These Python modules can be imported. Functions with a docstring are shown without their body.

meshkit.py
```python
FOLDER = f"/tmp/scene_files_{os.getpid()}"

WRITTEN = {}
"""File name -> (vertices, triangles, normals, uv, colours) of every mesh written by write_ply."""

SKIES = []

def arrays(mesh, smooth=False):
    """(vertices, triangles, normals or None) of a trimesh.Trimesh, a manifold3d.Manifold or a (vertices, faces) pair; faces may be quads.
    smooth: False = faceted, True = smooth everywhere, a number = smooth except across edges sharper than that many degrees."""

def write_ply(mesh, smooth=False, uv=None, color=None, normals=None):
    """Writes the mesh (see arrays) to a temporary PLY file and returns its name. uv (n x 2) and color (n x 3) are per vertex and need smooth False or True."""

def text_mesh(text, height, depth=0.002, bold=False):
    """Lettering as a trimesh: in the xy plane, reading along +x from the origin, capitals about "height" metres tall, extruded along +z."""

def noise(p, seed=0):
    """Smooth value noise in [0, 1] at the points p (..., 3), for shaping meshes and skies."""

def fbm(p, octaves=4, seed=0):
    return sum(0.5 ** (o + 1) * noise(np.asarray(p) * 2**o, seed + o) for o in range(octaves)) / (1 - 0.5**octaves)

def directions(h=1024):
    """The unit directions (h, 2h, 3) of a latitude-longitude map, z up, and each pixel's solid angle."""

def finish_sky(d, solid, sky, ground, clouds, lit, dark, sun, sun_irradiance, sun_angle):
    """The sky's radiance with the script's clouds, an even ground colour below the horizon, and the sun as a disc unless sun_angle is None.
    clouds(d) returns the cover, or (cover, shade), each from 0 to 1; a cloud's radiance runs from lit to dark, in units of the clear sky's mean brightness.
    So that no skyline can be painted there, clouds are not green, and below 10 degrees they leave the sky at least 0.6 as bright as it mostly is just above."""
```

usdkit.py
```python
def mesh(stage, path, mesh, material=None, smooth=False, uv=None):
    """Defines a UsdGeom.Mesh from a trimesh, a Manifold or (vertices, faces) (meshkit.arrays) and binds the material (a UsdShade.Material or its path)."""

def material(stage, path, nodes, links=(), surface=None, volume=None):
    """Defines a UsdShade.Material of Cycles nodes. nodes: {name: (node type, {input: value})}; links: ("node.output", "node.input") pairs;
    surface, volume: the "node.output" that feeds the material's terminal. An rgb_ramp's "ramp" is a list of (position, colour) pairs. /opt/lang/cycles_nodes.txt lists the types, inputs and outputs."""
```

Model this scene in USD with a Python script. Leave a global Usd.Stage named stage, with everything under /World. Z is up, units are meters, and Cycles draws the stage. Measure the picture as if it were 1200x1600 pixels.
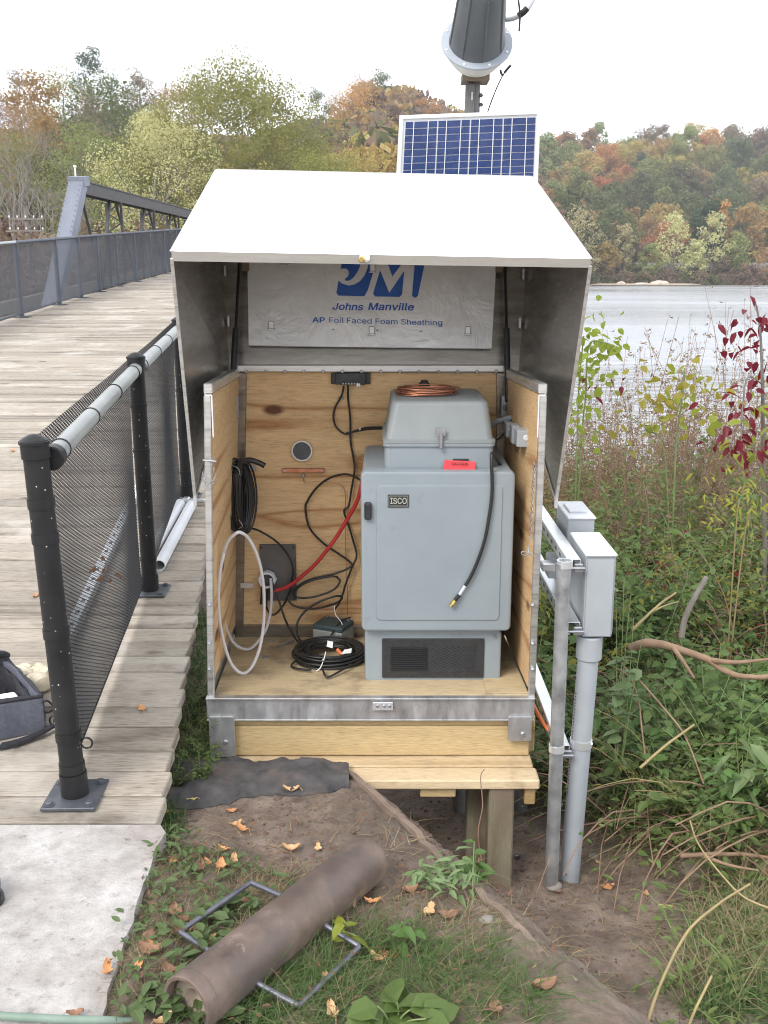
import math, random
import numpy as np, trimesh, usdkit, meshkit
from shapely.geometry import Polygon, LineString, Point
from pxr import Usd, UsdGeom, UsdLux, UsdShade, Gf, Sdf, Vt

stage = Usd.Stage.CreateInMemory()
UsdGeom.Xform.Define(stage, '/World')
UsdGeom.Scope.Define(stage, '/World/Looks')

# ------------------------------------------------------------------ camera, sky, sun, exposure
# the eye is the origin; the boardwalk is about 1.53 m below it
F = 1560.0                                   # focal length in pixels of a 1200 wide picture
PITCH = math.atan(380 / F)
CP, SP = math.cos(PITCH), math.sin(PITCH)
cam = UsdGeom.Camera.Define(stage, '/World/camera')
cam.AddRotateXOp().Set(90 - math.degrees(PITCH))
cam.CreateHorizontalApertureAttr(36.0)
cam.CreateVerticalApertureAttr(48.0)
cam.CreateFocalLengthAttr(36.0 * F / 1200)
cam.CreateClippingRangeAttr(Gf.Vec2f(0.05, 5000))
cam.GetPrim().CreateAttribute('exposure', Sdf.ValueTypeNames.Float).Set(1.38)

HAZE = 0.00034                                # scattering per metre of the autumn air
SUN_DIR = np.array([-0.45, -0.62, 0.75]); SUN_DIR /= np.linalg.norm(SUN_DIR)
SUN_EL, SUN_ROT = math.asin(SUN_DIR[2]), math.atan2(SUN_DIR[0], SUN_DIR[1])
usdkit.material(stage, '/World/Looks/sky_overcast', {
    'co': ('texture_coordinate', {}),
    'sky': ('sky_texture', {'sky_type': 'single_scattering', 'sun_disc': False, 'sun_elevation': SUN_EL, 'sun_rotation': SUN_ROT}),
    'n': ('noise_texture', {'scale': 2.2, 'detail': 4.0, 'roughness': 0.5}),
    'ramp': ('rgb_ramp', {'ramp': [(0.3, (6.6, 6.8, 7.2)), (0.7, (8.4, 8.5, 8.7))]}),
    'mix': ('mix_color', {'fac': 0.86}),
    'bg': ('background_shader', {'strength': 0.1}),
}, [('co.generated', 'n.vector'), ('n.fac', 'ramp.fac'), ('sky.color', 'mix.a'), ('ramp.color', 'mix.b'),
    ('mix.result', 'bg.color')], surface='bg.background')
dome = UsdLux.DomeLight.Define(stage, '/World/sky')
UsdShade.MaterialBindingAPI.Apply(dome.GetPrim()).Bind(UsdShade.Material.Get(stage, '/World/Looks/sky_overcast'))
dome.GetPrim().SetCustomDataByKey('kind', 'structure')
sun = UsdLux.DistantLight.Define(stage, '/World/sun')
sun.CreateIntensityAttr(0.3); sun.CreateAngleAttr(24.0); sun.CreateNormalizeAttr(True)
sun.CreateColorAttr(Gf.Vec3f(1.0, 0.96, 0.9))
q = Gf.Rotation(Gf.Vec3d(0, 0, 1), Gf.Vec3d(*map(float, SUN_DIR)))
sun.AddOrientOp().Set(Gf.Quatf(q.GetQuat()))

# ------------------------------------------------------------------ helpers: points
V = lambda *a: np.array(a, float)
def ray(u, v):
    a, b = (u - 600) / F, (800 - v) / F
    return V(a, CP + b * SP, b * CP - SP)
def at(u, v, y):                              # the point seen at u, v that stands y metres ahead
    r = ray(u, v); return r * (y / r[1])
def atz(u, v, z):
    r = ray(u, v); return r * (z / r[2])
def atx(u, v, x):
    r = ray(u, v); return r * (x / r[0])
def onplane(u, v, p, n):
    r = ray(u, v); return r * (np.dot(p, n) / np.dot(r, n))
def unit(v): v = np.asarray(v, float); return v / np.linalg.norm(v)
def lerp(a, b, t): return np.asarray(a, float) * (1 - t) + np.asarray(b, float) * t
def sstep(x, a, b):
    t = np.clip((np.asarray(x, float) - a) / (b - a), 0, 1); return t * t * (3 - 2 * t)

# ------------------------------------------------------------------ helpers: meshes
def TM(v, f): return trimesh.Trimesh(np.asarray(v, float), np.asarray(f, int), process=False)
def cat(*ms):
    ms = [m for a in ms for m in (a if isinstance(a, (list, tuple)) else [a])]
    vs, fs, n = [], [], 0
    for m in ms:
        vs.append(np.asarray(m.vertices)); fs.append(np.asarray(m.faces) + n); n += len(m.vertices)
    return TM(np.vstack(vs), np.vstack(fs))
_sg = [(i, j, k) for i in (-1, 1) for j in (-1, 1) for k in (-1, 1)]
def _chv(s, b):
    h = np.asarray(s, float) / 2; o = []
    for g in _sg:
        for a in range(3):
            p = (h - b) * g; p[a] = h[a] * g[a]; o.append(p)
    return np.array(o)
_hull = trimesh.convex.convex_hull(_chv((1, 1.1, 1.2), .2))
_map = [int(np.argmin(np.linalg.norm(_chv((1, 1.1, 1.2), .2) - p, axis=1))) for p in _hull.vertices]
_chf = np.array(_map)[_hull.faces]
def bx(c, s, bev=.003, R=None):
    v = _chv(s, min(bev, min(s) * .4))
    if R is not None: v = v @ np.asarray(R).T
    return TM(v + np.asarray(c, float), _chf)
def rotz(a): c, s = math.cos(a), math.sin(a); return np.array([[c, -s, 0], [s, c, 0], [0, 0, 1]])
def frame(d, up=(0, 0, 1)):
    d = unit(d); x = np.cross(up, d); x = unit(x) if np.linalg.norm(x) > 1e-6 else V(1, 0, 0)
    return np.stack([x, np.cross(d, x), d], 1)     # columns: side, up, along
def bar(p0, p1, w, h, bev=.003, up=(0, 0, 1), ext=0):
    p0, p1 = np.asarray(p0, float), np.asarray(p1, float)
    L = np.linalg.norm(p1 - p0) + ext
    return bx((p0 + p1) / 2, (w, h, L), bev, frame(p1 - p0, up))
def slab(p4, n, t):                            # four corners, thickness t along n
    p4 = np.asarray(p4, float); a = p4; b = p4 + unit(n) * t
    v = np.vstack([a, b]); f = [(0, 2, 1), (0, 3, 2), (4, 5, 6), (4, 6, 7)]
    for i in range(4): j = (i + 1) % 4; f += [(i, j, j + 4), (i, j + 4, i + 4)]
    m = TM(v, f)
    if np.dot(np.cross(p4[1] - p4[0], p4[2] - p4[0]), unit(n)) < 0: m.faces = m.faces[:, ::-1]
    return m
def loft(rings, cap=True):
    n = len(rings[0]); v = np.vstack(rings); f = []
    for i in range(len(rings) - 1):
        a, b = i * n, (i + 1) * n
        for k in range(n):
            l = (k + 1) % n; f += [(a + k, a + l, b + l), (a + k, b + l, b + k)]
    if cap:
        c0, c1 = len(v), len(v) + 1
        v = np.vstack([v, rings[0].mean(0), rings[-1].mean(0)])
        z = (len(rings) - 1) * n
        for k in range(n):
            l = (k + 1) % n; f += [(c0, l, k), (c1, z + k, z + l)]
    return TM(v, f)
def rrect(w, h, r, n=4):                       # rounded rectangle, centred
    o = []
    for cx, cy, a0 in ((w / 2 - r, h / 2 - r, 0), (-w / 2 + r, h / 2 - r, 90), (-w / 2 + r, -h / 2 + r, 180), (w / 2 - r, -h / 2 + r, 270)):
        for i in range(n + 1):
            a = math.radians(a0 + 90 * i / n); o.append((cx + r * math.cos(a), cy + r * math.sin(a)))
    return np.array(o)
def facebox(x0, x1, z0, z1, y0, y1, r=.01, b=.006):   # box with rounded outline whose front (y0) edge is rounded too
    w, h = x1 - x0, z1 - z0; c = V((x0 + x1) / 2, (z0 + z1) / 2); rings = []
    for y, ins in ((y0, b), (y0 + b * .3, b * .3), (y0 + b, 0), (y1 - b, 0), (y1, b)):
        q = rrect(w - 2 * ins, h - 2 * ins, max(r - ins, .002))
        rings.append(np.stack([c[0] + q[:, 0], np.full(len(q), y), c[1] + q[:, 1]], 1))
    m = loft(rings); m.faces = m.faces[:, ::-1]; m.faces = m.faces[:, ::-1]
    return fixn(m)
def fixn(m):
    if m.volume < 0: m.faces = m.faces[:, ::-1]
    return m
def spline(pts, per=8, closed=False):
    p = np.asarray(pts, float); n = len(p); o = []
    g = (lambda i: p[i % n]) if closed else (lambda i: p[min(max(i, 0), n - 1)])
    for i in range(n if closed else n - 1):
        a, b, c, d = g(i - 1), g(i), g(i + 1), g(i + 2)
        for t in np.arange(per) / per:
            o.append(.5 * (2 * b + (c - a) * t + (2 * a - 5 * b + 4 * c - d) * t * t + (3 * b - a - 3 * c + d) * t ** 3))
    if not closed: o.append(p[-1])
    return np.array(o)
def tube(path, r, n=8, closed=False, cap=True):
    p = np.asarray(path, float); m = len(p); r = np.broadcast_to(r, (m,))
    t = np.gradient(p, axis=0) if not closed else np.roll(p, -1, 0) - np.roll(p, 1, 0)
    t /= np.maximum(np.linalg.norm(t, axis=1, keepdims=True), 1e-12)
    a = V(0, 0, 1) if abs(t[0][2]) < .9 else V(1, 0, 0)
    s = unit(np.cross(a, t[0])); rings = []
    ang = np.arange(n) / n * 2 * math.pi
    for i in range(m):
        s = s - t[i] * np.dot(s, t[i]); s = unit(s); q = np.cross(t[i], s)
        rings.append(p[i] + r[i] * (np.cos(ang)[:, None] * s + np.sin(ang)[:, None] * q))
    if closed: rings.append(rings[0])
    return loft(rings, cap and not closed)
def cyl(p0, p1, r, n=16, r1=None, bev=0):
    p0, p1 = np.asarray(p0, float), np.asarray(p1, float); r1 = r if r1 is None else r1
    if bev:
        d = unit(p1 - p0) * bev
        return tube([p0, p0 + d * .001, p0 + d, p1 - d, p1 - d * .001, p1], [r - bev, r - bev, r, r1, r1 - bev, r1 - bev], n)
    return tube([p0, p1], [r, r1], n)
def pipe(p0, p1, ro, ri, n=24):                # open hollow pipe
    p0, p1 = np.asarray(p0, float), np.asarray(p1, float); R = frame(p1 - p0); a = np.arange(n) / n * 2 * math.pi
    c = np.cos(a)[:, None] * R[:, 0] + np.sin(a)[:, None] * R[:, 1]
    return fixn(loft([p0 + c * ri, p0 + c * ro, p1 + c * ro, p1 + c * ri, p0 + c * ri], False))
def lathe(c, prof, n=32):
    a = np.arange(n) / n * 2 * math.pi
    rings = [np.stack([c[0] + r * np.cos(a), c[1] + r * np.sin(a), np.full(n, c[2] + z)], 1) for r, z in prof]
    return fixn(loft(rings))
def ringband(c, axis, r, w, t=.0025, n=24):    # a flat band round a pipe
    c = np.asarray(c, float); a = unit(axis) * w / 2
    return pipe(c - a, c + a, r + t, r - .001, n)
def prismy(poly, y0, y1):                      # polygon of (x, z) pushed along y
    m = trimesh.creation.extrude_polygon(poly, 1.0, engine='earcut'); v = np.array(m.vertices)
    return fixn(TM(np.stack([v[:, 0], y0 + v[:, 2] * (y1 - y0), v[:, 1]], 1), m.faces))
def noisy(m, amp, sc, seed=0, axis=None):
    v = np.array(m.vertices); d = np.stack([meshkit.fbm(v * sc + 17 * k, 3, seed + k) - .5 for k in range(3)], 1) * 2 * amp
    if axis is not None: d = d * np.asarray(axis)
    m = m.copy(); m.vertices = v + d; return m
def ico(c, s, sub=2, amp=0, sc=3, seed=0):
    m = trimesh.creation.icosphere(sub, 1.0); v = np.array(m.vertices)
    if amp: v = v * (1 + amp * 2 * (meshkit.fbm(v * sc + seed, 3, seed) - .5))[:, None]
    return TM(v * np.asarray(s, float) + np.asarray(c, float), m.faces)

# ------------------------------------------------------------------ helpers: prims
_count, _base = {}, {}
def numbered(parent, name):
    k = _count.get((parent, name), 0); _count[(parent, name)] = k + 1
    return f'{parent}/{name}' if k == 0 else f'{parent}/{name}_{k:03d}'
def custom(prim, **kw):
    for k, v in kw.items():
        if v: prim.SetCustomDataByKey(k, v)
def thing(name, label, category, base=(0, 0, 0), group=None, kind=None, rz=0):
    path = numbered('/World', name); x = UsdGeom.Xform.Define(stage, path)
    x.AddTranslateOp().Set(Gf.Vec3d(*map(float, base)))
    x.AddRotateZOp().Set(float(rz)); x.AddScaleOp().Set(Gf.Vec3f(1, 1, 1))
    custom(x.GetPrim(), label=label, category=category, group=group, kind=kind)
    _base[path] = np.asarray(base, float); return path
def part(parent, name, mesh, mat, smooth=32, label=None, kind=None):
    path = numbered(parent, name); b = _base[parent]; _base[path] = b
    m = TM(np.asarray(mesh.vertices) - b, mesh.faces)
    g = usdkit.mesh(stage, path, m, M[mat], smooth=smooth); custom(g.GetPrim(), label=label, kind=kind); return path
def single(name, label, category, mesh, mat, smooth=32, group=None, kind=None):
    path = numbered('/World', name)
    c = np.asarray(mesh.vertices); b = V((c[:, 0].min() + c[:, 0].max()) / 2, (c[:, 1].min() + c[:, 1].max()) / 2, c[:, 2].min())
    g = usdkit.mesh(stage, path, TM(c - b, mesh.faces), M[mat], smooth=smooth); g.AddTranslateOp().Set(Gf.Vec3d(*map(float, b)))
    custom(g.GetPrim(), label=label, category=category, group=group, kind=kind); return path
def struct(name, mesh=None, mat=None, smooth=False, kind='structure'):
    path = numbered('/World', name); _base[path] = V(0, 0, 0)
    if mesh is None: p = UsdGeom.Xform.Define(stage, path)
    else: p = usdkit.mesh(stage, path, mesh, M[mat], smooth=smooth)
    custom(p.GetPrim(), kind=kind); return path
def dup(src, loc, rz=0, sc=1, label=None, name=None):
    s = stage.GetPrimAtPath(src); cd = s.GetCustomData()
    path = numbered('/World', name or src.split('/')[-1].rstrip('0123456789').rstrip('_'))
    x = UsdGeom.Xform.Define(stage, path); p = x.GetPrim()
    p.GetReferences().AddInternalReference(src); p.SetInstanceable(True)
    sc = (sc,) * 3 if np.ndim(sc) == 0 else sc
    p.GetAttribute('xformOp:translate').Set(Gf.Vec3d(*map(float, loc))); p.GetAttribute('xformOp:rotateZ').Set(float(rz)); p.GetAttribute('xformOp:scale').Set(Gf.Vec3f(*map(float, sc)))
    custom(p, label=label or cd.get('label'), category=cd.get('category'), group=cd.get('group')); return path
def move(path, loc, rz=0, sc=1):
    p = stage.GetPrimAtPath(path); sc = (sc,) * 3 if np.ndim(sc) == 0 else sc
    p.GetAttribute('xformOp:translate').Set(Gf.Vec3d(*map(float, loc))); p.GetAttribute('xformOp:rotateZ').Set(float(rz)); p.GetAttribute('xformOp:scale').Set(Gf.Vec3f(*map(float, sc)))

# ------------------------------------------------------------------ materials
M = {}
def mat(name, ramp, scale=1.0, stretch=(1, 1, 1), detail=6.0, rough=.6, metal=0.0, bump=0.0, bdist=.01, rnd=0.0, obj=False, distort=0.0,
        rr=None, spots=None, mask=None, mask2=None, nrough=.6, **extra):
    """noise-coloured principled surface; rr = roughness range; spots = (scale, size, colour, mix) sparse marks; mask = (scale, colour, lo, hi) blotches"""
    n = {'co': ('texture_coordinate', {}), 'g': ('geometry', {}), 'm': ('mapping', {'scale': tuple(float(s) for s in stretch)}),
         'n': ('noise_texture', {'scale': float(scale), 'detail': float(detail), 'roughness': float(nrough), 'distortion': float(distort)}),
         'r': ('rgb_ramp', {'ramp': ramp}), 'p': ('principled_bsdf', {'roughness': float(rough), 'metallic': float(metal), **extra})}
    src = 'co.object' if obj else 'g.position'
    l = [(src, 'm.vector'), ('m.vector', 'n.vector'), ('n.fac', 'r.fac')]
    c = 'r.color'
    if mask:
        n['mn'] = ('noise_texture', {'scale': float(mask[0]), 'detail': 5.0, 'roughness': .65}); n['mr'] = ('map_range', {'from_min': mask[2], 'from_max': mask[3], 'clamp': True})
        n['mm'] = ('mix_color', {'b': mask[1]}); l += [(src, 'mn.vector'), ('mn.fac', 'mr.value'), ('mr.result', 'mm.fac'), (c, 'mm.a')]; c = 'mm.result'
    if mask2:
        n['qn'] = ('noise_texture', {'scale': float(mask2[0]), 'detail': 6.0, 'roughness': .7}); n['qr'] = ('map_range', {'from_min': mask2[2], 'from_max': mask2[3], 'clamp': True})
        n['qm'] = ('mix_color', {'b': mask2[1]}); l += [(src, 'qn.vector'), ('qn.fac', 'qr.value'), ('qr.result', 'qm.fac'), (c, 'qm.a')]; c = 'qm.result'
    if spots:
        n['v'] = ('voronoi_texture', {'scale': float(spots[0])}); n['vr'] = ('map_range', {'from_min': spots[1] * 1.15, 'from_max': spots[1] * .85, 'clamp': True, 'to_max': float(spots[3])})
        n['vm'] = ('mix_color', {'b': spots[2]}); l += [(src, 'v.vector'), ('v.distance', 'vr.value'), ('vr.result', 'vm.fac'), (c, 'vm.a')]; c = 'vm.result'
    if rnd:
        n['oi'] = ('object_info', {}); n['rm'] = ('map_range', {'to_min': 1 - rnd, 'to_max': 1 + rnd}); n['h'] = ('hsv', {})
        l += [('oi.random', 'rm.value'), ('rm.result', 'h.value'), (c, 'h.color')]; c = 'h.color'
    l.append((c, 'p.base_color'))
    if rr:
        n['rq'] = ('map_range', {'to_min': rr[0], 'to_max': rr[1], 'from_min': .3, 'from_max': .7}); l += [('n.fac', 'rq.value'), ('rq.result', 'p.roughness')]
    if bump:
        n['b'] = ('bump', {'strength': float(bump), 'distance': float(bdist)}); l += [('n.fac', 'b.height'), ('b.normal', 'p.normal')]
    M[name] = usdkit.material(stage, '/World/Looks/' + name, n, l, surface='p.BSDF')
def two(a, b, lo=.3, hi=.7): return [(lo, a), (hi, b)]
def leafmat(name, cols, trans=.35, rough=.5, rnd=.12):
    cols = [(i / max(len(cols) - 1, 1), c) for i, c in enumerate(cols)]
    M[name] = usdkit.material(stage, '/World/Looks/' + name, {
        'g': ('geometry', {}), 'oi': ('object_info', {}), 'r': ('rgb_ramp', {'ramp': cols}), 'rm': ('map_range', {'to_min': 1 - rnd, 'to_max': 1 + rnd}), 'h': ('hsv', {}),
        'hm': ('map_range', {'to_min': .5 - rnd * .15, 'to_max': .5 + rnd * .15}),
        'p': ('principled_bsdf', {'roughness': rough, 'specular_ior_level': .25}), 't': ('translucent_bsdf', {}), 'x': ('mix_closure', {'fac': trans})},
        [('g.random_per_island', 'r.fac'), ('oi.random', 'rm.value'), ('rm.result', 'h.value'), ('oi.random', 'hm.value'), ('hm.result', 'h.hue'), ('r.color', 'h.color'), ('h.color', 'p.base_color'), ('h.color', 't.color'),
         ('p.BSDF', 'x.closure1'), ('t.BSDF', 'x.closure2')], surface='x.closure')
def woodmat(name, light, dark, knot, axis=0, scale=1.0, ring=9.0, distort=2.5, rough=.7, rnd=.08, dirt=None, knots=True, fine=.6):
    """sawn or peeled timber: long grain along an axis, wandering growth bands, sparse knots"""
    st = [1.0, 1.0, 1.0]; st[axis] = .09
    k = [1.6, 1.6, 1.6]; k[axis] = .8
    n = {'g': ('geometry', {}), 'oi': ('object_info', {}), 'sc': ('vector_math', {'math_type': 'scale', 'vector1': (1.0, 1.0, 1.0)}), 'ad': ('vector_math', {'math_type': 'add'}),
         'sm': ('math', {'math_type': 'multiply', 'value2': 13.0}),
         'm': ('mapping', {'scale': tuple(s * scale for s in st)}), 'mf': ('mapping', {'scale': tuple(s * scale for s in ([6, 60, 60] if axis == 0 else [60, 6, 60] if axis == 1 else [60, 60, 6]))}),
         'big': ('noise_texture', {'scale': 2.2, 'detail': 3.0, 'roughness': .5, 'distortion': .6}), 'mul': ('math', {'math_type': 'multiply', 'value2': ring}), 'fr': ('math', {'math_type': 'pingpong', 'value2': 1.0}),
         'fine': ('noise_texture', {'scale': 3.0, 'detail': 4.0, 'roughness': .6}),
         'r1': ('rgb_ramp', {'ramp': [(0, dark), (.22, lerp(dark, light, .7)), (.6, light), (1, lerp(light, dark, .18))]}), 'r2': ('rgb_ramp', {'ramp': [(.30, (.52, .49, .45)), (.44, (.86, .85, .83)), (.62, (1.08, 1.07, 1.05))]}),
         'mx': ('mix_color', {'blend_type': 'multiply', 'fac': fine}), 'km': ('mapping', {'scale': tuple(v * scale for v in k)}), 'kv': ('voronoi_texture', {'scale': 2.4}), 'kr': ('map_range', {'from_min': .13, 'from_max': .07, 'clamp': True}),
         'kx': ('mix_color', {'b': knot}), 'rm': ('map_range', {'to_min': 1 - rnd, 'to_max': 1 + rnd}), 'h': ('hsv', {}), 'b': ('bump', {'strength': .35, 'distance': .004}),
         'p': ('principled_bsdf', {'roughness': rough, 'specular_ior_level': .3})}
    l = [('oi.random', 'sm.value1'), ('sm.value', 'sc.scale'), ('sc.vector', 'ad.vector2'), ('g.position', 'ad.vector1'), ('ad.vector', 'm.vector'), ('ad.vector', 'mf.vector'), ('ad.vector', 'km.vector'),
         ('m.vector', 'big.vector'), ('big.fac', 'mul.value1'), ('mul.value', 'fr.value1'), ('fr.value', 'r1.fac'), ('mf.vector', 'fine.vector'), ('fine.fac', 'r2.fac'),
         ('r1.color', 'mx.a'), ('r2.color', 'mx.b'), ('km.vector', 'kv.vector'), ('kv.distance', 'kr.value'), ('oi.random', 'rm.value'), ('rm.result', 'h.value')]
    c = 'mx.result'
    if knots: l += [('kr.result', 'kx.fac'), (c, 'kx.a')]; c = 'kx.result'
    if dirt:
        n['dn'] = ('noise_texture', {'scale': dirt[0], 'detail': 6.0, 'roughness': .65}); n['dr'] = ('map_range', {'from_min': dirt[2], 'from_max': dirt[3], 'clamp': True}); n['dx'] = ('mix_color', {'b': dirt[1]})
        l += [('g.position', 'dn.vector'), ('dn.fac', 'dr.value'), ('dr.result', 'dx.fac'), (c, 'dx.a')]; c = 'dx.result'
    l += [(c, 'h.color'), ('h.color', 'p.base_color'), ('fine.fac', 'b.height'), ('b.normal', 'p.normal')]
    M[name] = usdkit.material(stage, '/World/Looks/' + name, n, l, surface='p.BSDF')

woodmat('weathered_plank', (.36, .32, .272), (.17, .145, .12), (.08, .06, .05), 0, 1.0, 7, rnd=.14, fine=1.0, dirt=(1.7, (.46, .43, .38), .5, .75), rough=.85)
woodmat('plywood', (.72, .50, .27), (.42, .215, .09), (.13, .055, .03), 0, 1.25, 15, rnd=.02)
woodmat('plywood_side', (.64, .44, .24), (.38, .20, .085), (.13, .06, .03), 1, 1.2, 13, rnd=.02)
woodmat('floor_ply', (.50, .40, .25), (.36, .27, .15), (.2, .13, .08), 0, 1.0, 6, rnd=.02, dirt=(4.0, (.17, .13, .09), .5, .72))
woodmat('new_lumber', (.47, .355, .19), (.31, .21, .095), (.12, .06, .03), 0, 1.3, 9, rnd=.05)
woodmat('step_lumber', (.58, .46, .30), (.42, .31, .18), (.14, .08, .05), 0, 1.3, 8, rnd=.06, dirt=(6.0, (.24, .17, .12), .52, .75))
woodmat('post_lumber', (.23, .21, .15), (.15, .125, .08), (.1, .07, .05), 2, 1.2, 8, rnd=.08, dirt=(5.0, (.16, .12, .09), .45, .7))
mat('edging_wood', two((.14, .10, .075), (.24, .18, .14)), 9, (1, 1, 1), bump=.4, rough=.9)
mat('soil', [(.30, (.088, .062, .047)), (.5, (.185, .137, .106)), (.70, (.30, .238, .192))], 8, detail=15, nrough=.72, rough=.95, bump=1.0, bdist=.03, mask=(1.1, (.10, .076, .056), .48, .68), mask2=(4.5, (.19, .15, .125), .56, .72))
mat('concrete', [(.32, (.29, .268, .252)), (.5, (.44, .418, .40)), (.68, (.57, .55, .535))], 11, detail=14, rough=.92, bump=.8, bdist=.02, mask=(3.4, (.29, .245, .22), .42, .78), mask2=(26, (.17, .145, .13), .58, .72), nrough=.75)
mat('felt', two((.035, .034, .036), (.095, .088, .088)), 14, detail=8, rough=.9, bump=.6, bdist=.008, mask=(5, (.15, .11, .09), .5, .75))
mat('black_steel', two((.009, .009, .010), (.019, .019, .020)), 8, rough=.42, rr=(.36, .55), bump=.05, specular_ior_level=.3)
mat('black_steel_flecked', two((.009, .009, .010), (.020, .020, .021)), 8, rough=.45, rr=(.38, .58), spots=(40, .085, (.55, .55, .53), .9), specular_ior_level=.3)
mat('rail_grey', two((.22, .235, .23), (.32, .335, .33)), 6, (1, 1, 1), rough=.38, metal=.25, bump=.03)
mat('far_fence_steel', two((.055, .065, .085), (.085, .095, .115)), 4, rough=.6)
mat('plate_steel', two((.045, .05, .06), (.10, .105, .12)), 11, rough=.5, metal=.3, bump=.1)
mat('bolt_steel', two((.28, .29, .31), (.42, .43, .45)), 30, rough=.4, metal=.8)
mat('galvanised', [(.3, (.27, .28, .29)), (.5, (.36, .375, .385)), (.7, (.46, .47, .48))], 16, detail=4, rough=.42, metal=.75, rr=(.34, .55))
mat('zinc_strut', two((.62, .64, .66), (.78, .8, .82)), 9, rough=.32, metal=.75)
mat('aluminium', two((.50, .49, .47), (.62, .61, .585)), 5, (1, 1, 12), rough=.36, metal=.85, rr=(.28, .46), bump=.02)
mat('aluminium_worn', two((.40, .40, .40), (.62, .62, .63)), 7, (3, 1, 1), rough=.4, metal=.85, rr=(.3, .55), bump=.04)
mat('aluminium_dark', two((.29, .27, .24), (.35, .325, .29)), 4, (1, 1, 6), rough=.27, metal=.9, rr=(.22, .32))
mat('roof_sheet', two((.80, .80, .80), (.88, .88, .88)), 2.5, (14, 1, 1), rough=.5, metal=.15, bump=.06)
mat('foil', two((.66, .66, .65), (.78, .78, .77)), 5, rough=.40, metal=.35, bump=.5, bdist=.012, distort=1.5)
mat('print_blue', two((.018, .085, .36), (.025, .11, .42)), 12, rough=.5)
mat('sampler_grey', two((.205, .24, .262), (.245, .28, .302)), 3, detail=9, rough=.42, bump=.03, rr=(.34, .56), mask=(7, (.175, .20, .215), .60, .76))
mat('lid_grey', two((.19, .21, .215), (.235, .255, .26)), 4, rough=.5, bump=.03)
mat('pvc_grey', two((.27, .295, .32), (.33, .355, .38)), 5, rough=.42, bump=.02, mask=(9, (.33, .33, .33), .58, .8))
mat('pvc_pale', two((.52, .54, .57), (.62, .64, .67)), 5, rough=.4)
mat('box_grey', two((.29, .315, .335), (.34, .365, .385)), 5, rough=.4)
mat('black_plastic', two((.012, .012, .013), (.03, .03, .03)), 20, rough=.45)
mat('black_rubber', two((.010, .010, .010), (.022, .022, .022)), 14, rough=.38)
mat('grille_black', two((.014, .014, .015), (.03, .03, .031)), 60, rough=.6)
mat('dark_grey_plate', two((.09, .085, .085), (.15, .14, .135)), 8, rough=.5, metal=.5)
mat('brass', two((.55, .40, .14), (.72, .55, .22)), 30, rough=.3, metal=.95)
mat('copper', two((.42, .17, .10), (.62, .28, .17)), 30, rough=.35, metal=.9)
mat('red_rubber', two((.38, .018, .022), (.50, .035, .04)), 12, rough=.4)
mat('red_tag', two((.60, .03, .045), (.72, .05, .06)), 10, rough=.5)
mat('badge_ink', two((.36, .38, .33), (.44, .46, .4)), 30, rough=.4, metal=.4)
mat('print_black', two((.03, .012, .012), (.05, .015, .015)), 30, rough=.6)
mat('white_plastic', two((.70, .70, .70), (.80, .80, .79)), 12, rough=.45)
mat('battery_green', two((.035, .058, .062), (.055, .08, .085)), 10, rough=.55)
mat('battery_grey', two((.26, .275, .26), (.33, .34, .33)), 10, rough=.55)
mat('orange_plastic', two((.60, .13, .04), (.70, .19, .06)), 10, rough=.5)
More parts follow.
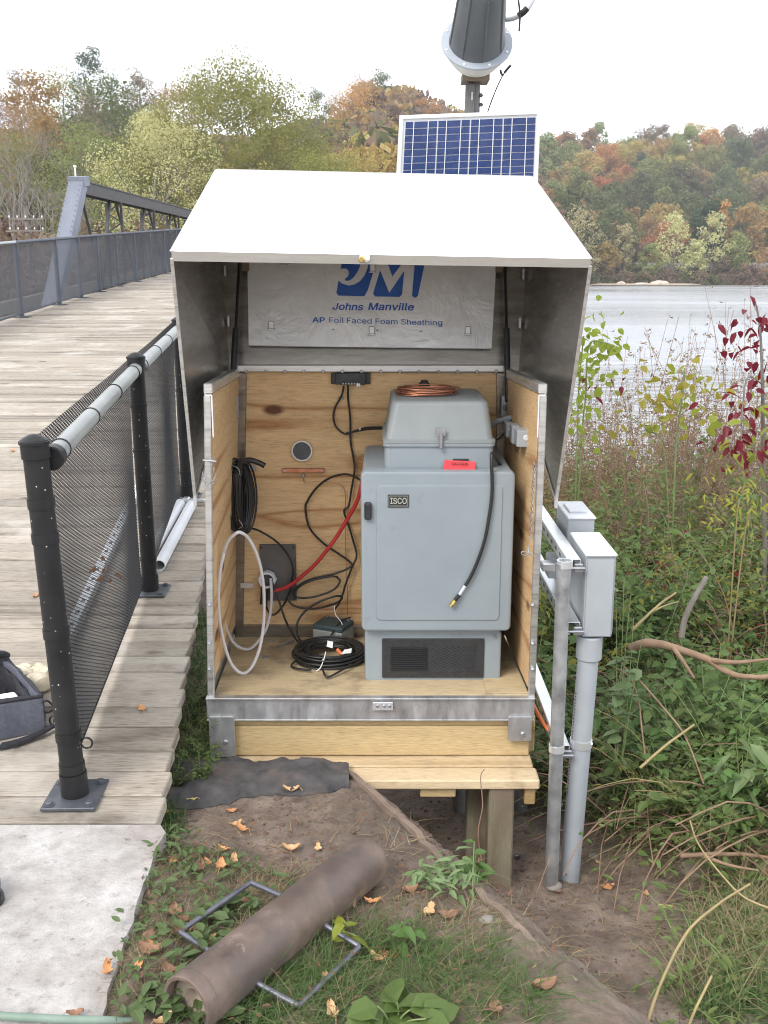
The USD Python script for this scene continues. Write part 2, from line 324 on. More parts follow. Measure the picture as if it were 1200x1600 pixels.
mat('rusty_pipe', [(.3, (.075, .056, .047)), (.45, (.15, .108, .086)), (.58, (.215, .158, .128)), (.72, (.30, .235, .195))], 9, (1, 1, 1), detail=14, rough=.42, metal=.45, bump=.25, bdist=.003, mask=(5, (.12, .095, .085), .45, .66), mask2=(11, (.36, .31, .28), .62, .74), rr=(.34, .62))
mat('pipe_dirt', two((.15, .12, .09), (.28, .23, .18)), 22, rough=.95, bump=.8, bdist=.01)
mat('handle_steel', two((.10, .10, .125), (.19, .19, .22)), 18, rough=.42, metal=.6)
mat('cone_grey', two((.085, .095, .105), (.11, .12, .13)), 6, rough=.45)
mat('flange_grey', two((.30, .33, .38), (.36, .39, .44)), 6, rough=.5)
mat('dome_white', two((.66, .67, .64), (.74, .75, .72)), 6, rough=.5)
mat('mast_steel', two((.11, .105, .10), (.18, .175, .17)), 12, rough=.5, metal=.5)
mat('bracket_brown', two((.16, .125, .08), (.22, .17, .12)), 12, rough=.6)
mat('cell_blue', [(.3, (.034, .058, .16)), (.7, (.055, .085, .21))], 26, detail=2, rough=.16, rnd=.1, ior=1.5)
mat('panel_white', two((.72, .74, .76), (.78, .80, .82)), 6, rough=.4)
mat('bag_canvas', two((.075, .08, .105), (.11, .115, .145)), 70, rough=.85, bump=.3, bdist=.002)
mat('bag_black', two((.012, .012, .016), (.028, .028, .035)), 50, rough=.75, bump=.3, bdist=.002)
mat('paper', two((.72, .72, .70), (.82, .82, .80)), 5, rough=.7)
mat('cardboard', two((.36, .20, .12), (.46, .28, .17)), 8, rough=.8)
mat('glove_cloth', two((.48, .42, .30), (.64, .58, .45)), 24, rough=.95, bump=.4, bdist=.004)
mat('hose_green', two((.13, .19, .15), (.19, .25, .20)), 14, rough=.6)
mat('bridge_paint', two((.135, .15, .19), (.17, .185, .225)), 2.2, rough=.6, bump=.04)
mat('bridge_dark', two((.028, .028, .03), (.055, .052, .05)), 5, rough=.65)
mat('bark_grey', two((.12, .105, .09), (.22, .195, .17)), 6, (3, 3, .6), rough=.9, bump=.3)
mat('bark_pale', two((.42, .40, .36), (.58, .56, .52)), 5, (2, 2, .6), rough=.85)
mat('branch_brown', two((.17, .105, .065), (.30, .20, .13)), 12, rough=.85, bump=.3)
mat('stem_red', two((.16, .085, .06), (.26, .16, .11)), 10, rough=.7)
mat('stem_yellow', two((.20, .155, .07), (.33, .26, .12)), 10, rough=.6)
mat('stem_green', two((.13, .19, .065), (.22, .27, .11)), 10, rough=.6)
mat('rock', two((.36, .30, .25), (.52, .46, .40)), 1.2, detail=9, rough=.9, bump=.4)
mat('stone_grey', two((.14, .12, .11), (.26, .23, .21)), 9, detail=9, rough=.95, bump=.5)
mat('road_grey', two((.26, .27, .30), (.34, .35, .38)), .5, rough=.85)
mat('wall_tan', two((.20, .17, .13), (.27, .23, .18)), 1, rough=.9)
mat('roof_pale', two((.50, .58, .58), (.58, .66, .66)), .8, rough=.5)
mat('shore_sand', two((.30, .23, .17), (.42, .34, .26)), .8, rough=.95)
M['clear_tube'] = usdkit.material(stage, '/World/Looks/clear_tube', {'p': ('principled_bsdf', {'base_color': (.74, .71, .72), 'roughness': .3, 'transmission_weight': .35, 'ior': 1.25})}, [], surface='p.BSDF')
M['river_water'] = usdkit.material(stage, '/World/Looks/river_water', {
    'g': ('geometry', {}), 'm': ('mapping', {'scale': (.5, 1.3, 1.0)}), 'n': ('noise_texture', {'scale': 1.3, 'detail': 6.0, 'roughness': .62, 'distortion': .5}),
    'm2': ('mapping', {'scale': (.006, .034, 1.0)}), 'n2': ('noise_texture', {'scale': 1.0, 'detail': 2.5}), 'ms': ('map_range', {'from_min': .40, 'from_max': .56, 'to_min': .30, 'to_max': 1.0, 'clamp': True}),
    'mr': ('map_range', {'from_min': .40, 'from_max': .56, 'to_min': .05, 'to_max': .24, 'clamp': True}),
    'b': ('bump', {'distance': .5}), 'd': ('diffuse_bsdf', {'color': (.10, .10, .09)}), 'gl': ('glossy_bsdf', {'color': (.90, .92, .96)}), 'x': ('mix_closure', {'fac': .64})},
    [('g.position', 'm.vector'), ('m.vector', 'n.vector'), ('g.position', 'm2.vector'), ('m2.vector', 'n2.vector'), ('n2.fac', 'ms.value'), ('n2.fac', 'mr.value'), ('ms.result', 'b.strength'), ('mr.result', 'gl.roughness'), ('n.fac', 'b.height'), ('b.normal', 'gl.normal'), ('b.normal', 'd.normal'), ('d.BSDF', 'x.closure1'), ('gl.BSDF', 'x.closure2')], surface='x.closure')
# foliage
G = {
 'dark_green': [(.022, .04, .016), (.04, .062, .024), (.05, .075, .03)], 'olive': [(.06, .07, .022), (.09, .10, .032), (.12, .115, .04)],
 'yellow_green': [(.115, .125, .03), (.16, .16, .042), (.20, .185, .055)], 'gold': [(.19, .13, .03), (.27, .19, .045), (.24, .15, .035)],
 'orange': [(.24, .095, .022), (.31, .14, .035), (.22, .10, .03)], 'rust': [(.15, .08, .034), (.19, .105, .042), (.13, .08, .036)],
 'brown': [(.10, .066, .04), (.14, .095, .055), (.085, .06, .04)], 'red': [(.20, .06, .03), (.25, .08, .035), (.19, .07, .03)], 'pale_willow': [(.24, .225, .09), (.31, .29, .13), (.27, .24, .10)]}
for k, c in G.items(): leafmat('foliage_' + k, [tuple(min(.62, 1.8 * (x * .84 + .16 * sum(q) / 3)) for x in q) for q in c], .3, .6, .16)
leafmat('big_tree_leaf', [(.21, .205, .06), (.31, .285, .09), (.40, .355, .13), (.46, .39, .17), (.26, .245, .075)], .4)
leafmat('leaf_green', [(0.101, 0.162, 0.047), (0.149, 0.223, 0.061), (0.203, 0.270, 0.088), (0.121, 0.176, 0.061), (0.230, 0.257, 0.095)], .3, .4)
leafmat('ground_weed', [(.10, .14, .055), (.15, .19, .085), (.20, .23, .12), (.13, .15, .06), (.22, .20, .11)], .3, .5)
leafmat('leaf_mixed', [(0.125, 0.175, 0.050), (0.188, 0.225, 0.062), (0.288, 0.275, 0.075), (0.150, 0.188, 0.056), (0.300, 0.200, 0.088), (0.250, 0.250, 0.088), (0.338, 0.237, 0.138)], .3, .45)
leafmat('leaf_yellow', [(.30, .28, .04), (.38, .34, .06), (.24, .28, .04), (.34, .22, .04)], .4, .45)
leafmat('leaf_lime', [(.26, .30, .045), (.36, .36, .07), (.42, .38, .09), (.30, .34, .06)], .4, .45)
leafmat('leaf_red', [(.15, .015, .022), (.21, .026, .03), (.11, .014, .02), (.19, .05, .03)], .35, .4)
leafmat('leaf_pale', [(.17, .22, .10), (.24, .29, .15), (.20, .24, .12)], .25, .5)
leafmat('dry_weed', [(.22, .16, .09), (.28, .22, .12), (.20, .13, .09), (.24, .22, .09)], .25, .8)
leafmat('seed_head', [(.22, .15, .11), (.30, .22, .16), (.20, .13, .11)], .25, .8)
leafmat('dead_leaf', [(.16, .09, .055), (.26, .15, .085), (.12, .07, .045), (.34, .24, .15), (.24, .12, .055), (.19, .13, .09)], .2, .6)
leafmat('straw', [(.36, .28, .15), (.46, .38, .22), (.28, .21, .12)], .15, .7)
leafmat('grass_blade', [(.08, .13, .04), (.12, .17, .055), (.16, .20, .075), (.25, .23, .11), (.10, .15, .05)], .25, .55)
leafmat('dry_grass', [(.30, .25, .14), (.40, .33, .19), (.24, .22, .11), (.20, .20, .09), (.33, .24, .15)], .25, .6)
leafmat('clod', [(.11, .08, .064), (.16, .122, .10), (.21, .165, .138), (.26, .21, .18)], .0, .95)
leafmat('yellow_weed', [(.28, .27, .05), (.24, .24, .06), (.33, .28, .07)], .35, .6)

# ------------------------------------------------------------------ the ground: one sheet from the feet to the hills, with the river's bed in it
RNG = np.random.default_rng(7)
EA, EB = V(-.107, 3.09), V(.362, 2.13)          # the timber edging of the path
def edge_side(x, y):                            # metres to the right of the edging's line
    d = unit(EB - EA); n = V(-d[1], d[0]); n = -n if n[0] < 0 else n
    return (x - EA[0]) * n[0] + (y - EA[1]) * n[1]
WATER = -3.25
def hill_params(x, y):
    a = x / np.maximum(y, 1); t = sstep(a, -.12, .16)
    return lerp(88, 232, t), lerp(215, 400, t), lerp(20.5, 36, t) + 5 * np.exp(-((a - .0) / .10) ** 2) + 2.0 * np.sin(a * 21 + 1.0)
def far_shore(x): return np.clip(62 + (x + 14) * 2.75, 30, 214) + 3 * np.sin(x * .11)
def ground_h(x, y):
    x, y = np.asarray(x, float), np.asarray(y, float); P = np.stack([x, y, np.zeros_like(x)], -1)
    plate = -1.605 - .078 * np.clip(y - 2.0, -1, 6) - .10 * sstep(y, 3.25, 4.6)
    low = np.interp(y, [0, 2, 3.2, 4.2, 6, 9, 12, 14.5, 20, 400], [-1.80, -1.92, -2.16, -2.22, -2.32, -2.62, -3.0, -3.4, -5, -5]) + .05 * np.clip(x - 1.0, 0, 6) * sstep(y, 2.4, 4)
    plate = plate + .045 * sstep(-x, .28, .6) * sstep(2.9 - y, 0, .5)
    d = edge_side(x, y); w = sstep(d, -.01, .42) * sstep(x, -.5, -.1)
    w = np.maximum(w, sstep(y, 3.15, 3.75) * sstep(x, -.62, -.3)); w = np.maximum(w, sstep(y, 4.8, 8.0))
    near = plate * (1 - w) + low * w
    near = near + .05 * (meshkit.fbm(P * 1.7, 3, 3) - .5) + .035 * (meshkit.fbm(P * 7, 3, 5) - .5) + .022 * (meshkit.fbm(P * 22, 2, 9) - .5) * sstep(9 - y, 0, 3) + .014 * (meshkit.fbm(P * 52, 2, 11) - .5) * sstep(6 - y, 0, 2)
    near = np.where((x < -.585) & (y < 2.56), np.minimum(near, -1.553), near)
    left = -2.2 - .012 * np.clip(y, 0, 60) + .5 * (meshkit.fbm(P * .2, 3, 4) - .5)
    near = np.where(x < -6.5, lerp(near, left, sstep(-x, 6.5, 7.5)), near)
    fs = far_shore(x); land = sstep(y, fs - 5, fs + 4)
    y0, y1, hh = hill_params(x, y)
    back = WATER + .9 + 2.1 * sstep(y, fs + 2, fs + 16) + hh * sstep(y, y0, y1) + 1.2 * (meshkit.fbm(P * .05, 3, 6) - .5) * sstep(y, fs, fs + 20)
    bl = np.maximum(land, sstep(-x - .02 * y, 7.5, 11) * sstep(y, 26, 40))
    return near * (1 - bl) + back * bl
def axis_grid(a, b, fine0, fine1, step, grow=1.13):
    o = list(np.arange(fine0, fine1 + 1e-6, step)); s = step; p = fine1
    while p < b: s = min(s * grow, 14); p += s; o.append(p)
    s = step; p = fine0
    while p > a: s = min(s * grow, 14); p -= s; o.insert(0, p)
    return np.array(o)
gx, gy = axis_grid(-330, 420, -.95, 2.0, .015), axis_grid(-40, 720, 1.4, 4.0, .015)
X, Y = np.meshgrid(gx, gy); Z = ground_h(X, Y)
nx, ny = len(gx), len(gy); idx = np.arange(nx * ny).reshape(ny, nx)
quad = np.stack([idx[:-1, :-1], idx[:-1, 1:], idx[1:, 1:], idx[1:, :-1]], -1).reshape(-1, 4)
struct('ground', TM(np.stack([X, Y, Z], -1).reshape(-1, 3), np.vstack([quad[:, [0, 1, 2]], quad[:, [0, 2, 3]]])), 'soil', True)
def gz(x, y): return float(ground_h(np.array([x]), np.array([y]))[0])
def gzs(x, y): return ground_h(x, y)
struct('river', slab([(-330, 9, WATER), (420, 9, WATER), (420, 232, WATER), (-330, 232, WATER)], (0, 0, -1), .02), 'river_water')

# ------------------------------------------------------------------ the boardwalk: planks, and the concrete slab it meets
DZ = lambda y: -1.527 + .0505 * (y - 2.687)
XR = lambda y: -.637 - .117 * (min(y, 14) - 2.547)
deck = struct('boardwalk')
rr = random.Random(3); y = 2.552; k = 0; pitch = .1405
while y < 44:
    yc = y + pitch / 2; x1 = XR(yc) + rr.uniform(-.005, .005); w = pitch - rr.uniform(.0065, .0115)
    tilt = rr.uniform(-.0025, .0025)
    m = bx(((x1 - 6.45) / 2, yc, DZ(yc) - .02 + rr.uniform(-.002, .002)), (x1 + 6.45, w, .04), .004, frame((0, 1, .0505 + tilt * 6), (0, 0, 1)) @ np.array([[1, 0, 0], [0, 0, 1], [0, 1, 0]]))
    if yc < 9: m = noisy(m, .0018, 6, k)
    part(deck, 'plank', m, 'weathered_plank', smooth=25); y += pitch; k += 1
for xo in (-.16, -2.4, -5.8):
    part(deck, 'girder', cat(*[bar((XR(a) + xo, a, DZ(a) - .17), (XR(b) + xo, b, DZ(b) - .17), .09, .25) for a, b in ((2.6, 14), (14, 46))]), 'post_lumber')
c0, c1, c2 = V(-.632, 2.546, -1.532), V(-.600, 1.83, -1.535), V(-.585, 1.0, -1.537)
ey = np.linspace(2.546, 1.0, 40); ex_ = np.interp(ey, [1.0, 1.83, 2.12, 2.3, 2.42, 2.51, 2.546], [-.585, -.600, -.612, -.618, -.630, -.612, -.632]) + .011 * (meshkit.fbm(np.stack([ey * 9, ey * 0, ey * 0], 1), 3, 2) - .5) * 2
sl = list(zip(ex_, ey)) + [(-6.5, 1.0), (-6.5, 2.546)]
slm = trimesh.creation.extrude_polygon(Polygon(sl), .13, engine='earcut'); slm.apply_translation((0, 0, -1.665))
struct('pavement', slm, 'concrete', 30)

# ------------------------------------------------------------------ near fence of black chain link with a grey rail
POSTS = [V(-.918, 2.687), V(-1.073, 4.368), V(-1.206, 5.957), V(-1.37, 7.56), V(-1.54, 9.2), V(-1.70, 10.8)] + [V(-1.70 - .117 * min(1.65 * k, 3.2), 10.8 + 1.65 * k) for k in range(1, 15)]
FH = 1.07
fence = thing('chain_link_fence', 'black chain link fence with a pale grey top rail along the near boardwalk edge', 'fence', (*POSTS[0], DZ(POSTS[0][1])))
LEAN = [V(-.035, 0, 0), V(-.004, 0, 0)] + [V(0, 0, 0)] * 18
def zigzag(p0, p1, h, pitch, r, seg=3, skew=True):
    """chain link from p0 to p1 (bottom corners), h tall: wires that zigzag and hook into each other"""
    p0, p1 = np.asarray(p0, float), np.asarray(p1, float); L = np.linalg.norm(p1 - p0); d = (p1 - p0) / L; n = unit(np.cross(d, (0, 0, 1)))
    nw, nk = int(L / pitch), int(h / (pitch / 2)) + 1; j = np.arange(nw)[:, None]; kk = np.arange(nk)[None, :]
    s = (j + .5) * pitch + np.where((kk + j) % 2 == 0, .5, -.5) * pitch * 1.06; z = kk * pitch / 2 + 0 * s
    off = np.where((kk + j) % 2 == 0, r * .7, -r * .7)
    C = p0 + s[..., None] * d + off[..., None] * n; C[..., 2] += z
    ang = np.arange(seg) / seg * 2 * math.pi + .5
    ring = C[:, :, None, :] + r * (np.cos(ang)[:, None] * d + np.sin(ang)[:, None] * n)
    v = ring.reshape(-1, 3); base = (np.arange(nw)[:, None] * nk + np.arange(nk - 1)[None, :]).reshape(-1) * seg; f = []
    for a in range(seg):
        b = (a + 1) % seg; f += [np.stack([base + a, base + b, base + seg + b], 1), np.stack([base + a, base + seg + b, base + seg + a], 1)]
    return TM(v, np.vstack(f))
PR = .0345
for i, p in enumerate(POSTS):
    z0 = DZ(p[1]); b = V(*p, z0); t = V(*p, z0 + FH) + LEAN[i]; ax = unit(t - b)
    po = part(fence, 'post', cyl(b + ax * .012, t - ax * .01, PR, 28), 'black_steel_flecked', smooth=40)
    capm = cat(ringband(t - ax * .02, ax, PR, .05, .004), lathe(t + V(0, 0, 0), [(PR + .007, -.006), (PR + .007, .002), (PR * .8, .012), (PR * .4, .019), (.001, .021)], 24))
    part(po, 'cap', capm, 'black_steel', smooth=40)
    for q, hh in enumerate((.90, .80, .52, .20, .10) if i == 0 else (.86, .66, .16) if i else ()):
        part(po, 'band', ringband(b + ax * hh, ax, PR, .028 if i == 0 else .018, .003), 'black_steel', smooth=40)
    part(po, 'sleeve', ringband(b + ax * .042, ax, PR, .08, .0055), 'black_steel', smooth=40)
    R = rotz(.02)
    pl = part(fence, 'base_plate', bx(b + V(0, 0, .006), (.158, .172, .011), .002, R), 'plate_steel')
    for sx in (-1, 1):
        for sy in (-1, 1):
            c = b + R @ V(sx * .058, sy * .064, .012)
            part(pl, 'bolt', cat(lathe(c, [(.017, 0), (.017, .002), (.012, .0025), (.012, .007), (.009, .010), (.001, .011)], 10)), 'plate_steel')
for i in range(len(POSTS) - 1):
    a, b = POSTS[i], POSTS[i + 1]; za, zb = DZ(a[1]), DZ(b[1])
    A, B = V(*a, za + FH - .055) + LEAN[i], V(*b, zb + FH - .05) + LEAN[i + 1]; d = unit(B - A)
    if i == 0: A = A + V(.035, -.0, -.0)
    rail = part(fence, 'top_rail', cyl(A + d * (.03 if i == 0 else -.02), B - d * .03, .0285, 24), 'rail_grey', smooth=40)
    if i < 2:
        part(rail, 'rail_cup', cat(cyl(A + d * .028, A + d * .075, .0345, 22, bev=.004)), 'black_steel', smooth=40)
        for s in np.linspace(.09, .93, 4): part(rail, 'tie', ringband(lerp(A, B, s), d, .0285, .007, .003, 20), 'black_steel')
    off = V(-.028, 0, 0)
    fm = zigzag(V(*a, za + .035) + off + unit(V(*(b - a), 0)) * .035, V(*b, zb + .035) + off - unit(V(*(b - a), 0)) * .035, FH - .04, .0135 if i < 2 else .02 if i < 5 else .04, .0019 if i < 2 else .0026 if i < 5 else .0055)
    v = np.array(fm.vertices); t = np.clip((v[:, 2] - za) / FH, 0, 1)[:, None]; s = np.clip((v[:, 1] - a[1]) / (b[1] - a[1]), 0, 1)[:, None]
    v = v + t * (LEAN[i] * (1 - s) + LEAN[i + 1] * s); v[:, 0] += .012 * np.sin(v[:, 1] * 5 + 1) * np.sin(np.clip(v[:, 2] - za, 0, 1) * 3)
    v[:, 2] += (zb - za) * 0
    part(fence, 'wire_mesh', TM(v, fm.faces), 'black_steel', smooth=False, kind='stuff')
    part(fence, 'tension_wire', cyl(V(*a, za + .04) + off, V(*b, zb + .04) + off, .003, 6), 'black_steel')
part(fence, 'ring_hook', tube([V(*POSTS[0], DZ(2.687) + .175) + V(.045 + .017 * math.cos(a), 0, .017 * math.sin(a)) for a in np.linspace(0, 2 * math.pi, 13)[:-1]], .003, 6, True), 'black_steel')

# ------------------------------------------------------------------ far fence along the other edge of the boardwalk
FX = lambda y: -6.08 - .045 * (min(y, 24) - 16)
fy = [10.7, 12.3, 13.9, 15.5, 17.2, 19.6, 21.3, 23.0, 24.8, 26.6, 28.4, 30.2, 32, 34, 36, 38]
ff = thing('mesh_fence', 'long dark mesh fence along the far boardwalk edge in front of the bridge truss', 'fence', (FX(fy[0]), fy[0], DZ(fy[0])))
FFH = 1.24
for i, yy in enumerate(fy):
    b = V(FX(yy), yy, DZ(yy)); po = part(ff, 'post', cyl(b, b + V(0, 0, FFH), .042, 14), 'far_fence_steel', smooth=40)
    part(po, 'base_plate', bx(b + V(0, 0, .008), (.3, .2, .016)), 'far_fence_steel')
    part(po, 'sleeve', ringband(b + V(0, 0, .05), (0, 0, 1), .042, .09, .006, 14), 'far_fence_steel')
    if i + 1 < len(fy):
        y2 = fy[i + 1]; e = V(FX(y2), y2, DZ(y2))
        part(ff, 'top_rail', cyl(b + V(0, 0, FFH - .02), e + V(0, 0, FFH - .02), .03, 12), 'far_fence_steel' if i > 3 else 'rail_grey', smooth=40)
        part(ff, 'bottom_rail', cyl(b + V(0, 0, .06), e + V(0, 0, .06), .018, 8), 'far_fence_steel')
        fm = zigzag(b + V(.03, 0, .06), e + V(.03, 0, .06), FFH - .08, .034, .0052)
        v = np.array(fm.vertices); part(ff, 'wire_mesh', TM(v, fm.faces), 'far_fence_steel', smooth=False, kind='stuff')

# ------------------------------------------------------------------ the bridge's truss behind it
tx = -6.95
TA, TB = atx(121, 283, tx), atx(300, 331, tx)
td = unit(TB - TA); TA = TA.copy(); TE = TA + td * 26
tr = thing('bridge_truss', 'riveted steel bridge truss with a wide grey sloping end post and lattice uprights', 'bridge truss', (tx, TA[1] - 2.6, DZ(TA[1] - 2.6)))
dn = lambda s: TA + td * s
deckz = lambda p: DZ(p[1]) - .25
base = V(tx, TA[1] - 2.75, DZ(TA[1] - 2.75) - .5)
ep = part(tr, 'end_post', bar(base, TA + V(0, .05, -.05), .34, .30, .01, up=(0, 1, .6)), 'bridge_paint')
axe = unit(TA - base); Re = frame(axe, (0, 1, .6))
for s in np.linspace(.25, .97, 20):
    for sx in (-.14, .14):
        c = lerp(base, TA, s) + Re[:, 0] * sx - Re[:, 1] * (.15 if Re[1, 1] > 0 else -.15)
        part(ep, 'rivet', ico(c, (.018, .018, .018), 1), 'bridge_paint')
part(tr, 'cap_plate', bar(TA + V(0, -.12, -.02), TA + V(0, .35, .03), .37, .22, .01), 'bridge_paint')
part(tr, 'top_chord', cat(bar(TA + V(0, .12, .0), TE, .36, .035), bar(TA + V(-.14, .12, -.15), TE + V(-.14, 0, -.15), .05, .26), bar(TA + V(.14, .12, -.15), TE + V(.14, 0, -.15), .05, .26)), 'bridge_dark')
part(tr, 'bottom_chord', bar(base, TE + V(0, 0, base[2] - TA[2] + .6), .3, .25), 'bridge_dark')
us = [176, 229, 269, 296]
ss = []
for u in us:
    lo, hi = 0, 26
    for _ in range(40):
        m_ = (lo + hi) / 2; p = dn(m_); zc = p[1] * CP - p[2] * SP
        if 600 + F * p[0] / zc < u: lo = m_
        else: hi = m_
    ss.append(lo)
for s in ss:
    p = dn(s); zb = deckz(p); H = p[2] - .3 - zb; ms = []
    for sx in (-.19, .19): ms.append(bar(p + V(sx, 0, -.3), V(p[0] + sx, p[1], zb), .055, .07))
    n = 9
    for i in range(n):
        z0, z1 = p[2] - .3 - H * i / n, p[2] - .3 - H * (i + 1) / n
        ms.append(bar(V(p[0] + (-.19 if i % 2 else .19), p[1], z0), V(p[0] + (.19 if i % 2 else -.19), p[1], z1), .05, .03))
    part(tr, 'lattice_upright', cat(ms), 'bridge_dark')
prev = 0
for i, s in enumerate(ss):
    a, b = dn(prev + .1) + V(0, 0, -.2), dn(s) * 1.0; b = V(b[0], b[1], deckz(b)); mid = V(tx, (dn(prev)[1] + b[1]) / 2, deckz(b))
    part(tr, 'diagonal', bar(dn(prev + .15) + V(0, 0, -.2), lerp(mid, b, .1), .06, .05), 'bridge_dark')
    part(tr, 'diagonal', bar(dn(s - .3) + V(0, 0, -.2), lerp(mid, V(tx, dn(prev)[1], deckz(dn(prev))), .1), .06, .09), 'bridge_dark')
    prev = s
part(tr, 'finial', cat(cyl(TA + V(-.05, .05, .1), TA + V(-.05, .05, .30), .018, 8), bx(TA + V(-.05, .05, .32), (.07, .07, .06), .02)), 'white_plastic')

# ------------------------------------------------------------------ the equipment shelter
FBL, FBR, FTL, FTR = V(-.605, 3.30, -1.476), V(.513, 3.30, -1.472), V(-.572, 3.30, -.385), V(.515, 3.30, -.385)
BBL, BBR, BTL, BTR = V(-.634, 4.05, -1.53), V(.512, 4.05, -1.53), V(-.583, 4.05, -.405), V(.483, 4.05, -.405)
sh = thing('equipment_shelter', 'open aluminium equipment cabinet lined with plywood, its hood raised, standing beside the boardwalk', 'cabinet', (-.04, 3.7, -1.72))
fl_n = unit(np.cross(FBR - FBL, BBL - FBL))
def floorpt(u, v): return onplane(u, v, FBL, fl_n)
def wall(u, v, off=0.0): return at(u, v, 4.028 - off)
ex = V(1, 0, 0)
part(sh, 'floor_board', slab([FBL, FBR, BBR, BBL], (0, 0, -1), .02), 'floor_ply')
part(sh, 'floor_board', slab([lerp(FBL, FBR, .87) + V(0, .004, .006), FBR + V(0, .004, .006), BBR + V(0, 0, .006), lerp(BBL, BBR, .87) + V(0, 0, .006)], (0, 0, -1), .005), 'floor_ply')
# back wall: ply sheet on an aluminium skin
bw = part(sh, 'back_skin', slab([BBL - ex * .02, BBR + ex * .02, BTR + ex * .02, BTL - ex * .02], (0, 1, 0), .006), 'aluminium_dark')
pl = [at(u, v, 4.036) for u, v in ((372, 977), (792, 977), (796, 583), (375, 581))]
ply = part(sh, 'back_plywood', slab(pl, (0, 1, 0), .012), 'plywood')
part(sh, 'bottom_channel', bx((at(580, 978, 4.03) + V(0, -.004, -.02)), (1.12, .02, .052), .002), 'aluminium_dark')
tb = at(580, 576, 4.02); hs = part(sh, 'hinge_strip', bx(tb + V(-.0, 0, .002), (1.12, .03, .026), .002), 'aluminium')
for u in np.linspace(385, 775, 14): part(hs, 'bolt', cyl(at(u, 579, 4.004) + V(0, 0, -.003), at(u, 579, 4.004) + V(0, -.008, -.003), .007, 8, bev=.002), 'bolt_steel')
# side walls: skin outside, plywood inside, an aluminium edge at the front, a rail along the top
for s, fb, ft, bb, bt in ((-1, FBL, FTL, BBL, BTL), (1, FBR, FTR, BBR, BTR)):
    n = V(s, 0, 0)
    part(sh, 'side_skin', slab([fb + n * .016 + V(0, .0, -.06), bb + n * .016 + V(0, 0, -.06), bt + n * .016, ft + n * .016], n, .006), 'aluminium')
    lo = V(0, 0, .055 if s < 0 else .02)
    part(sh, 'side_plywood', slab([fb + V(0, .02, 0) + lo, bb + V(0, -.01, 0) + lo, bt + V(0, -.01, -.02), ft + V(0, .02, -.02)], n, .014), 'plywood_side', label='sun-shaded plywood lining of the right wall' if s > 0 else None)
    part(sh, 'front_edge', bar(fb + n * .011 + V(0, -.004, -.07), ft + n * .011 + V(0, -.004, -.02), .023, .022, .003, up=(0, 1, 0)), 'aluminium')
    part(sh, 'top_rail', bar(ft + n * .010 + V(0, .0, .0), bt + n * .010, .030, .034, .003), 'aluminium')
    part(sh, 'edge_channel', cat(bar(ft + n * -.004 + V(0, -.012, -.02), ft + n * -.004 + V(0, -.012, -.16), .004, .006, .001, up=(0, 1, 0)), bar(ft + n * -.004 + V(0, -.012, -.02), ft + n * .016 + V(0, -.012, -.02), .004, .006, .001, up=(0, 1, 0))), 'white_plastic')
    part(sh, 'corner_post', bar(bb + V(-s * .015, -.030, 0), bt + V(-s * .015, -.030, 0), .035, .016, .002, up=(0, 1, 0)), 'aluminium_dark')
    for t, w in ((.66, .06), (.21, .055)):
        p = lerp(bb, bt, t) + V(-s * (.02 + w / 2), -.045, 0)
        if s < 0: part(sh, 'door_tab', bx(p, (w, .004, .022), .001), 'zinc_strut')
# front sill, its catch, brackets and the timber base
sill = part(sh, 'sill', cat(bx((-.048, 3.292, -1.519), (1.165, .022, .082), .003), bx((-.048, 3.285, -1.478), (1.165, .03, .006), .001), bx((-.048, 3.29, -1.562), (1.165, .026, .005), .001)), 'aluminium_worn')
cp = at(598, 1103, 3.272); ct = part(sh, 'catch_plate', bx(cp, (.072, .010, .030), .002), 'zinc_strut')
for dx in (-.018, .006, .024): part(ct, 'screw', cyl(cp + V(dx, -.004, .002), cp + V(dx, -.009, .002), .006, 10, bev=.002), 'bolt_steel')
for us_, v0, v1 in (((329, 366), 1119, 1182), ((793, 831), 1119, 1157)):
    a, b = at(us_[0], v1, 3.277), at(us_[1], v0, 3.277)
    br = part(sh, 'corner_bracket', facebox(a[0], b[0], a[2], b[2], 3.271, 3.279, .006, .002), 'aluminium_worn')
    part(br, 'bolt', cat(cyl(lerp(a, b, .5) + V(.012, .0, -.02), lerp(a, b, .5) + V(.012, -.012, -.02), .010, 12, bev=.003), cyl(lerp(a, b, .5) + V(-.012, 0, .01), lerp(a, b, .5) + V(-.012, -.005, .01), .004, 8)), 'bolt_steel')
a, b = at(345, 1180, 3.31), at(827, 1121, 3.31)
part(sh, 'rim_board', bx((-.034, 3.318, (-1.596 - 1.712) / 2), (1.118, .036, .116), .005), 'new_lumber')
part(sh, 'rim_board', bx((-.034, 3.322, -1.580), (1.118, .036, .029), .004), 'new_lumber')
for x in (-.60, .53):
    part(sh, 'side_joist', bx((x, 3.74, -1.645), (.038, .80, .14), .004), 'new_lumber')
part(sh, 'rim_board', bx((-.034, 4.15, -1.645), (1.17, .036, .14), .004), 'new_lumber')
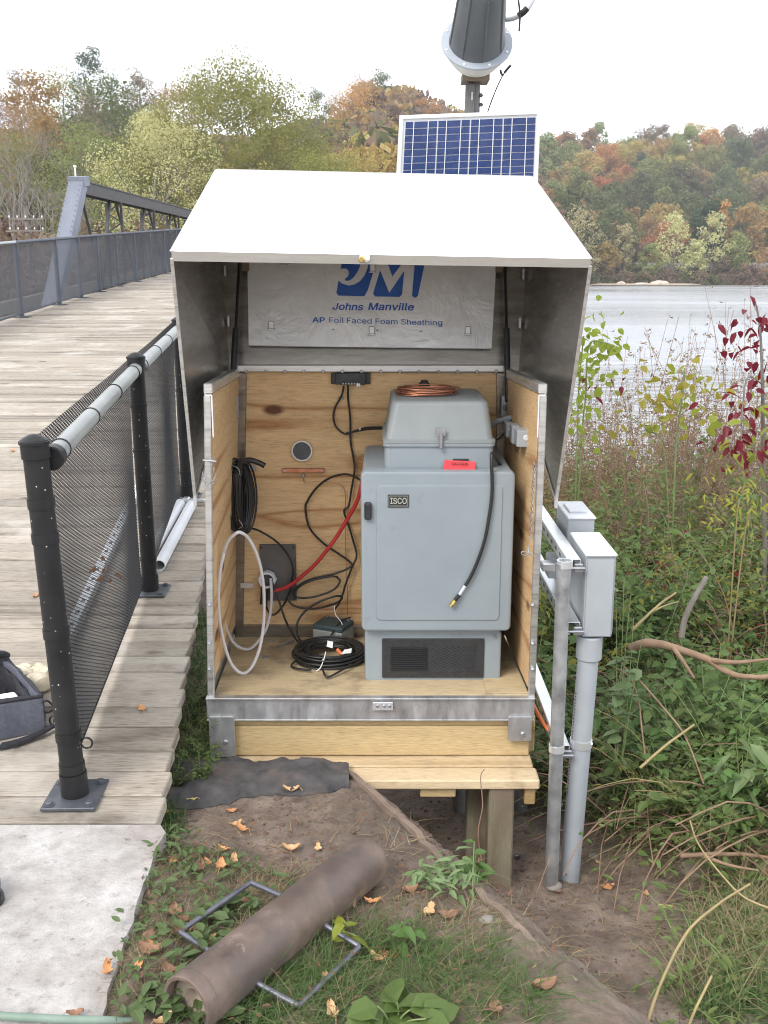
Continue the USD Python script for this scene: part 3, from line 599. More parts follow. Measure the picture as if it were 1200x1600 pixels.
# wall fittings
v0 = wall(472, 704); vent = part(sh, 'vent_ring', pipe(v0 + V(0, 0, 0), v0 + V(0, -.012, 0), .0425, .037, 28), 'aluminium', smooth=40)
part(vent, 'vent_screen', cyl(v0 + V(0, .0, 0), v0 + V(0, -.006, 0), .0365, 24), 'black_plastic')
part(vent, 'screen_wire', zigzag(v0 + V(-.034, -.008, -.034), v0 + V(.034, -.008, -.034), .066, .006, .0005), 'bolt_steel', smooth=False)
g0, g1 = wall(441, 739, .01), wall(507, 731, .01); gb = part(sh, 'ground_bar', bx((g0 + g1) / 2, (g1[0] - g0[0], .008, .017), .002), 'copper')
for t in np.linspace(.06, .94, 10): part(gb, 'screw', cyl(lerp(g0, g1, t) * V(1, 1, 0) + V(0, -.003, (g0[2] + g1[2]) / 2), lerp(g0, g1, t) * V(1, 1, 0) + V(0, -.009, (g0[2] + g1[2]) / 2), .0042, 8), 'bolt_steel' if t < .1 or t > .9 else 'copper')
gl = wall(474, 743, .014); part(gb, 'lug', bx(gl, (.012, .012, .016), .003), 'bolt_steel')
p0, p1 = wall(408, 938), wall(462, 850); ap = part(sh, 'access_plate', bx((p0 + p1) / 2 + V(0, -.0025, 0), (p1[0] - p0[0], .006, p1[2] - p0[2]), .001), 'dark_grey_plate')
for sx in (0, 1):
    for sz in (0, 1): part(ap, 'screw', cyl(V(p0[0] + (p1[0] - p0[0]) * (.06 + .88 * sx), 4.024, p0[2] + (p1[2] - p0[2]) * (.05 + .9 * sz)), V(p0[0] + (p1[0] - p0[0]) * (.06 + .88 * sx), 4.017, p0[2] + (p1[2] - p0[2]) * (.05 + .9 * sz)), .005, 8), 'black_plastic')
h0 = wall(418, 903, .005); hub = part(sh, 'conduit_hub', cat(pipe(h0, h0 + V(.004, -.055, .006), .034, .026, 22), pipe(h0 + V(.001, -.012, 0), h0 + V(.001, -.024, 0), .040, .030, 8)), 'pvc_pale', smooth=40)
part(hub, 'foam_plug', cyl(h0, h0 + V(.003, -.03, .004), .026, 16), 'black_rubber')
part(hub, 'tail', cyl(h0 + V(-.006, -.03, -.02), h0 + V(-.014, -.05, -.10), .016, 12), 'black_plastic')
# chains on pins
def chain(pts, r=.0065, w=.0013):
    p = spline(pts, 10); seg = np.linalg.norm(np.diff(p, axis=0), axis=1); L = np.concatenate([[0], np.cumsum(seg)]); ms = []
    n = int(L[-1] / (r * 1.75))
    for i in range(n):
        s = (i + .5) / n * L[-1]; c = np.stack([np.interp(s, L, p[:, k]) for k in range(3)]); e = np.stack([np.interp(min(s + .004, L[-1]), L, p[:, k]) for k in range(3)]); d = e - c
        if np.linalg.norm(d) < 1e-5: continue
        R = frame(d, (1, .2, .1)); sd = R[:, 0] if i % 2 else R[:, 1]; dd = R[:, 2]
        ms.append(tube([c + dd * r * 1.25 * math.cos(a) + sd * r * .75 * math.sin(a) for a in np.linspace(0, 2 * math.pi, 9)[:-1]], w, 4, True))
    return cat(ms)
ch = part(sh, 'chain', chain([at(329, 718, 3.27), at(333, 735, 3.26), at(334, 750, 3.26), at(325, 758, 3.26), at(318, 748, 3.265), at(317, 738, 3.27)]), 'bolt_steel', smooth=True)
part(ch, 'pin', cat(cyl(at(317, 719, 3.262), at(338, 721, 3.262), .003, 8), cyl(at(333, 714, 3.262), at(333, 727, 3.262), .002, 6)), 'bolt_steel')
ch = part(sh, 'chain', chain([at(835, 727, 3.285), at(833, 760, 3.285), at(831, 800, 3.285), at(829, 836, 3.285)]), 'bolt_steel', smooth=True)
part(ch, 'pin', cat(tube(spline([at(829, 838, 3.284), at(826, 858, 3.28), at(824, 868, 3.27), at(815, 866, 3.262), at(818, 862, 3.262), at(834, 868, 3.262)], 5), .002, 6), cyl(at(833, 722, 3.29), at(839, 736, 3.29), .003, 6)), 'bolt_steel')
for s, us_ in ((-1, (327, 333)), (1, (832, 829))):
    for v in (945, 1005, 1045): part(sh, 'hinge_bolt', cyl(at(us_[0] if s < 0 else us_[0], v, 3.285), at(us_[0], v, 3.272), .007, 8, bev=.002), 'bolt_steel')

# ---- the raised hood
LL, LR = at(268, 393, 3.2), at(923, 405, 3.2)                     # front corners of its top sheet
RL, RR = at(338, 266, 4.28), at(832, 277, 4.28)                   # back corners
HL, HR = V(-.625, 4.065, -.405), V(.545, 4.065, -.405)            # hinge
TL_, TR_ = at(305, 780, 3.36), at(869, 783, 3.36)                 # low tips of its cheeks
rn = unit(np.cross(LR - LL, RL - LL))
hood = part(sh, 'hood_top', slab([LL + V(0, 0, 0), LR, RR, RL], -rn, .004), 'roof_sheet')
ribs = []
for i in range(9):
    t = .80 + i * .022; ribs.append(bar(lerp(lerp(LL, RL, t), lerp(LR, RR, t), .32 + .02 * i) + rn * .0012, lerp(LR, RR, t) + V(-.012, 0, 0) + rn * .0012, .010, .003, .001, up=rn))
part(hood, 'seam', cat(ribs), 'roof_sheet')
part(hood, 'edge_rim', cat(bar(LL, RL, .012, .006, .001), bar(LR, RR, .012, .006, .001), bar(RL, RR, .012, .010, .002)), 'aluminium')
lipm = slab([LL + V(0, -.002, .001), LR + V(0, -.002, .001), LR + V(0, -.002, -.026), LL + V(0, -.002, -.029)], (0, 1, 0), .012)
part(hood, 'front_lip', lipm, 'aluminium_dark')
pn = unit(np.cross(HR - HL, RL - HL)); pn = pn if pn[1] > 0 else -pn
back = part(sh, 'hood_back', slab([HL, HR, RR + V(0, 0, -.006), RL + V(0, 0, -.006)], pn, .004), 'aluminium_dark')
for L_, T_, H_, R_, s in ((LL, TL_, HL, RL, -1), (LR, TR_, HR, RR, 1)):
    inner = unit(np.cross(T_ - L_, H_ - L_)); inner = inner if inner[0] * s < 0 else -inner
    p5 = [L_ + V(0, 0, -.02), T_, H_, R_ + V(0, 0, -.008)]
    pa = np.array(p5); va = np.vstack([pa, pa - inner * .003]); fa = [(0, 1, 2), (0, 2, 3), (4, 6, 5), (4, 7, 6)]
    for i in range(4): j = (i + 1) % 4; fa += [(i, j, j + 4), (i, j + 4, i + 4)]
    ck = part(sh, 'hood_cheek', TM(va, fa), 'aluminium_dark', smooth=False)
    part(ck, 'rolled_edge', cat(bar(L_ + V(0, -.002, -.02), T_, .011, .006, .001, up=(0, 1, 0)), bar(T_, H_, .006, .014, .001)), 'aluminium')
    part(ck, 'tip_cap', bar(T_ + V(0, 0, .02), T_ + V(0, 0, -.025), .012, .012, .003, up=(0, 1, 0)), 'zinc_strut')
    for t in (.25, .5, .75): part(ck, 'clip', bx(lerp(H_, R_, t) + V(-s * .012, -.02, 0), (.012, .014, .045), .003), 'aluminium_worn')
def onfoam(u, v, off=0.0):
    o = HL + V(0, -.02, 0) - pn * off; return onplane(u, v, o, pn)
fz = [onfoam(390, 541), onfoam(767, 546), onfoam(781, 290), onfoam(386, 285)]
fz[2] = lerp(fz[1], fz[2], .93); fz[3] = lerp(fz[0], fz[3], .93)
def sheetgrid(c4, n, m, amp, seed, th=None):
    a = np.linspace(0, 1, n)[None, :, None]; b = np.linspace(0, 1, m)[:, None, None]
    P = (c4[0] * (1 - a) + c4[1] * a) * (1 - b) + (c4[3] * (1 - a) + c4[2] * a) * b; P = P.reshape(-1, 3)
    nn = -pn
    crease = np.abs(meshkit.fbm(P * V(9, 9, 14) + seed, 3, seed) - .5); bump = .5 - np.minimum(crease * 9, .5)
    P = P + nn * ((meshkit.fbm(P * 30, 2, seed + 3) - .5) * amp * .5 + bump * amp)[:, None]
    i = np.arange(n * m).reshape(m, n); qd = np.stack([i[:-1, :-1], i[:-1, 1:], i[1:, 1:], i[1:, :-1]], -1).reshape(-1, 4)
    return TM(P, np.vstack([qd[:, [0, 1, 2]], qd[:, [0, 2, 3]]]))
front4 = [p - pn * .026 for p in fz]
foam = part(sh, 'foam_sheathing', cat(slab(fz, -pn, .0245), sheetgrid(front4, 110, 64, .0016, 2)), 'foil', smooth=True, label='foil faced foam board with blue print under the raised hood')
def print_px(geom, name, off=.0285, m='print_blue', label=None):
    gs = list(getattr(geom, 'geoms', [geom])); ms = []
    for g in gs:
        if g.is_empty: continue
        e = trimesh.creation.extrude_polygon(g, 1.0, engine='earcut'); v = np.array(e.vertices)
        P = np.array([onfoam(460 + a / 4.615, 390 + b / 4.615, off + .0008 * c) for a, b, c in v]); ms.append(fixn(TM(P, e.faces)))
    part(foam, name, cat(ms), m, smooth=False, label=label)
def smoothpoly(pts, r=4): return Polygon(pts).buffer(r).buffer(-2 * r).buffer(r)
tophi = 40
J = smoothpoly([(352, tophi), (600, tophi), (590, 90), (560, 190), (530, 290), (505, 336), (318, 332), (303, 312), (318, 222), (352, tophi)], 3)
swirl = Polygon([(300, 216), (318, 222), (345, 246), (390, 259), (430, 253), (475, 226), (508, 182), (528, 132), (540, tophi), (478, tophi), (472, 122), (452, 165), (425, 202), (400, 222), (372, 226), (362, 212), (385, 195), (394, 170), (388, 148), (370, 136), (340, 137), (324, 150), (312, 185)])
print_px(J.difference(swirl), 'logo_print')
Mshape = smoothpoly([(618, 148), (640, 60), (800, tophi), (792, 152), (776, 322), (760, 341), (582, 338), (567, 318)], 3)
vee = Polygon([(622, 146), (662, tophi - 5), (652, tophi - 5), (705, 196), (800, 90), (815, 60), (795, 150), (684, 312)])
Mleft = smoothpoly([(618, 148), (684, 312), (792, 152), (776, 322), (760, 341), (582, 338), (567, 318)], 2)
print_px(Mleft, 'logo_print'); print_px(Polygon([(654, tophi + 5), (790, tophi + 25), (780, 95), (706, 194)]), 'logo_print')
print_px(smoothpoly([(875, tophi + 15), (950, tophi + 15), (940, 98), (890, 335), (870, 348), (848, 332), (868, 97)], 3), 'logo_print')
def text_px(s, x0, x1, base, slope, h, bold, shear, name):
    t = meshkit.text_mesh(s, 1.0, .02, bold); v = np.array(t.vertices); w = v[:, 0].max()
    X = x0 + v[:, 0] / w * (x1 - x0) + shear * v[:, 1] * h; Yp = base + slope * (X - x0) - v[:, 1] * h
    P = np.array([onfoam(460 + a / 4.615, 390 + b / 4.615, .0285 + (.0008 if c > .01 else 0)) for a, b, c in zip(X, Yp, v[:, 2])])
    part(foam, name, fixn(TM(P, t.faces)), 'print_blue', smooth=False)
text_px('Johns', 268, 492, 432, .02, 48, True, .22, 'lettering'); text_px('Manville', 525, 858, 434, .012, 50, True, .22, 'lettering')
text_px('AP', 128, 220, 524, .01, 36, True, 0, 'lettering'); text_px('Foil Faced Foam Sheathing', 246, 1066, 526, .024, 38, False, 0, 'lettering')
for a, b in ((280, 576), (598, 582), (913, 590)): part(foam, 'print_dot', (lambda q: TM(np.array([onfoam(460 + (a + x * 6) / 4.615, 390 + (b + y * 6) / 4.615, .0295) for x, y in q]), [(0, i, i + 1) for i in range(1, 10)]))([(0, 0)] + [(math.cos(k / 9 * 6.2832), math.sin(k / 9 * 6.2832)) for k in range(10)]), 'print_blue', smooth=False)
for u, v in ((424, 508), (581, 516), (731, 516), (582, 419), (443, 408)):
    c = onfoam(u, v, .033); part(foam, 'retaining_clip', cat(bx(c, (.022, .006, .030), .002), bx(c + V(0, -.008, -.016), (.030, .018, .005), .001)), 'aluminium_worn')
# gas struts that hold the hood up
for s, ut, ub in ((-1, (374, 410), (362, 628)), (1, (789, 412), (794, 628))):
    t_, b_ = at(*ut, 4.12), at(*ub, 3.93); m_ = lerp(t_, b_, .47)
    gs = part(sh, 'gas_strut', cyl(m_, b_, .0125, 14, bev=.003), 'black_plastic', smooth=40)
    part(gs, 'strut_rod', cyl(t_, m_, .006, 10), 'black_steel', smooth=40)
    part(gs, 'end_fitting', cat(cyl(b_, b_ + V(0, 0, -.035), .006, 8), cyl(b_ + V(-.012, 0, -.012), b_ + V(-.012, 0, -.035), .006, 8), bx(b_ + V(0, .02, -.02), (.05, .006, .09), .002)), 'bolt_steel')
    part(gs, 'mount_bracket', bx(t_ + V(-s * .022, .01, -.01), (.03, .02, .05), .003), 'bracket_brown')
# hood latch
lp = at(570, 402, 3.185); la = part(hood, 'latch', cat(bx(lp + V(0, -.005, .012), (.030, .02, .045), .005, rotz(.3)), bx(lp + V(.004, -.012, .0), (.022, .02, .03), .006, rotz(.3))), 'white_plastic')
part(la, 'lock', cyl(lp + V(-.006, -.014, -.005), lp + V(-.010, -.032, -.007), .0095, 12, bev=.002), 'brass')
part(hood, 'hasp', cat(bx(at(594, 384, 3.28) + V(0, 0, .006), (.018, .03, .012), .003), bx(at(585, 388, 3.24) + V(0, 0, .006), (.05, .012, .006), .002)), 'roof_sheet')

# ------------------------------------------------------------------ the sampler that stands in the cabinet
fb_ = floorpt(675, 1062); yb = fb_[1]; yd = yb - .04
sm = thing('water_sampler', 'tall grey water sampler with a wide door, black grille and nameplate inside the cabinet', 'sampler', (fb_[0], yb + .2, fb_[2]))
x0, x1 = at(570, 1060, yb)[0], at(782, 1060, yb)[0]; ztop = at(680, 984, yb)[2]
part(sm, 'base', facebox(x0, x1, fb_[2] - .012, ztop, yb, yb + .46, .02, .010), 'sampler_grey', smooth=40)
for sx in (.08, .92): part(sm, 'foot', cyl(V(lerp(x0, x1, sx), yb + .03, fb_[2] - .016), V(lerp(x0, x1, sx), yb + .03, fb_[2] - .002), .014, 12), 'black_plastic')
ga, gb_ = at(597, 1059, yb - .004), at(757, 998, yb - .004)
gr = part(sm, 'grille', facebox(ga[0], gb_[0], ga[2], gb_[2], yb - .006, yb + .004, .004, .002), 'grille_black')
gw, gh = gb_[0] - ga[0], gb_[2] - ga[2]
for i in range(11): part(gr, 'louvre', bx((ga[0] + gw * .265, yb - .009, ga[2] + gh * (.22 + .055 * i)), (gw * .36, .006, .0035), .001), 'black_steel')
part(gr, 'perforated_sheet', zigzag(V(ga[0] + gw * .47, yb - .0085, ga[2] + gh * .17), V(ga[0] + gw * .93, yb - .0085, ga[2] + gh * .17), gh * .66, .0105, .0011), 'plate_steel', smooth=False)
scp = at(773, 994, yb - .002); part(sm, 'screw', cyl(scp, scp + V(0, -.004, 0), .006, 8), 'bolt_steel')
dx0, dx1 = at(564, 860, yd)[0], at(802, 860, yd)[0]; dz0, dz1 = at(680, 987, yd)[2], at(680, 737, yd)[2]
part(sm, 'body', facebox(dx0 + .004, dx1 - .004, dz0 + .004, dz1, yd + .052, 3.96, .018, .008), 'sampler_grey', smooth=40)
door = part(sm, 'door', facebox(dx0, dx1, dz0, dz1 + .001, yd, yd + .048, .020, .012), 'sampler_grey', smooth=40)
ix0, ix1, iz0, iz1 = at(588, 860, yd)[0], at(783, 860, yd)[0], at(680, 969, yd)[2], at(680, 758, yd)[2]
part(door, 'raised_panel', facebox(ix0, ix1, iz0, iz1, yd - .005, yd + .01, .018, .0045), 'sampler_grey', smooth=40)
b0, b1 = at(606, 793, yd - .008), at(639, 773, yd - .008)
bd = part(door, 'nameplate', facebox(b0[0], b1[0], b0[2], b1[2], yd - .0085, yd - .003, .002, .001), 'black_plastic')
def flat_text(s, x0, x1, z, h, y, mtl, parent, name='lettering', bold=True, slope=0, zh=None):
    t = meshkit.text_mesh(s, h, .0012, bold); v = np.array(t.vertices); k = (x1 - x0) / v[:, 0].max()
    part(parent, name, fixn(TM(np.stack([x0 + v[:, 0] * k, y - v[:, 2], z + v[:, 1] + slope * v[:, 0] * k], 1), t.faces)), mtl, smooth=False)
bw_ = b1[0] - b0[0]; bh_ = b1[2] - b0[2]
flat_text('ISCO', b0[0] + bw_ * .10, b1[0] - bw_ * .10, b0[2] + bh_ * .30, bh_ * .45, yd - .0085, 'badge_ink', bd)
part(bd, 'frame_line', cat(*[bx((lerp(b0[0], b1[0], .5), yd - .009, b0[2] + bh_ * t), (bw_ * .88, .001, .0015), .0003) for t in (.12, .9)], *[bx((b0[0] + bw_ * t, yd - .009, lerp(b0[2], b1[2], .5)), (.0015, .001, bh_ * .8), .0003) for t in (.05, .95)]), 'badge_ink')
hq = at(575, 798, yd - .004); part(door, 'latch', bx(hq, (.026, .03, .062), .005), 'black_plastic')
yc_ = onplane(690, 732, V(0, 0, dz1), V(0, 0, 1))[1]
def zring(xa, xb, ya, yb2, z, r): q = rrect(xb - xa, yb2 - ya, r); return np.stack([(xa + xb) / 2 + q[:, 0], (ya + yb2) / 2 + q[:, 1], np.full(len(q), z)], 1)
yf = yc_; za = at(690, 693, yf)[2]; zl = at(690, 629, yf + .03)[2]; zr = at(690, 616, yf + .06)[2]
lx0, lx1 = at(600, 712, yf)[0], at(772, 712, yf)[0]
part(sm, 'pump_housing', fixn(loft([zring(lx0 + .003, lx1 - .003, yf, 3.92, dz1 - .002, .02), zring(lx0, lx1, yf - .002, 3.92, dz1 + .006, .02), zring(lx0 + .002, lx1 - .002, yf + .001, 3.92, za - .012, .02), zring(lx0 - .004, lx1 + .004, yf - .006, 3.925, za - .010, .022), zring(lx0 - .004, lx1 + .004, yf - .006, 3.925, za, .022)])), 'sampler_grey', smooth=40)
tx0, tx1 = at(612, 629, yf + .03)[0], at(763, 629, yf + .03)[0]
lid = part(sm, 'lid', fixn(loft([zring(lx0 - .005, lx1 + .005, yf - .007, 3.926, za + .001, .022), zring(lx0 - .005, lx1 + .005, yf - .007, 3.926, za + .010, .022), zring(lx0 + .006, lx1 - .004, yf + .004, 3.915, za + .014, .024), zring(tx0 - .002, tx1 + .002, yf + .028, 3.90, zl - .010, .03), zring(tx0 + .003, tx1 - .003, yf + .034, 3.894, zl, .028), zring(tx0 + .013, tx1 - .013, yf + .046, 3.88, zl + .006, .024)])), 'lid_grey', smooth=40)
kk = at(689, 688, yf - .012); lt = part(lid, 'latch', cat(bx(kk + V(0, 0, .006), (.014, .012, .045), .003), bx(kk + V(0, -.004, -.018), (.012, .014, .022), .003), bx(kk + V(0, .003, .03), (.032, .004, .03), .001)), 'bolt_steel')
part(sm, 'warning_strip', bx(at(720, 719, yf - .003), (.056, .002, .010), .0005), 'black_plastic')
# a red tag
t0, t1 = at(693, 735, yf - .012), at(743, 720, yf - .012)
tg = thing('warning_tag', 'small red caution tag hanging on the front of the sampler top', 'tag', (t0 + t1) / 2)
part(tg, 'tag_sheet', slab([V(t0[0] - .001, yf - .018, t0[2]), V(t1[0], yf - .016, t0[2] - .002), V(t1[0] + .0, yf - .008, t1[2] - .004), V(t0[0] + .004, yf - .008, t1[2] + .002)], (0, 1, 0), .002), 'red_tag')
flat_text('CAUTION', t0[0] + .026, t1[0] - .026, t0[2] + .022, .0085, yf - .0185, 'print_black', tg, slope=-.03)
# copper coil on top of the lid
cc = V((tx0 + tx1) / 2 - .035, yf + .22, zl + .008); rg = random.Random(5); loops = []
for i in range(9):
    r0 = .100 + rg.uniform(-.018, .012); c_ = cc + V(rg.uniform(-.012, .012), rg.uniform(-.02, .02), +.001 + i * .0020); ta, tb_ = rg.uniform(-.05, .05), rg.uniform(-.05, .05)
    loops.append(tube([c_ + V(r0 * math.cos(a), r0 * .8 * math.sin(a), ta * r0 * math.cos(a) + tb_ * r0 * math.sin(a) + .004) for a in np.linspace(0, 2 * math.pi, 33)[:-1]], .0026, 6, True))
cw = thing('copper_wire_coil', 'loose coil of bare copper wire lying on the sampler lid', 'wire coil', cc)
part(cw, 'strand', cat(loops[:5]), 'copper', smooth=True); part(cw, 'strand', cat(loops[5:]), 'copper', smooth=True)
kn = at(663, 601, 3.93); part(sh, 'cable_gland', cat(bx(kn, (.045, .04, .018), .005), bx(kn + V(0, 0, .012), (.028, .03, .012), .004)), 'black_plastic')

# ------------------------------------------------------------------ cables, hoses and small gear in the cabinet
Z8 = lambda a, b: (300 + a / 3.81, 780 + b / 3.81)
def cable(name, label, cat_, pts, r, m, per=8, extra=None, sub=None):
    p = spline(pts, per); t = thing(name, label, cat_, p.mean(0)); q = part(t, sub or 'cable', tube(p, r, 8), m, smooth=True); return t
def ww(pts, offs):                              # image points of zoom 8 at distances in front of the back wall
    offs = np.interp(np.linspace(0, 1, len(pts)), np.linspace(0, 1, len(offs)), offs); return [wall(*Z8(*p), o) for p, o in zip(pts, offs)]
cc_ = wall(548, 592, .016); cct = thing('charge_controller', 'small black charge controller with a row of terminals at the top of the plywood', 'controller', cc_)
part(cct, 'case', facebox(cc_[0] - .060, cc_[0] + .060, cc_[2] - .022, cc_[2] + .024, 3.998, 4.028, .003, .003), 'black_plastic')
for s in (-1, 1): part(cct, 'flange', bx((cc_[0] + s * .068, 4.02, cc_[2] + .001), (.022, .010, .044), .002), 'black_plastic')
tz = cc_[2] - .020
for i in range(6): part(cct, 'terminal_screw', cyl((cc_[0] - .030 + i * .0115, 3.999, tz + .003), (cc_[0] - .030 + i * .0115, 3.993, tz + .003), .0042, 8, bev=.001), 'bolt_steel')
part(cct, 'tag', bx((cc_[0] + .031, 3.992, tz - .002), (.015, .003, .012), .001), 'white_plastic')
part(cct, 'print_line', cat(*[bx((cc_[0] + x, 3.9975, cc_[2] + z), (w, .001, .0022), .0003) for x, z, w in ((-.03, .017, .028), (-.005, .011, .07), (.0, .004, .075), (.03, .016, .01))]), 'plate_steel')
t = cable('black_cable', 'thin black cable from the charge controller that curls to the side of the sampler top', 'cable',
      [wall(537, 603, .03), wall(534, 618, .02), wall(524, 636, .012), wall(521, 652, .012), wall(526, 668, .014), wall(540, 678, .02), wall(556, 673, .03), wall(575, 668, .05), wall(604, 668, .10)], .0042, 'black_rubber')
part(t, 'cable', tube(spline([wall(541, 676, .026), wall(552, 675, .03), wall(574, 671, .055), wall(605, 670, .105)], 8), .0036, 8), 'black_rubber', smooth=True)
part(t, 'cable_tie', ringband(wall(563, 671, .036), (1, -.2, .1), .006, .005, .002, 10), 'white_plastic')
part(t, 'clip', bx(wall(533, 622, .008), (.020, .014, .014), .003), 'bolt_steel')
cable('black_cable', 'black cable running from the charge controller down the plywood behind the red hose', 'cable',
      [wall(544, 602, .03), wall(544, 625, .012), wall(547, 650, .01), wall(548, 690, .01), wall(552, 715, .012), wall(554, 735, .014), wall(549, 765, .014), wall(545, 790, .02)] + ww([(905, 70), (930, 150), (960, 250), (980, 335), (955, 400), (920, 490), (885, 600), (850, 655)], [.02, .03]), .0042, 'black_rubber')
cable('black_cable', 'long black cable looping over the plywood from the red hose to the floor coil', 'cable',
      [wall(568, 756, .10), wall(560, 748, .08), wall(540, 741, .05), wall(515, 747, .03), wall(495, 762, .02), wall(481, 782, .016)] +
      ww([(676, 60), (700, 170), (780, 260), (880, 330), (945, 378), (940, 405), (860, 440), (700, 480), (610, 535), (575, 590), (610, 635), (720, 652), (850, 622), (893, 588), (860, 576), (760, 610), (680, 660), (632, 725), (625, 790), (650, 845), (730, 872), (800, 872)], [.016, .02, .03, .05, .08, .12, .2, .3]), .0046, 'black_rubber')
cable('black_cable', 'oval loop of black cable hanging beside the access plate', 'cable',
      ww([(860, 462), (880, 490), (840, 540), (740, 578), (650, 588), (606, 570), (640, 520), (720, 482), (830, 460), (868, 466)], [.03, .05, .06, .04]), .0044, 'black_rubber')
cable('black_cable', 'black cable from the hanging coil looping down to the conduit mouth', 'cable',
      ww([(300, 170), (340, 173), (400, 188), (500, 250), (570, 330), (600, 410), (592, 500), (570, 580), (530, 650), (485, 688), (450, 660), (438, 600), (445, 540)], [.13, .08, .05, .04, .04, .05, .06]), .0044, 'black_rubber')
cable('black_cable', 'black cable from the conduit mouth down to the coil on the floor', 'cable',
      ww([(470, 470), (490, 530), (520, 610), (545, 690), (575, 760), (620, 835), (670, 878), (715, 900)], [.06, .08, .12, .2, .28]), .0046, 'black_rubber')
cable('red_hose', 'thick red hose curving from the sampler to the conduit mouth', 'hose',
      [wall(566, 752, .12), wall(562, 770, .11)] + ww([(985, 5), (960, 60), (925, 118), (850, 240), (745, 375), (650, 462), (570, 520), (485, 548)], [.10, .08, .07]), .0082, 'red_rubber', sub='hose')
cable('red_wire', 'thin red wire down the side of the sampler door', 'wire', [at(568, 748, 3.6), at(566, 765, 3.56), at(569, 785, 3.55), at(567, 800, 3.56), at(564, 812, 3.58)], .0022, 'red_rubber', sub='wire')
cable('copper_wire', 'thin bare copper wire hanging straight down the plywood to the battery', 'wire', [wall(474, 747, .016), wall(478, 754, .012), wall(500, 752, .01), wall(528, 756, .01), wall(538, 765, .01), wall(540, 790, .01)] + ww([(912, 120), (915, 300), (922, 480), (926, 560), (926, 690)], [.012, .02]), .0014, 'copper', sub='wire')
T_ = ww([(468, 470), (474, 560), (466, 680), (430, 795), (345, 890), (255, 862), (198, 750), (168, 600), (170, 420), (205, 270), (262, 204), (300, 203), (345, 245), (392, 345), (420, 470), (430, 600), (425, 750), (402, 890), (355, 1000), (298, 1036), (232, 975), (182, 820), (158, 640), (165, 450), (190, 320)],
        [.07, .10, .16, .26, .40, .56, .62, .60, .52, .45, .42, .46, .52, .58, .62, .62])
cable('clear_tubing', 'two tall loops of translucent white tubing hanging from the conduit mouth', 'tubing', T_, .0062, 'clear_tube', sub='tube')
# the hanging coil
hc = at(372, 776, 3.84); rg = random.Random(11); A1 = unit(V(.62, .78, 0)); ls = []
for i in range(22):
    w_, h_ = rg.uniform(.030, .062), rg.uniform(.120, .150); o = V(rg.uniform(-.008, .03), rg.uniform(-.025, .025), rg.uniform(-.012, .012)); tw = rg.uniform(-.15, .15); Ax = A1 * math.cos(tw) + V(-A1[1], A1[0], 0) * math.sin(tw)
    ls.append(tube([hc + o + Ax * w_ * math.cos(a) + V(0, 0, 1) * h_ * math.sin(a) for a in np.linspace(0, 2 * math.pi, 29)[:-1]], .0042, 6, True))
hco = thing('hanging_cable_coil', 'thick bundle of black cable hung in tall loops on the left plywood wall', 'cable coil', hc)
for k in range(4): part(hco, 'cable_loop', cat(ls[k::4]), 'black_rubber', smooth=True)
part(hco, 'hook_end', tube(spline([at(372, 738, 3.80), at(376, 724, 3.80), at(388, 719, 3.80), at(402, 722, 3.80), at(414, 728, 3.80)], 6), .011, 10), 'black_rubber', smooth=True)
part(hco, 'tie_wire', tube(spline([at(356, 733, 3.78), at(363, 728, 3.77), at(372, 732, 3.77), at(375, 742, 3.77)], 6), .0016, 5), 'bolt_steel', smooth=True)
part(hco, 'tie_wire', tube(spline([at(373, 812, 3.77), at(379, 822, 3.77), at(372, 826, 3.77)], 6), .0016, 5), 'bolt_steel', smooth=True)
# coil on the floor
fc = floorpt(516, 1030) + V(0, 0, .010); rg = random.Random(12); ls = []
for i in range(26):
    r0 = rg.uniform(.088, .138); c_ = fc + V(rg.uniform(-.012, .02), rg.uniform(-.012, .012), .002 * i * .55); a1, b1 = rg.uniform(-.06, .06), rg.uniform(-.06, .06)
    ls.append(tube([c_ + V(r0 * math.cos(a) * 1.05, r0 * math.sin(a) * .92, r0 * (a1 * math.cos(a) + b1 * math.sin(a)) + .005) for a in np.linspace(0, 2 * math.pi, 33)[:-1]], .0046, 6, True))
fco = thing('floor_cable_coil', 'flat coil of black cable with white and orange tags on the cabinet floor', 'cable coil', fc)
for k in range(4): part(fco, 'cable_loop', cat(ls[k::4]), 'black_rubber', smooth=True)
part(fco, 'cable_end', cat(tube(spline([floorpt(475, 1030) + V(0, 0, .02), floorpt(456, 1043) + V(0, 0, .012), floorpt(462, 1048) + V(0, 0, .01), floorpt(486, 1052) + V(0, 0, .012)], 6), .0045, 6), tube(spline([floorpt(504, 1052) + V(0, 0, .02), floorpt(511, 1062) + V(0, 0, .01), floorpt(530, 1054) + V(0, 0, .012), floorpt(548, 1046) + V(0, 0, .02)], 6), .0045, 6)), 'black_rubber', smooth=True)
part(fco, 'tag', slab([fc + V(-.012, -.03, .055), fc + V(.012, -.035, .05), fc + V(.014, -.03, .075), fc + V(-.008, -.025, .078)], (0, -1, .3), .001), 'paper')
part(fco, 'tag', slab([fc + V(.045, -.07, .04), fc + V(.085, -.06, .04), fc + V(.088, -.055, .058), fc + V(.06, -.062, .055)], (0, -1, .3), .001), 'paper')
part(fco, 'orange_tape', cyl(fc + V(.030, -.05, .052), fc + V(.048, -.062, .036), .0075, 10), 'orange_plastic')
part(fco, 'cable_tie', tube(spline([fc + V(-.012, -.085, .055), fc + V(-.018, -.11, .035), fc + V(-.03, -.14, .012), fc + V(-.045, -.155, .004)], 6), .0022, 5), 'white_plastic', smooth=True)
part(fco, 'tie_head', bx(fc + V(-.02, -.115, .032), (.008, .008, .01), .002), 'white_plastic')
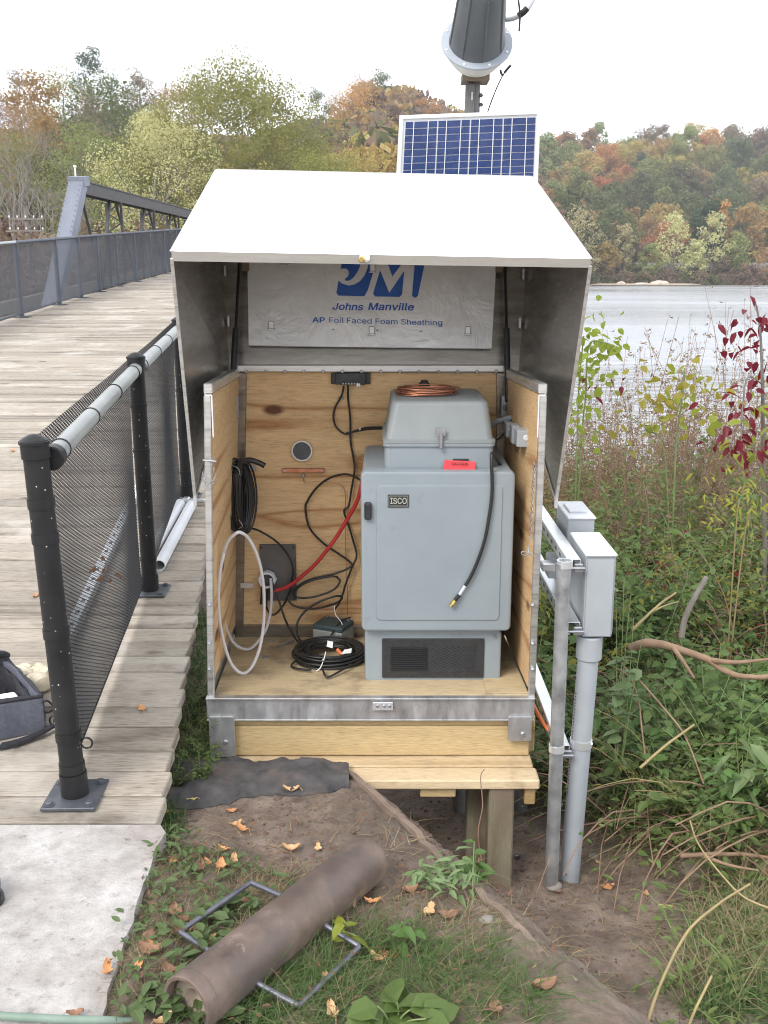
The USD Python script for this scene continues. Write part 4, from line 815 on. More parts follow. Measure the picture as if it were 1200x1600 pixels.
# battery
bc = floorpt(521, 1004); RB = rotz(-.42); bt = thing('battery', 'small battery with dark green top and grey sides at the back of the cabinet floor', 'battery', bc)
part(bt, 'case', bx(bc + V(0, 0, .035), (.135, .115, .07), .004, RB), 'battery_grey'); tp = part(bt, 'top', bx(bc + V(0, 0, .080), (.138, .118, .022), .005, RB), 'battery_green')
for s in (-1, 1): part(tp, 'terminal', bx(bc + RB @ V(s * .05, .04, 0) + V(0, 0, .095), (.014, .010, .010), .002, RB), 'bolt_steel')
part(bt, 'print_line', bx(bc + RB @ V(-.012, -.0580, 0) + V(0, 0, .036), (.06, .001, .012), .0003, RB), 'print_blue')
part(bt, 'white_lead', tube(spline([bc + V(.005, .01, .16), bc + V(.01, 0, .125), bc + V(.03, -.02, .105), bc + V(.04, -.04, .094)], 6), .002, 5), 'white_plastic', smooth=True)
part(bt, 'black_lead', tube(spline([bc + V(.07, .03, .10), bc + V(.03, -.02, .10), bc + V(0, -.08, .07), bc + V(-.02, -.12, .03)], 6), .0035, 6), 'black_rubber', smooth=True)
# washers and a bolt left on the floor
wsh = floorpt(422, 1001); single('washer', 'steel washer lying on the cabinet floor near its back wall', 'washer', pipe(wsh, wsh + V(0, 0, .004), .015, .006, 16), 'bolt_steel')
wsh = floorpt(414, 1027); single('washer', 'flat disc lying on a dark stain of the cabinet floor', 'washer', cyl(wsh, wsh + V(0, 0, .004), .014, 16), 'bolt_steel')
c1, c2 = floorpt(434, 1012) + V(0, 0, .006), floorpt(456, 1004) + V(0, 0, .006)
tb2 = thing('clevis_pin', 'steel pin lying on the cabinet floor beside the battery', 'pin', c1); part(tb2, 'shank', cyl(c1, c2, .0045, 10), 'bolt_steel'); part(tb2, 'head', cyl(c2, c2 + unit(c2 - c1) * .008, .008, 12), 'bolt_steel')
# the loose antenna lead over the sampler door
lead = spline([at(790, 742, 3.62), at(776, 716, 3.50), at(769, 708, 3.43), at(768, 722, yd - .010), at(769, 752, yd - .014), at(768, 780, yd - .016), at(763, 815, yd - .018), at(757, 845, yd - .019), at(747, 875, yd - .019), at(736, 900, yd - .018), at(727, 915, yd - .018)], 8)
al = thing('antenna_lead', 'loose black coaxial lead with a brass plug hanging over the sampler door', 'cable', lead.mean(0))
part(al, 'cable', tube(lead, .0062, 10), 'black_rubber', smooth=True); e0 = lead[-1]; e1 = at(718, 929, yd - .018); e2 = at(711, 938, yd - .018); e3 = at(706, 945, yd - .020)
part(al, 'sleeve', cyl(e0, e1, .0055, 10), 'pvc_pale'); part(al, 'boot', cyl(e1, e2, .0075, 12, bev=.002), 'black_rubber')
part(al, 'plug', cat(cyl(e2, e3, .0085, 8, bev=.0015), cyl(e3, e3 + unit(e3 - e2) * .008, .006, 12, bev=.001)), 'brass')
# outlet boxes on the right wall
for (u0, v0, u1, v1, yy), lb in zip(((807, 672, 831, 699, 3.50), (799, 665, 813, 694, 3.62), (790, 661, 802, 684, 3.76)), ('grey outlet box nearest the front of the right plywood wall', 'middle one of three grey outlet boxes on the right plywood wall', 'grey outlet box deepest inside on the right plywood wall')):
    a, b = at(u0, v1, yy), at(u1, v0, yy); t = thing('outlet_box', lb, 'outlet box', (a + b) / 2)
    part(t, 'box', facebox(a[0], b[0], a[2], b[2], yy, yy + .07, .006, .003), 'pvc_grey'); c = (a + b) / 2
    part(t, 'cover_plate', facebox(a[0] + .002, b[0] - .002, a[2] + .002, b[2] - .002, yy - .005, yy, .004, .002), 'box_grey')
    part(t, 'receptacle', cyl(c + V(.006, -.004, .004), c + V(.006, -.008, .004), .011, 14, bev=.002), 'pvc_pale')
cable('grey_conduit', 'short grey conduit behind the outlet boxes at the back right corner', 'conduit', [at(764, 668, 3.88), at(774, 660, 3.86), at(788, 655, 3.84), at(800, 652, 3.82)], .010, 'pvc_grey', sub='conduit_run')
cable('black_cable', 'thin black cable between the sampler top and the outlet boxes', 'cable', [at(770, 690, 3.7), at(778, 686, 3.75), at(786, 679, 3.8), at(793, 672, 3.83)], .004, 'black_rubber')

# ------------------------------------------------------------------ timber step and stilts in front of the cabinet
ZS = -1.715
st = thing('timber_step', 'low timber step of two pale boards on stilts along the front of the cabinet', 'step', (0, 3.2, -2.1))
for i, (y0, y1) in enumerate(((3.232, 3.328), (3.135, 3.228))):
    part(st, 'step_board', noisy(bx((-.012 + .004 * i, (y0 + y1) / 2, ZS - .018 - .004 * i), (1.085 + .01 * i, y1 - y0, .036), .005), .0015, 9, i), 'step_lumber')
e = at(684, 1241, 3.16); part(st, 'cross_block', bx((e[0], 3.24, ZS - .062), (.125, .17, .038), .004), 'new_lumber')
e = at(829, 1249, 3.17); part(st, 'cross_block', bx((e[0] - .004, 3.26, ZS - .077), (.038, .2, .07), .004), 'new_lumber')
p = at(781, 1300, 3.17); part(st, 'stilt_post', bx((p[0], 3.19, -1.96), (.088, .088, .42), .006), 'post_lumber')
p = at(748, 1290, 3.32); part(st, 'stilt_post', bx((p[0], 3.36, -1.98), (.088, .088, .42), .006), 'post_lumber')
part(st, 'bolt', cyl((p[0] + .12, 3.146, -2.02), (p[0] + .12, 3.134, -2.02), .012, 8, bev=.003), 'black_steel')
for u, yy in ((719, 3.75), (812, 3.78), (560, 3.9), (380, 3.9)):
    p = at(u, 1280, yy); single('steel_pile', 'grey round steel pile under the cabinet, %s' % {719: 'behind the inner stilt', 812: 'near the right end of the step', 560: 'at the middle of its back edge', 380: 'near the boardwalk side'}[u], 'pile', cyl((p[0], yy, -2.6), (p[0], yy, -1.735), .034, 16), 'galvanised')
# felt strip and timber edging of the path
fn = 60; fm_ = 14; A_ = np.linspace(0, 1, fn)[None, :]; B_ = np.linspace(0, 1, fm_)[:, None]
c4 = [V(-.70, 2.86, 0), V(-.115, 2.985, 0), V(-.124, 3.215, 0), V(-.79, 3.215, 0)]
PX = (c4[0][0] * (1 - A_) + c4[1][0] * A_) * (1 - B_) + (c4[3][0] * (1 - A_) + c4[2][0] * A_) * B_; PY = (c4[0][1] * (1 - A_) + c4[1][1] * A_) * (1 - B_) + (c4[3][1] * (1 - A_) + c4[2][1] * A_) * B_
PY = PY + (.05 * (meshkit.fbm(np.stack([PX * 7, PX * 0, PX * 0], -1), 3, 4) - .5)) * (1 - B_)
PZ = ground_h(PX, PY) + .004 + .018 * sstep(B_, 0, .3) + .02 * (meshkit.fbm(np.stack([PX * 5, PY * 5, PX * 0], -1), 3, 8) - .5) * sstep(B_, 0, .4)
ii = np.arange(fn * fm_).reshape(fm_, fn); qd = np.stack([ii[:-1, :-1], ii[:-1, 1:], ii[1:, 1:], ii[1:, :-1]], -1).reshape(-1, 4)
top = np.stack([PX, PY, PZ], -1).reshape(-1, 3); fq = np.vstack([qd[:, [0, 1, 2]], qd[:, [0, 2, 3]]])
rim = list(ii[0]) + list(ii[1:, -1]) + list(ii[-1, -2::-1]) + list(ii[-2:0:-1, 0]); nb = len(top); low_ = top[rim] - V(0, 0, .05); fr = []
for k in range(len(rim)): l = (k + 1) % len(rim); fr += [(rim[k], nb + k, nb + l), (rim[k], nb + l, rim[l])]
single('felt_strip', 'black bituminous felt strip laid on the soil against the timber step', 'felt strip', TM(np.vstack([top, low_]), np.vstack([fq, fr])), 'felt', smooth=40)
ed = []
d_ = unit(EB - EA); L_ = np.linalg.norm(EB - EA) + .02
ns = 30; pts_ = [EA + d_ * (-.05 + (L_ + .2) * i / ns) for i in range(ns + 1)]
n2 = V(-d_[1], d_[0]); n2 = n2 if n2[0] > 0 else -n2
rings = []
for i, p in enumerate(pts_):
    zt = gz(*(p - n2 * .05)) + .006 + .004 * math.sin(i * 1.7) - .02 * sstep(i / ns, .72, 1); q = V(*p, 0) + V(*n2, 0) * .004 * math.sin(i * 2.3)
    rings.append(np.array([q + V(*(-n2 * .008), zt), q + V(*(n2 * .014), zt - .002), q + V(*(n2 * .018), zt - .16), q + V(*(-n2 * .008), zt - .16)]))
single('path_edging', 'dark weathered timber edging that holds up the soil path on its right side', 'edging board', fixn(loft(rings)), 'edging_wood', smooth=25)

# ------------------------------------------------------------------ the electrical stand on the slope
YE = 3.2
es = thing('electrical_stand', 'galvanised strut frame with a steel pole, grey conduit and electrical boxes right of the cabinet', 'electrical stand', (.66, 3.3, -2.15))
cb, ct_ = at(888, 1380, YE), at(916, 1005, YE)
cb = V(cb[0], YE, cb[2] - .05); ct_ = V(.700, YE + .0, ct_[2])
part(es, 'conduit_pipe', cyl(cb, ct_, .0355, 28), 'pvc_grey', smooth=40)
part(es, 'conduit_hub', cat(cyl(ct_ + V(0, 0, -.055), ct_ + V(0, 0, .03), .0435, 26, bev=.004)), 'pvc_grey', smooth=40)
sb, st_ = at(862, 1366, 3.13), at(884, 880, 3.13)
spb = part(es, 'steel_pole', pipe(V(sb[0], 3.13, sb[2] - .1), V(st_[0] - .006, 3.13, st_[2]), .0235, .020, 24), 'galvanised', smooth=40)
part(spb, 'pole_thread', ringband(V(st_[0] - .006, 3.13, st_[2] - .02), (0, 0, 1), .0235, .036, .0012, 24), 'galvanised')
part(spb, 'pole_mouth', cyl(V(st_[0] - .006, 3.13, st_[2] - .09), V(st_[0] - .006, 3.13, st_[2] - .03), .020, 16), 'black_steel')
def strut(c0, c1, w=.042, h=.042):
    R = frame(c1 - c0); s, u_ = R[:, 0], R[:, 1]; ms = []
    a, b = c0, c1
    for off, sz in ((u_ * h / 2, (w, .003)), (s * w / 2, (.003, h)), (-s * w / 2, (.003, h)), (-u_ * h / 2 + s * w * .36, (w * .24, .003)), (-u_ * h / 2 - s * w * .36, (w * .24, .003))):
        c = (a + b) / 2 + off; ms.append(bx(c, (sz[0], sz[1], np.linalg.norm(b - a)), .001, R))
    return cat(ms)
for (un, vn), (uf, vf), up_ in (((907, 882), (845, 803), 0), ((906, 980), (842, 885), 0), ((890, 1172), (835, 1053), 0)):
    n_ = at(un - 10, vn + 2, 3.17); f_ = V(n_[0] - .005, 4.02, n_[2]); sp = part(es, 'strut', strut(n_, f_), 'zinc_strut', smooth=False)
    for k in range(9): part(sp, 'slot', bx(lerp(n_, f_, .06 + .1 * k) + V(-.0225, 0, 0), (.002, .028, .012), .0005), 'plate_steel')
    part(sp, 'end_bracket', cat(cyl(n_ + V(-.03, -.03, 0), n_ + V(.03, -.03, 0), .005, 8), bx(n_ + V(-.03, -.03, 0), (.014, .016, .016), .003), bx(n_ + V(.012, -.012, -.004), (.03, .012, .03), .003)), 'bolt_steel')
a, b = at(903, 996, 3.165), at(949, 868, 3.165)
mb = part(es, 'meter_box', facebox(.667, .765, a[2], b[2], 3.165, 3.43, .006, .004), 'box_grey')
part(mb, 'box_top', bx((.716, 3.297, b[2] + .003), (.106, .285, .010), .003), 'pvc_pale')
part(mb, 'front_cover', facebox(.672, .760, a[2] + .006, b[2] - .012, 3.158, 3.164, .004, .002), 'box_grey')
part(mb, 'side_seam', bx((.7665, 3.29, (a[2] + b[2]) / 2), (.003, .24, (b[2] - a[2]) * .94), .001), 'pvc_grey')
mb2 = part(es, 'breaker_box', facebox(.665, .762, b[2] - .32, b[2] + .04, 3.50, 3.74, .006, .004), 'box_grey')
part(mb2, 'box_top', bx((.7135, 3.62, b[2] + .044), (.105, .255, .010), .003), 'pvc_pale')
part(mb2, 'knockout_cover', bx((.713, 3.62, b[2] + .053), (.066, .13, .008), .002), 'pvc_pale')
j = at(857, 884, 3.55); part(es, 'junction_box', bx((j[0] + .02, 3.56, j[2]), (.05, .07, .085), .004), 'pvc_pale')
k = at(850, 884, 3.42); part(es, 'strut_nut', bx((k[0] + .015, 3.42, k[2]), (.05, .05, .03), .004), 'zinc_strut')
cl = at(906, 1166, YE - .03); part(es, 'pipe_clamp', cat(ringband(lerp(cb, ct_, (cl[2] - cb[2]) / (ct_[2] - cb[2])), ct_ - cb, .0355, .028, .003, 24), bx((cl[0] + .030, YE - .01, cl[2] + .004), (.016, .03, .02), .002), cyl((cl[0] + .022, YE - .02, cl[2] + .004), (cl[0] + .046, YE - .02, cl[2] + .004), .005, 8)), 'zinc_strut')
for vv in (885, 1175): c = at(880, vv, 3.10); part(es, 'pole_strap', ringband(V(st_[0] + (sb[0] - st_[0]) * ((vv - 880) / 486) - .003, 3.13, c[2]), (0, 0, 1), .0235, .024, .003, 20), 'zinc_strut')
part(es, 'conduit_print', cat(*[bx(lerp(cb, ct_, .42 + .012 * i) + V(-.0345, -.0105, 0), (.003, .004, .005), .0006) for i in range(34)]), 'plate_steel')
cable('orange_cable', 'orange cable dipping out between the cabinet and the steel pole', 'cable', [at(826, 1085, 3.6), at(832, 1098, 3.5), at(842, 1118, 3.42), at(856, 1140, 3.36), at(872, 1160, 3.34)], .007, 'orange_plastic')

# ------------------------------------------------------------------ solar panel and mast antenna behind the cabinet
q4 = [at(624.5, 181, 4.70), at(844.5, 173, 4.70), at(838, 330, 4.78), at(616, 338, 4.78)]
sn = unit(np.cross(q4[1] - q4[0], q4[3] - q4[0])); sn = sn if sn[1] < 0 else -sn
def sp_(a, b, o=0.0): return (q4[0] * (1 - a) + q4[1] * a) * (1 - b) + (q4[3] * (1 - a) + q4[2] * a) * b + sn * o
so = thing('solar_panel', 'blue solar panel in a white frame standing on the mast behind the hood', 'solar panel', q4[3])
part(so, 'back_sheet', slab([sp_(.01, .01), sp_(.99, .01), sp_(.99, .99), sp_(.01, .99)], -sn, .012), 'panel_white')
for (a0, b0, a1, b1) in ((0, 0, 1, .030), (0, .97, 1, 1), (0, .030, .026, .97), (.974, .030, 1, .97)):
    part(so, 'frame_bar', slab([sp_(a0, b0, .008), sp_(a1, b0, .008), sp_(a1, b1, .008), sp_(a0, b1, .008)], -sn, .045), 'panel_white')
NR = 13
for i in range(4):
    for j in range(NR):
        a0, a1 = .046 + i * .2325, .046 + i * .2325 + .2225; b0, b1 = .062 + j * .068, .062 + j * .068 + .0605
        c = part(so, 'solar_cell', slab([sp_(a0, b0, .003), sp_(a1, b0, .003), sp_(a1, b1, .003), sp_(a0, b1, .003)], -sn, .003), 'cell_blue', smooth=False)
for i in range(4):
    for t in (.26, .72):
        a = .046 + i * .2325 + .2225 * t; part(so, 'busbar', slab([sp_(a - .0028, .05, .0042), sp_(a + .0028, .05, .0042), sp_(a + .0028, .95, .0042), sp_(a - .0028, .95, .0042)], -sn, .001), 'panel_white', smooth=False)
ma = thing('mast_antenna', 'dark conical antenna with a round flange tilted on a steel mast above the solar panel', 'antenna', (.405, 4.85, -2.2))
mx = at(741, 140, 4.85); part(ma, 'mast', cyl((mx[0], 4.85, -2.3), (mx[0], 4.85, at(741, 121, 4.85)[2]), .027, 20), 'mast_steel', smooth=40)
pa, pb = at(726.5, 176, 4.81), at(741, 141, 4.81); br = part(ma, 'clamp_plate', bx((pa + pb) / 2, (abs(pb[0] - pa[0]), .03, pb[2] - pa[2] + .05), .003), 'mast_steel')
for v in (149, 163.5): part(br, 'bolt', cat(cyl(at(745, v, 4.84), at(755, v, 4.84), .004, 8), cyl(at(750, v, 4.84), at(753.5, v, 4.84), .009, 8)), 'mast_steel')
part(br, 'slot', bx(at(737.5, 150, 4.79), (.004, .003, .034), .001), 'panel_white')
fcn = at(745, 67, 4.72); ax = unit(V(0, -math.cos(math.radians(35)), math.sin(math.radians(35))))
RA = frame(ax, (0, 0, 1))
def tilt_lathe(prof, n=40):
    m = lathe(V(0, 0, 0), prof, n); return fixn(TM(np.array(m.vertices) @ RA.T + fcn, m.faces))
px = 4.72 / ray(745, 67)[1] / F
rb_, rf_ = 44 * px, 56 * px
part(ma, 'flange', tilt_lathe([(.001, -.004), (rf_ - .003, -.004), (rf_, -.001), (rf_, .004), (rf_ - .002, .007), (rb_ - .004, .007)]), 'flange_grey', smooth=40)
cn = part(ma, 'cone', tilt_lathe([(rb_, .006), (rb_ - .004, .03), (rb_ - .028, .30), (rb_ - .031, .312)]), 'cone_grey', smooth=40)
part(cn, 'end_cap', tilt_lathe([(rb_ - .030, .312), (rb_ - .031, .330), (rb_ - .040, .338), (.001, .342)]), 'flange_grey', smooth=40)
for a in np.linspace(0, 2 * math.pi, 9)[:-1] + .2: part(cn, 'seam_rib', bar(fcn + RA @ V((rb_ - .002) * math.cos(a), (rb_ - .002) * math.sin(a), .01), fcn + RA @ V((rb_ - .026) * math.cos(a), (rb_ - .026) * math.sin(a), .30), .008, .008, .002), 'cone_grey')
fl = part(ma, 'rear_dome', tilt_lathe([(.001, -.13), (.06, -.122), (.105, -.09), (.13, -.05), (.14, -.004)]), 'dome_white', smooth=40)
for a in np.linspace(0, 2 * math.pi, 9)[:-1] + .35: part(ma, 'screw', cyl(fcn + RA @ V((rf_ - .014) * math.cos(a), (rf_ - .014) * math.sin(a), .005), fcn + RA @ V((rf_ - .014) * math.cos(a), (rf_ - .014) * math.sin(a), .011), .005, 8), 'panel_white')
a, b = at(722, 127, 4.80), at(765, 114, 4.80); part(ma, 'bracket', bx((a + b) / 2 + V(0, .04, 0), (b[0] - a[0], .12, b[2] - a[2]), .003), 'bracket_brown')
part(ma, 'neck', cyl(V(mx[0], 4.85, b[2]), fcn - ax * .10, .03, 14), 'mast_steel')
lp_ = spline([at(786, 30, 4.7), at(800, 29, 4.66), at(815, 22, 4.62), at(828, 8, 4.6), at(834, -10, 4.6), at(825, -35, 4.65)], 8)
part(ma, 'coaxial_cable', tube(lp_, .011, 10), 'pvc_pale', smooth=True)
part(ma, 'cable_wrap', tube(spline([at(810, 25, 4.618), at(818, 19, 4.61), at(824, 12.5, 4.605)], 5), .0135, 10), 'black_rubber', smooth=True)
part(ma, 'cable_tie', tube(spline([at(808, -12, 4.6), at(811, 8, 4.59), at(812.5, 28, 4.595), at(811, 49, 4.6)], 6), .004, 6), 'black_rubber', smooth=True)
part(ma, 'lead_wire', tube(spline([at(798, 102, 4.75), at(791, 110, 4.75), at(785, 119, 4.75), at(775, 140, 4.75), at(763, 172, 4.76), at(760, 186, 4.78)], 6), [.006] * 9 + [.003] * 22, 6), 'black_rubber', smooth=True)
part(ma, 'lead_wire', tube(spline([at(782, 109, 4.75), at(783, 114, 4.75), at(786, 119, 4.75)], 6), .005, 6), 'black_rubber', smooth=True)

# ------------------------------------------------------------------ things on the boardwalk and the ground
def deckpt(u, v, h=0.0): return onplane(u, v, V(0, 2.687, -1.527 + h), unit(V(0, -.0505, 1)))
for (ua, va, ub, vb), lb in zip(((249, 884, 299, 789), (232, 872, 281, 787)), ('pale grey plastic pipe on the boardwalk, the one of two nearer the cabinet', 'pale grey plastic pipe lying on the boardwalk, half hidden by the second fence post')):
    a, b = deckpt(ua, va, .03), deckpt(ub, vb, .03); t = thing('plastic_pipe', lb, 'pipe', (a + b) / 2); part(t, 'pipe_wall', pipe(a, b, .029, .025, 24), 'pvc_pale', smooth=40)
    part(t, 'bore', cyl(lerp(a, b, .12), lerp(a, b, .14), .0252, 16), 'black_rubber')
a, b = deckpt(95, 1020, .022), deckpt(217, 762, .022)
t = thing('metal_strut', 'galvanised slotted strut lying on the boardwalk behind the near fence', 'strut', (a + b) / 2); part(t, 'channel', strut(a, b), 'zinc_strut', smooth=False)
for k in range(18): part(t, 'slot', bx(lerp(a, b, .04 + .054 * k) + V(0, 0, .0235), (.014, .03, .002), .0005, frame(b - a) @ np.array([[1, 0, 0], [0, 0, 1], [0, 1, 0]])), 'plate_steel')
a = deckpt(303, 782, .012); single('steel_bracket', 'small bright steel bracket lying on the boardwalk below the hood tip', 'bracket', cat(bx(a, (.13, .03, .02), .004), bx(a + V(-.05, .02, .0), (.04, .05, .03), .006)), 'zinc_strut')
# open tool bag
zb = .128; A0 = deckpt(70, 1143); A1_ = deckpt(12, 1024, zb) - V(0, 0, zb); e1 = unit((A1_ - A0) * V(1, 1, 0)); e2 = V(-e1[1], e1[0], 0); e2 = e2 if e2[1] < 0 else -e2
e2 = unit(e2 * .75 + V(-1, -.18, 0) * .6); LB, WB = .36, np.linalg.norm((A1_ - A0)[:2])
bag = thing('tool_bag', 'open dark grey soft bag with papers inside, lying on the boardwalk at the left edge', 'bag', A0)
def bq(a, b, z): return A0 + e1 * a * WB + e2 * b * LB + V(0, 0, z)
def wallstrip(p, q, h, th, out, seed):
    n = 14; r = []
    for i in range(n + 1):
        t = i / n; c = lerp(p, q, t); bl = .010 * math.sin(t * math.pi) + .004 * math.sin(t * 17 + seed)
        r.append(np.array([c + out * (bl * .3), c + out * (bl * 1.4 + .004) + V(0, 0, h * .5), c + out * bl + V(0, 0, h), c + out * (bl - th) + V(0, 0, h + .004), c + out * (bl - th) + V(0, 0, .004)]))
    return fixn(loft(r))
part(bag, 'side_panel', wallstrip(bq(0, 0, 0), bq(0, 1, 0), zb - .006, .02, -e1, 1), 'bag_canvas', smooth=50)
part(bag, 'side_panel', wallstrip(bq(0, 0, 0), bq(1, 0, 0), zb, .022, -e2, 2), 'bag_canvas', smooth=50)
part(bag, 'side_panel', wallstrip(bq(1, 0, 0), bq(1, 1, 0), zb + .012, .02, e1, 3), 'bag_black', smooth=50)
part(bag, 'lining', cat(slab([bq(.02, .02, .03), bq(.98, .02, .03), bq(.98, 1, .03), bq(.02, 1, .03)], (0, 0, -1), .02), wallstrip(bq(.09, .08, .004), bq(.95, .08, .004), zb - .015, .012, -e2, 5), wallstrip(bq(.09, .08, .004), bq(.09, 1, .004), zb - .012, .012, -e1, 6)), 'bag_black', smooth=50)
for p, q in ((bq(0, 0, zb), bq(0, 1, zb - .006)), (bq(0, 0, zb), bq(1, 0, zb)), (bq(1, 0, zb + .01), bq(1, 1, zb + .01))): part(bag, 'rim_piping', tube(spline([p, lerp(p, q, .35) + V(0, 0, .004), lerp(p, q, .7) + V(0, 0, -.003), q], 5), .006, 8), 'bag_black', smooth=True)
part(bag, 'rim_piping', tube(spline([bq(1, .0, zb + .012), bq(.97, .1, zb + .03), bq(.95, .4, zb + .028), bq(.96, 1, zb + .03)], 6), .014, 8), 'bag_black', smooth=True)
s0 = [deckpt(0, 1166, .012), deckpt(25, 1160, .012), deckpt(55, 1149, .015), deckpt(75, 1139, .02), deckpt(88, 1131, .02)]
part(bag, 'shoulder_strap', fixn(loft([np.array([p + V(0, -.018, -.006), p + V(0, .018, -.006), p + V(0, .018, .004), p + V(0, -.018, .004)]) for p in spline(s0, 6)])), 'bag_black', smooth=50)
for pts in ([(66, 1098, .11), (74, 1095, .10), (83, 1104, .07), (86, 1118, .04), (84, 1128, .025)], [(68, 1112, .08), (76, 1113, .06), (84, 1108, .06)]): part(bag, 'cord_loop', tube(spline([deckpt(*p) for p in pts], 6), .0032, 6), 'bag_black', smooth=True)
part(bag, 'buckle', cat(tube([deckpt(84, 1126, .03) + V(.014 * math.cos(k), 0, .018 * math.sin(k)) for k in np.linspace(0, 6.2832, 11)[:-1]], .003, 6, True)), 'black_plastic')
pc = bq(.36, .36, .078); RBg = np.stack([e2, e1, V(0, 0, 1)], 1)
t = thing('cardboard_box', 'flat brown cardboard carton lying in the open bag', 'carton', bq(.62, .5, .05)); part(t, 'carton', bx(bq(.62, .55, .065), (.22, .10, .07), .004, RBg), 'cardboard')
t = thing('paper_stack', 'white stack of papers in the open bag', 'papers', pc); part(t, 'sheets', bx(bq(.30, .40, .062), (.20, .085, .065), .003, RBg), 'paper'); part(t, 'blue_label', bx(bq(.30, .62, .097), (.03, .06, .004), .001, RBg), 'print_blue')
# work gloves
def glove(c, rz, sc, flip, seed):
    ms = [ico((0, 0, 0), (.045, .055, .016), 3)]
    for i, (x, L, a) in enumerate(((-.034, .060, .22), (-.012, .072, .06), (.012, .070, -.06), (.034, .056, -.2))):
        p0 = V(x, .035, .002); p1 = p0 + V(-math.sin(a) * L, math.cos(a) * L, -.004); ms.append(tube(spline([p0, lerp(p0, p1, .5) + V(0, 0, .008), p1], 4), [.0125] * 8 + [.008], 8))
    ms.append(tube(spline([V(.030, -.015, 0), V(.058, .005, .004), V(.066, .035, 0)], 4), [.014] * 8 + [.009], 8)); ms.append(tube(spline([V(0, -.03, 0), V(.003, -.065, .004), V(0, -.10, .006)], 4), [.04] * 4 + [.034] * 4 + [.038], 12))
    m = cat(ms); v = np.array(m.vertices) * sc; v[:, 0] *= flip; v[:, 2] *= .75
    R = rotz(rz); v = v @ R.T + c; m = TM(v, m.faces if flip > 0 else m.faces[:, ::-1]); m2 = noisy(m, .004, 34, seed); return m2
for (u, v, h, r, fl), lb in zip(((50, 1050, .018, 1.2, 1), (58, 1058, .030, .6, -1)), ('cream cloth work glove beneath the other one beside the bag', 'cream cloth work glove lying on top of its pair beside the bag')):
    single('work_glove', lb, 'glove', glove(deckpt(u, v, h), r, .9, fl, int(u)), 'glove_cloth', smooth=True)
# boot toe at the picture's edge and a thin hose across the slab
b_ = atz(-38, 1392, -1.50); bo = thing('boot', 'toe of a dark boot standing on the concrete slab', 'boot', b_)
sh_r = lambda x, w, z0, z1, s=0: np.stack([np.full(16, b_[0] + x), b_[1] + s + w * np.cos(np.arange(16) / 16 * 6.2832), -1.52 + z0 + (z1 - z0) * (.5 + .5 * np.sin(np.arange(16) / 16 * 6.2832))], 1)
part(bo, 'upper', fixn(loft([sh_r(.058, .012, .012, .03), sh_r(.050, .034, .008, .052), sh_r(.025, .046, .005, .066), sh_r(-.03, .050, .005, .085), sh_r(-.09, .045, .005, .12), sh_r(-.15, .040, .005, .15), sh_r(-.21, .038, .005, .155), sh_r(-.235, .030, .01, .15)])), 'bag_canvas', smooth=50)
part(bo, 'sole', fixn(loft([np.stack([b_[0] + np.interp(q, [0, 1], [-.245, .066]) + 0 * wv, b_[1] + wv * np.interp(q, [0, .1, .3, .75, .93, 1], [.022, .040, .040, .054, .040, .010]), zv], 1) for q in np.linspace(0, 1, 14) for wv, zv in [(np.array([1, 1, -1, -1.]), np.array([-1.532, -1.512, -1.512, -1.532]))]])), 'black_rubber', smooth=30)
part(bo, 'lace', cat(*[tube([V(b_[0] - .04 - .022 * k, b_[1] - .026, -1.52 + .082 + .008 * k), V(b_[0] - .045 - .022 * k, b_[1], -1.52 + .093 + .010 * k), V(b_[0] - .04 - .022 * k, b_[1] + .026, -1.52 + .082 + .008 * k)], .003, 6) for k in range(4)]), 'black_rubber', smooth=True)
hp = [atz(-60, 1578, -1.515), atz(0, 1587, -1.520), atz(50, 1590, -1.522), atz(110, 1593, -1.522), atz(160, 1594, -1.524), atz(214, 1597, -1.55)]
t = thing('garden_hose', 'thin grey green hose lying across the front of the concrete slab', 'hose', hp[2]); part(t, 'hose_wall', tube(spline(hp, 6), .0085, 10), 'hose_green', smooth=True)
# post driver
def gp(u, v, h=0.0):
    z = -1.6
    for _ in range(14): p = atz(u, v, z); z = gz(p[0], p[1]) + h
    return atz(u, v, z)
pn0, pn1 = atz(290, 1572, -1.530), atz(577, 1341, -1.565); rd = .0665
pd = thing('post_driver', 'rusty heavy steel post driver with two rod handles lying on the grass', 'post driver', (pn0 + pn1) / 2)
dax = unit(pn1 - pn0)
R_ = frame(dax); an = np.arange(36) / 36 * 2 * math.pi; cs = np.cos(an)[:, None] * R_[:, 0] + np.sin(an)[:, None] * R_[:, 1]
prof = [(.053, .06), (.0555, .003), (.0575, .0), (rd - .002, 0), (rd, .003)] + [(rd, s) for s in np.linspace(.05, 1, 14) * (np.linalg.norm(pn1 - pn0) - .02)] + [(rd - .006, np.linalg.norm(pn1 - pn0) - .004), (rd - .016, np.linalg.norm(pn1 - pn0))]
part(pd, 'barrel', fixn(loft([pn0 + dax * s + cs * r for r, s in prof])), 'rusty_pipe', smooth=45)
part(pd, 'packed_dirt', noisy(cat(lathe(V(0, 0, 0), [(.051, 0), (.048, .012), (.03, .006), (.016, -.006), (.001, -.008)], 28)), .004, 40, 3), 'pipe_dirt', smooth=True) if False else None
dm = lathe(V(0, 0, 0), [(.0535, .05), (.0535, .020), (.046, .030), (.026, .026), (.016, .044), (.001, .048)], 28); dm = TM(np.array(dm.vertices) @ R_.T + pn0, dm.faces); part(pd, 'packed_dirt', noisy(dm, .003, 45, 3), 'pipe_dirt', smooth=True)
part(pd, 'weld_seam', ringband(pn0 + dax * .034, dax, rd, .004, .0010, 36), 'rusty_pipe', smooth=40)
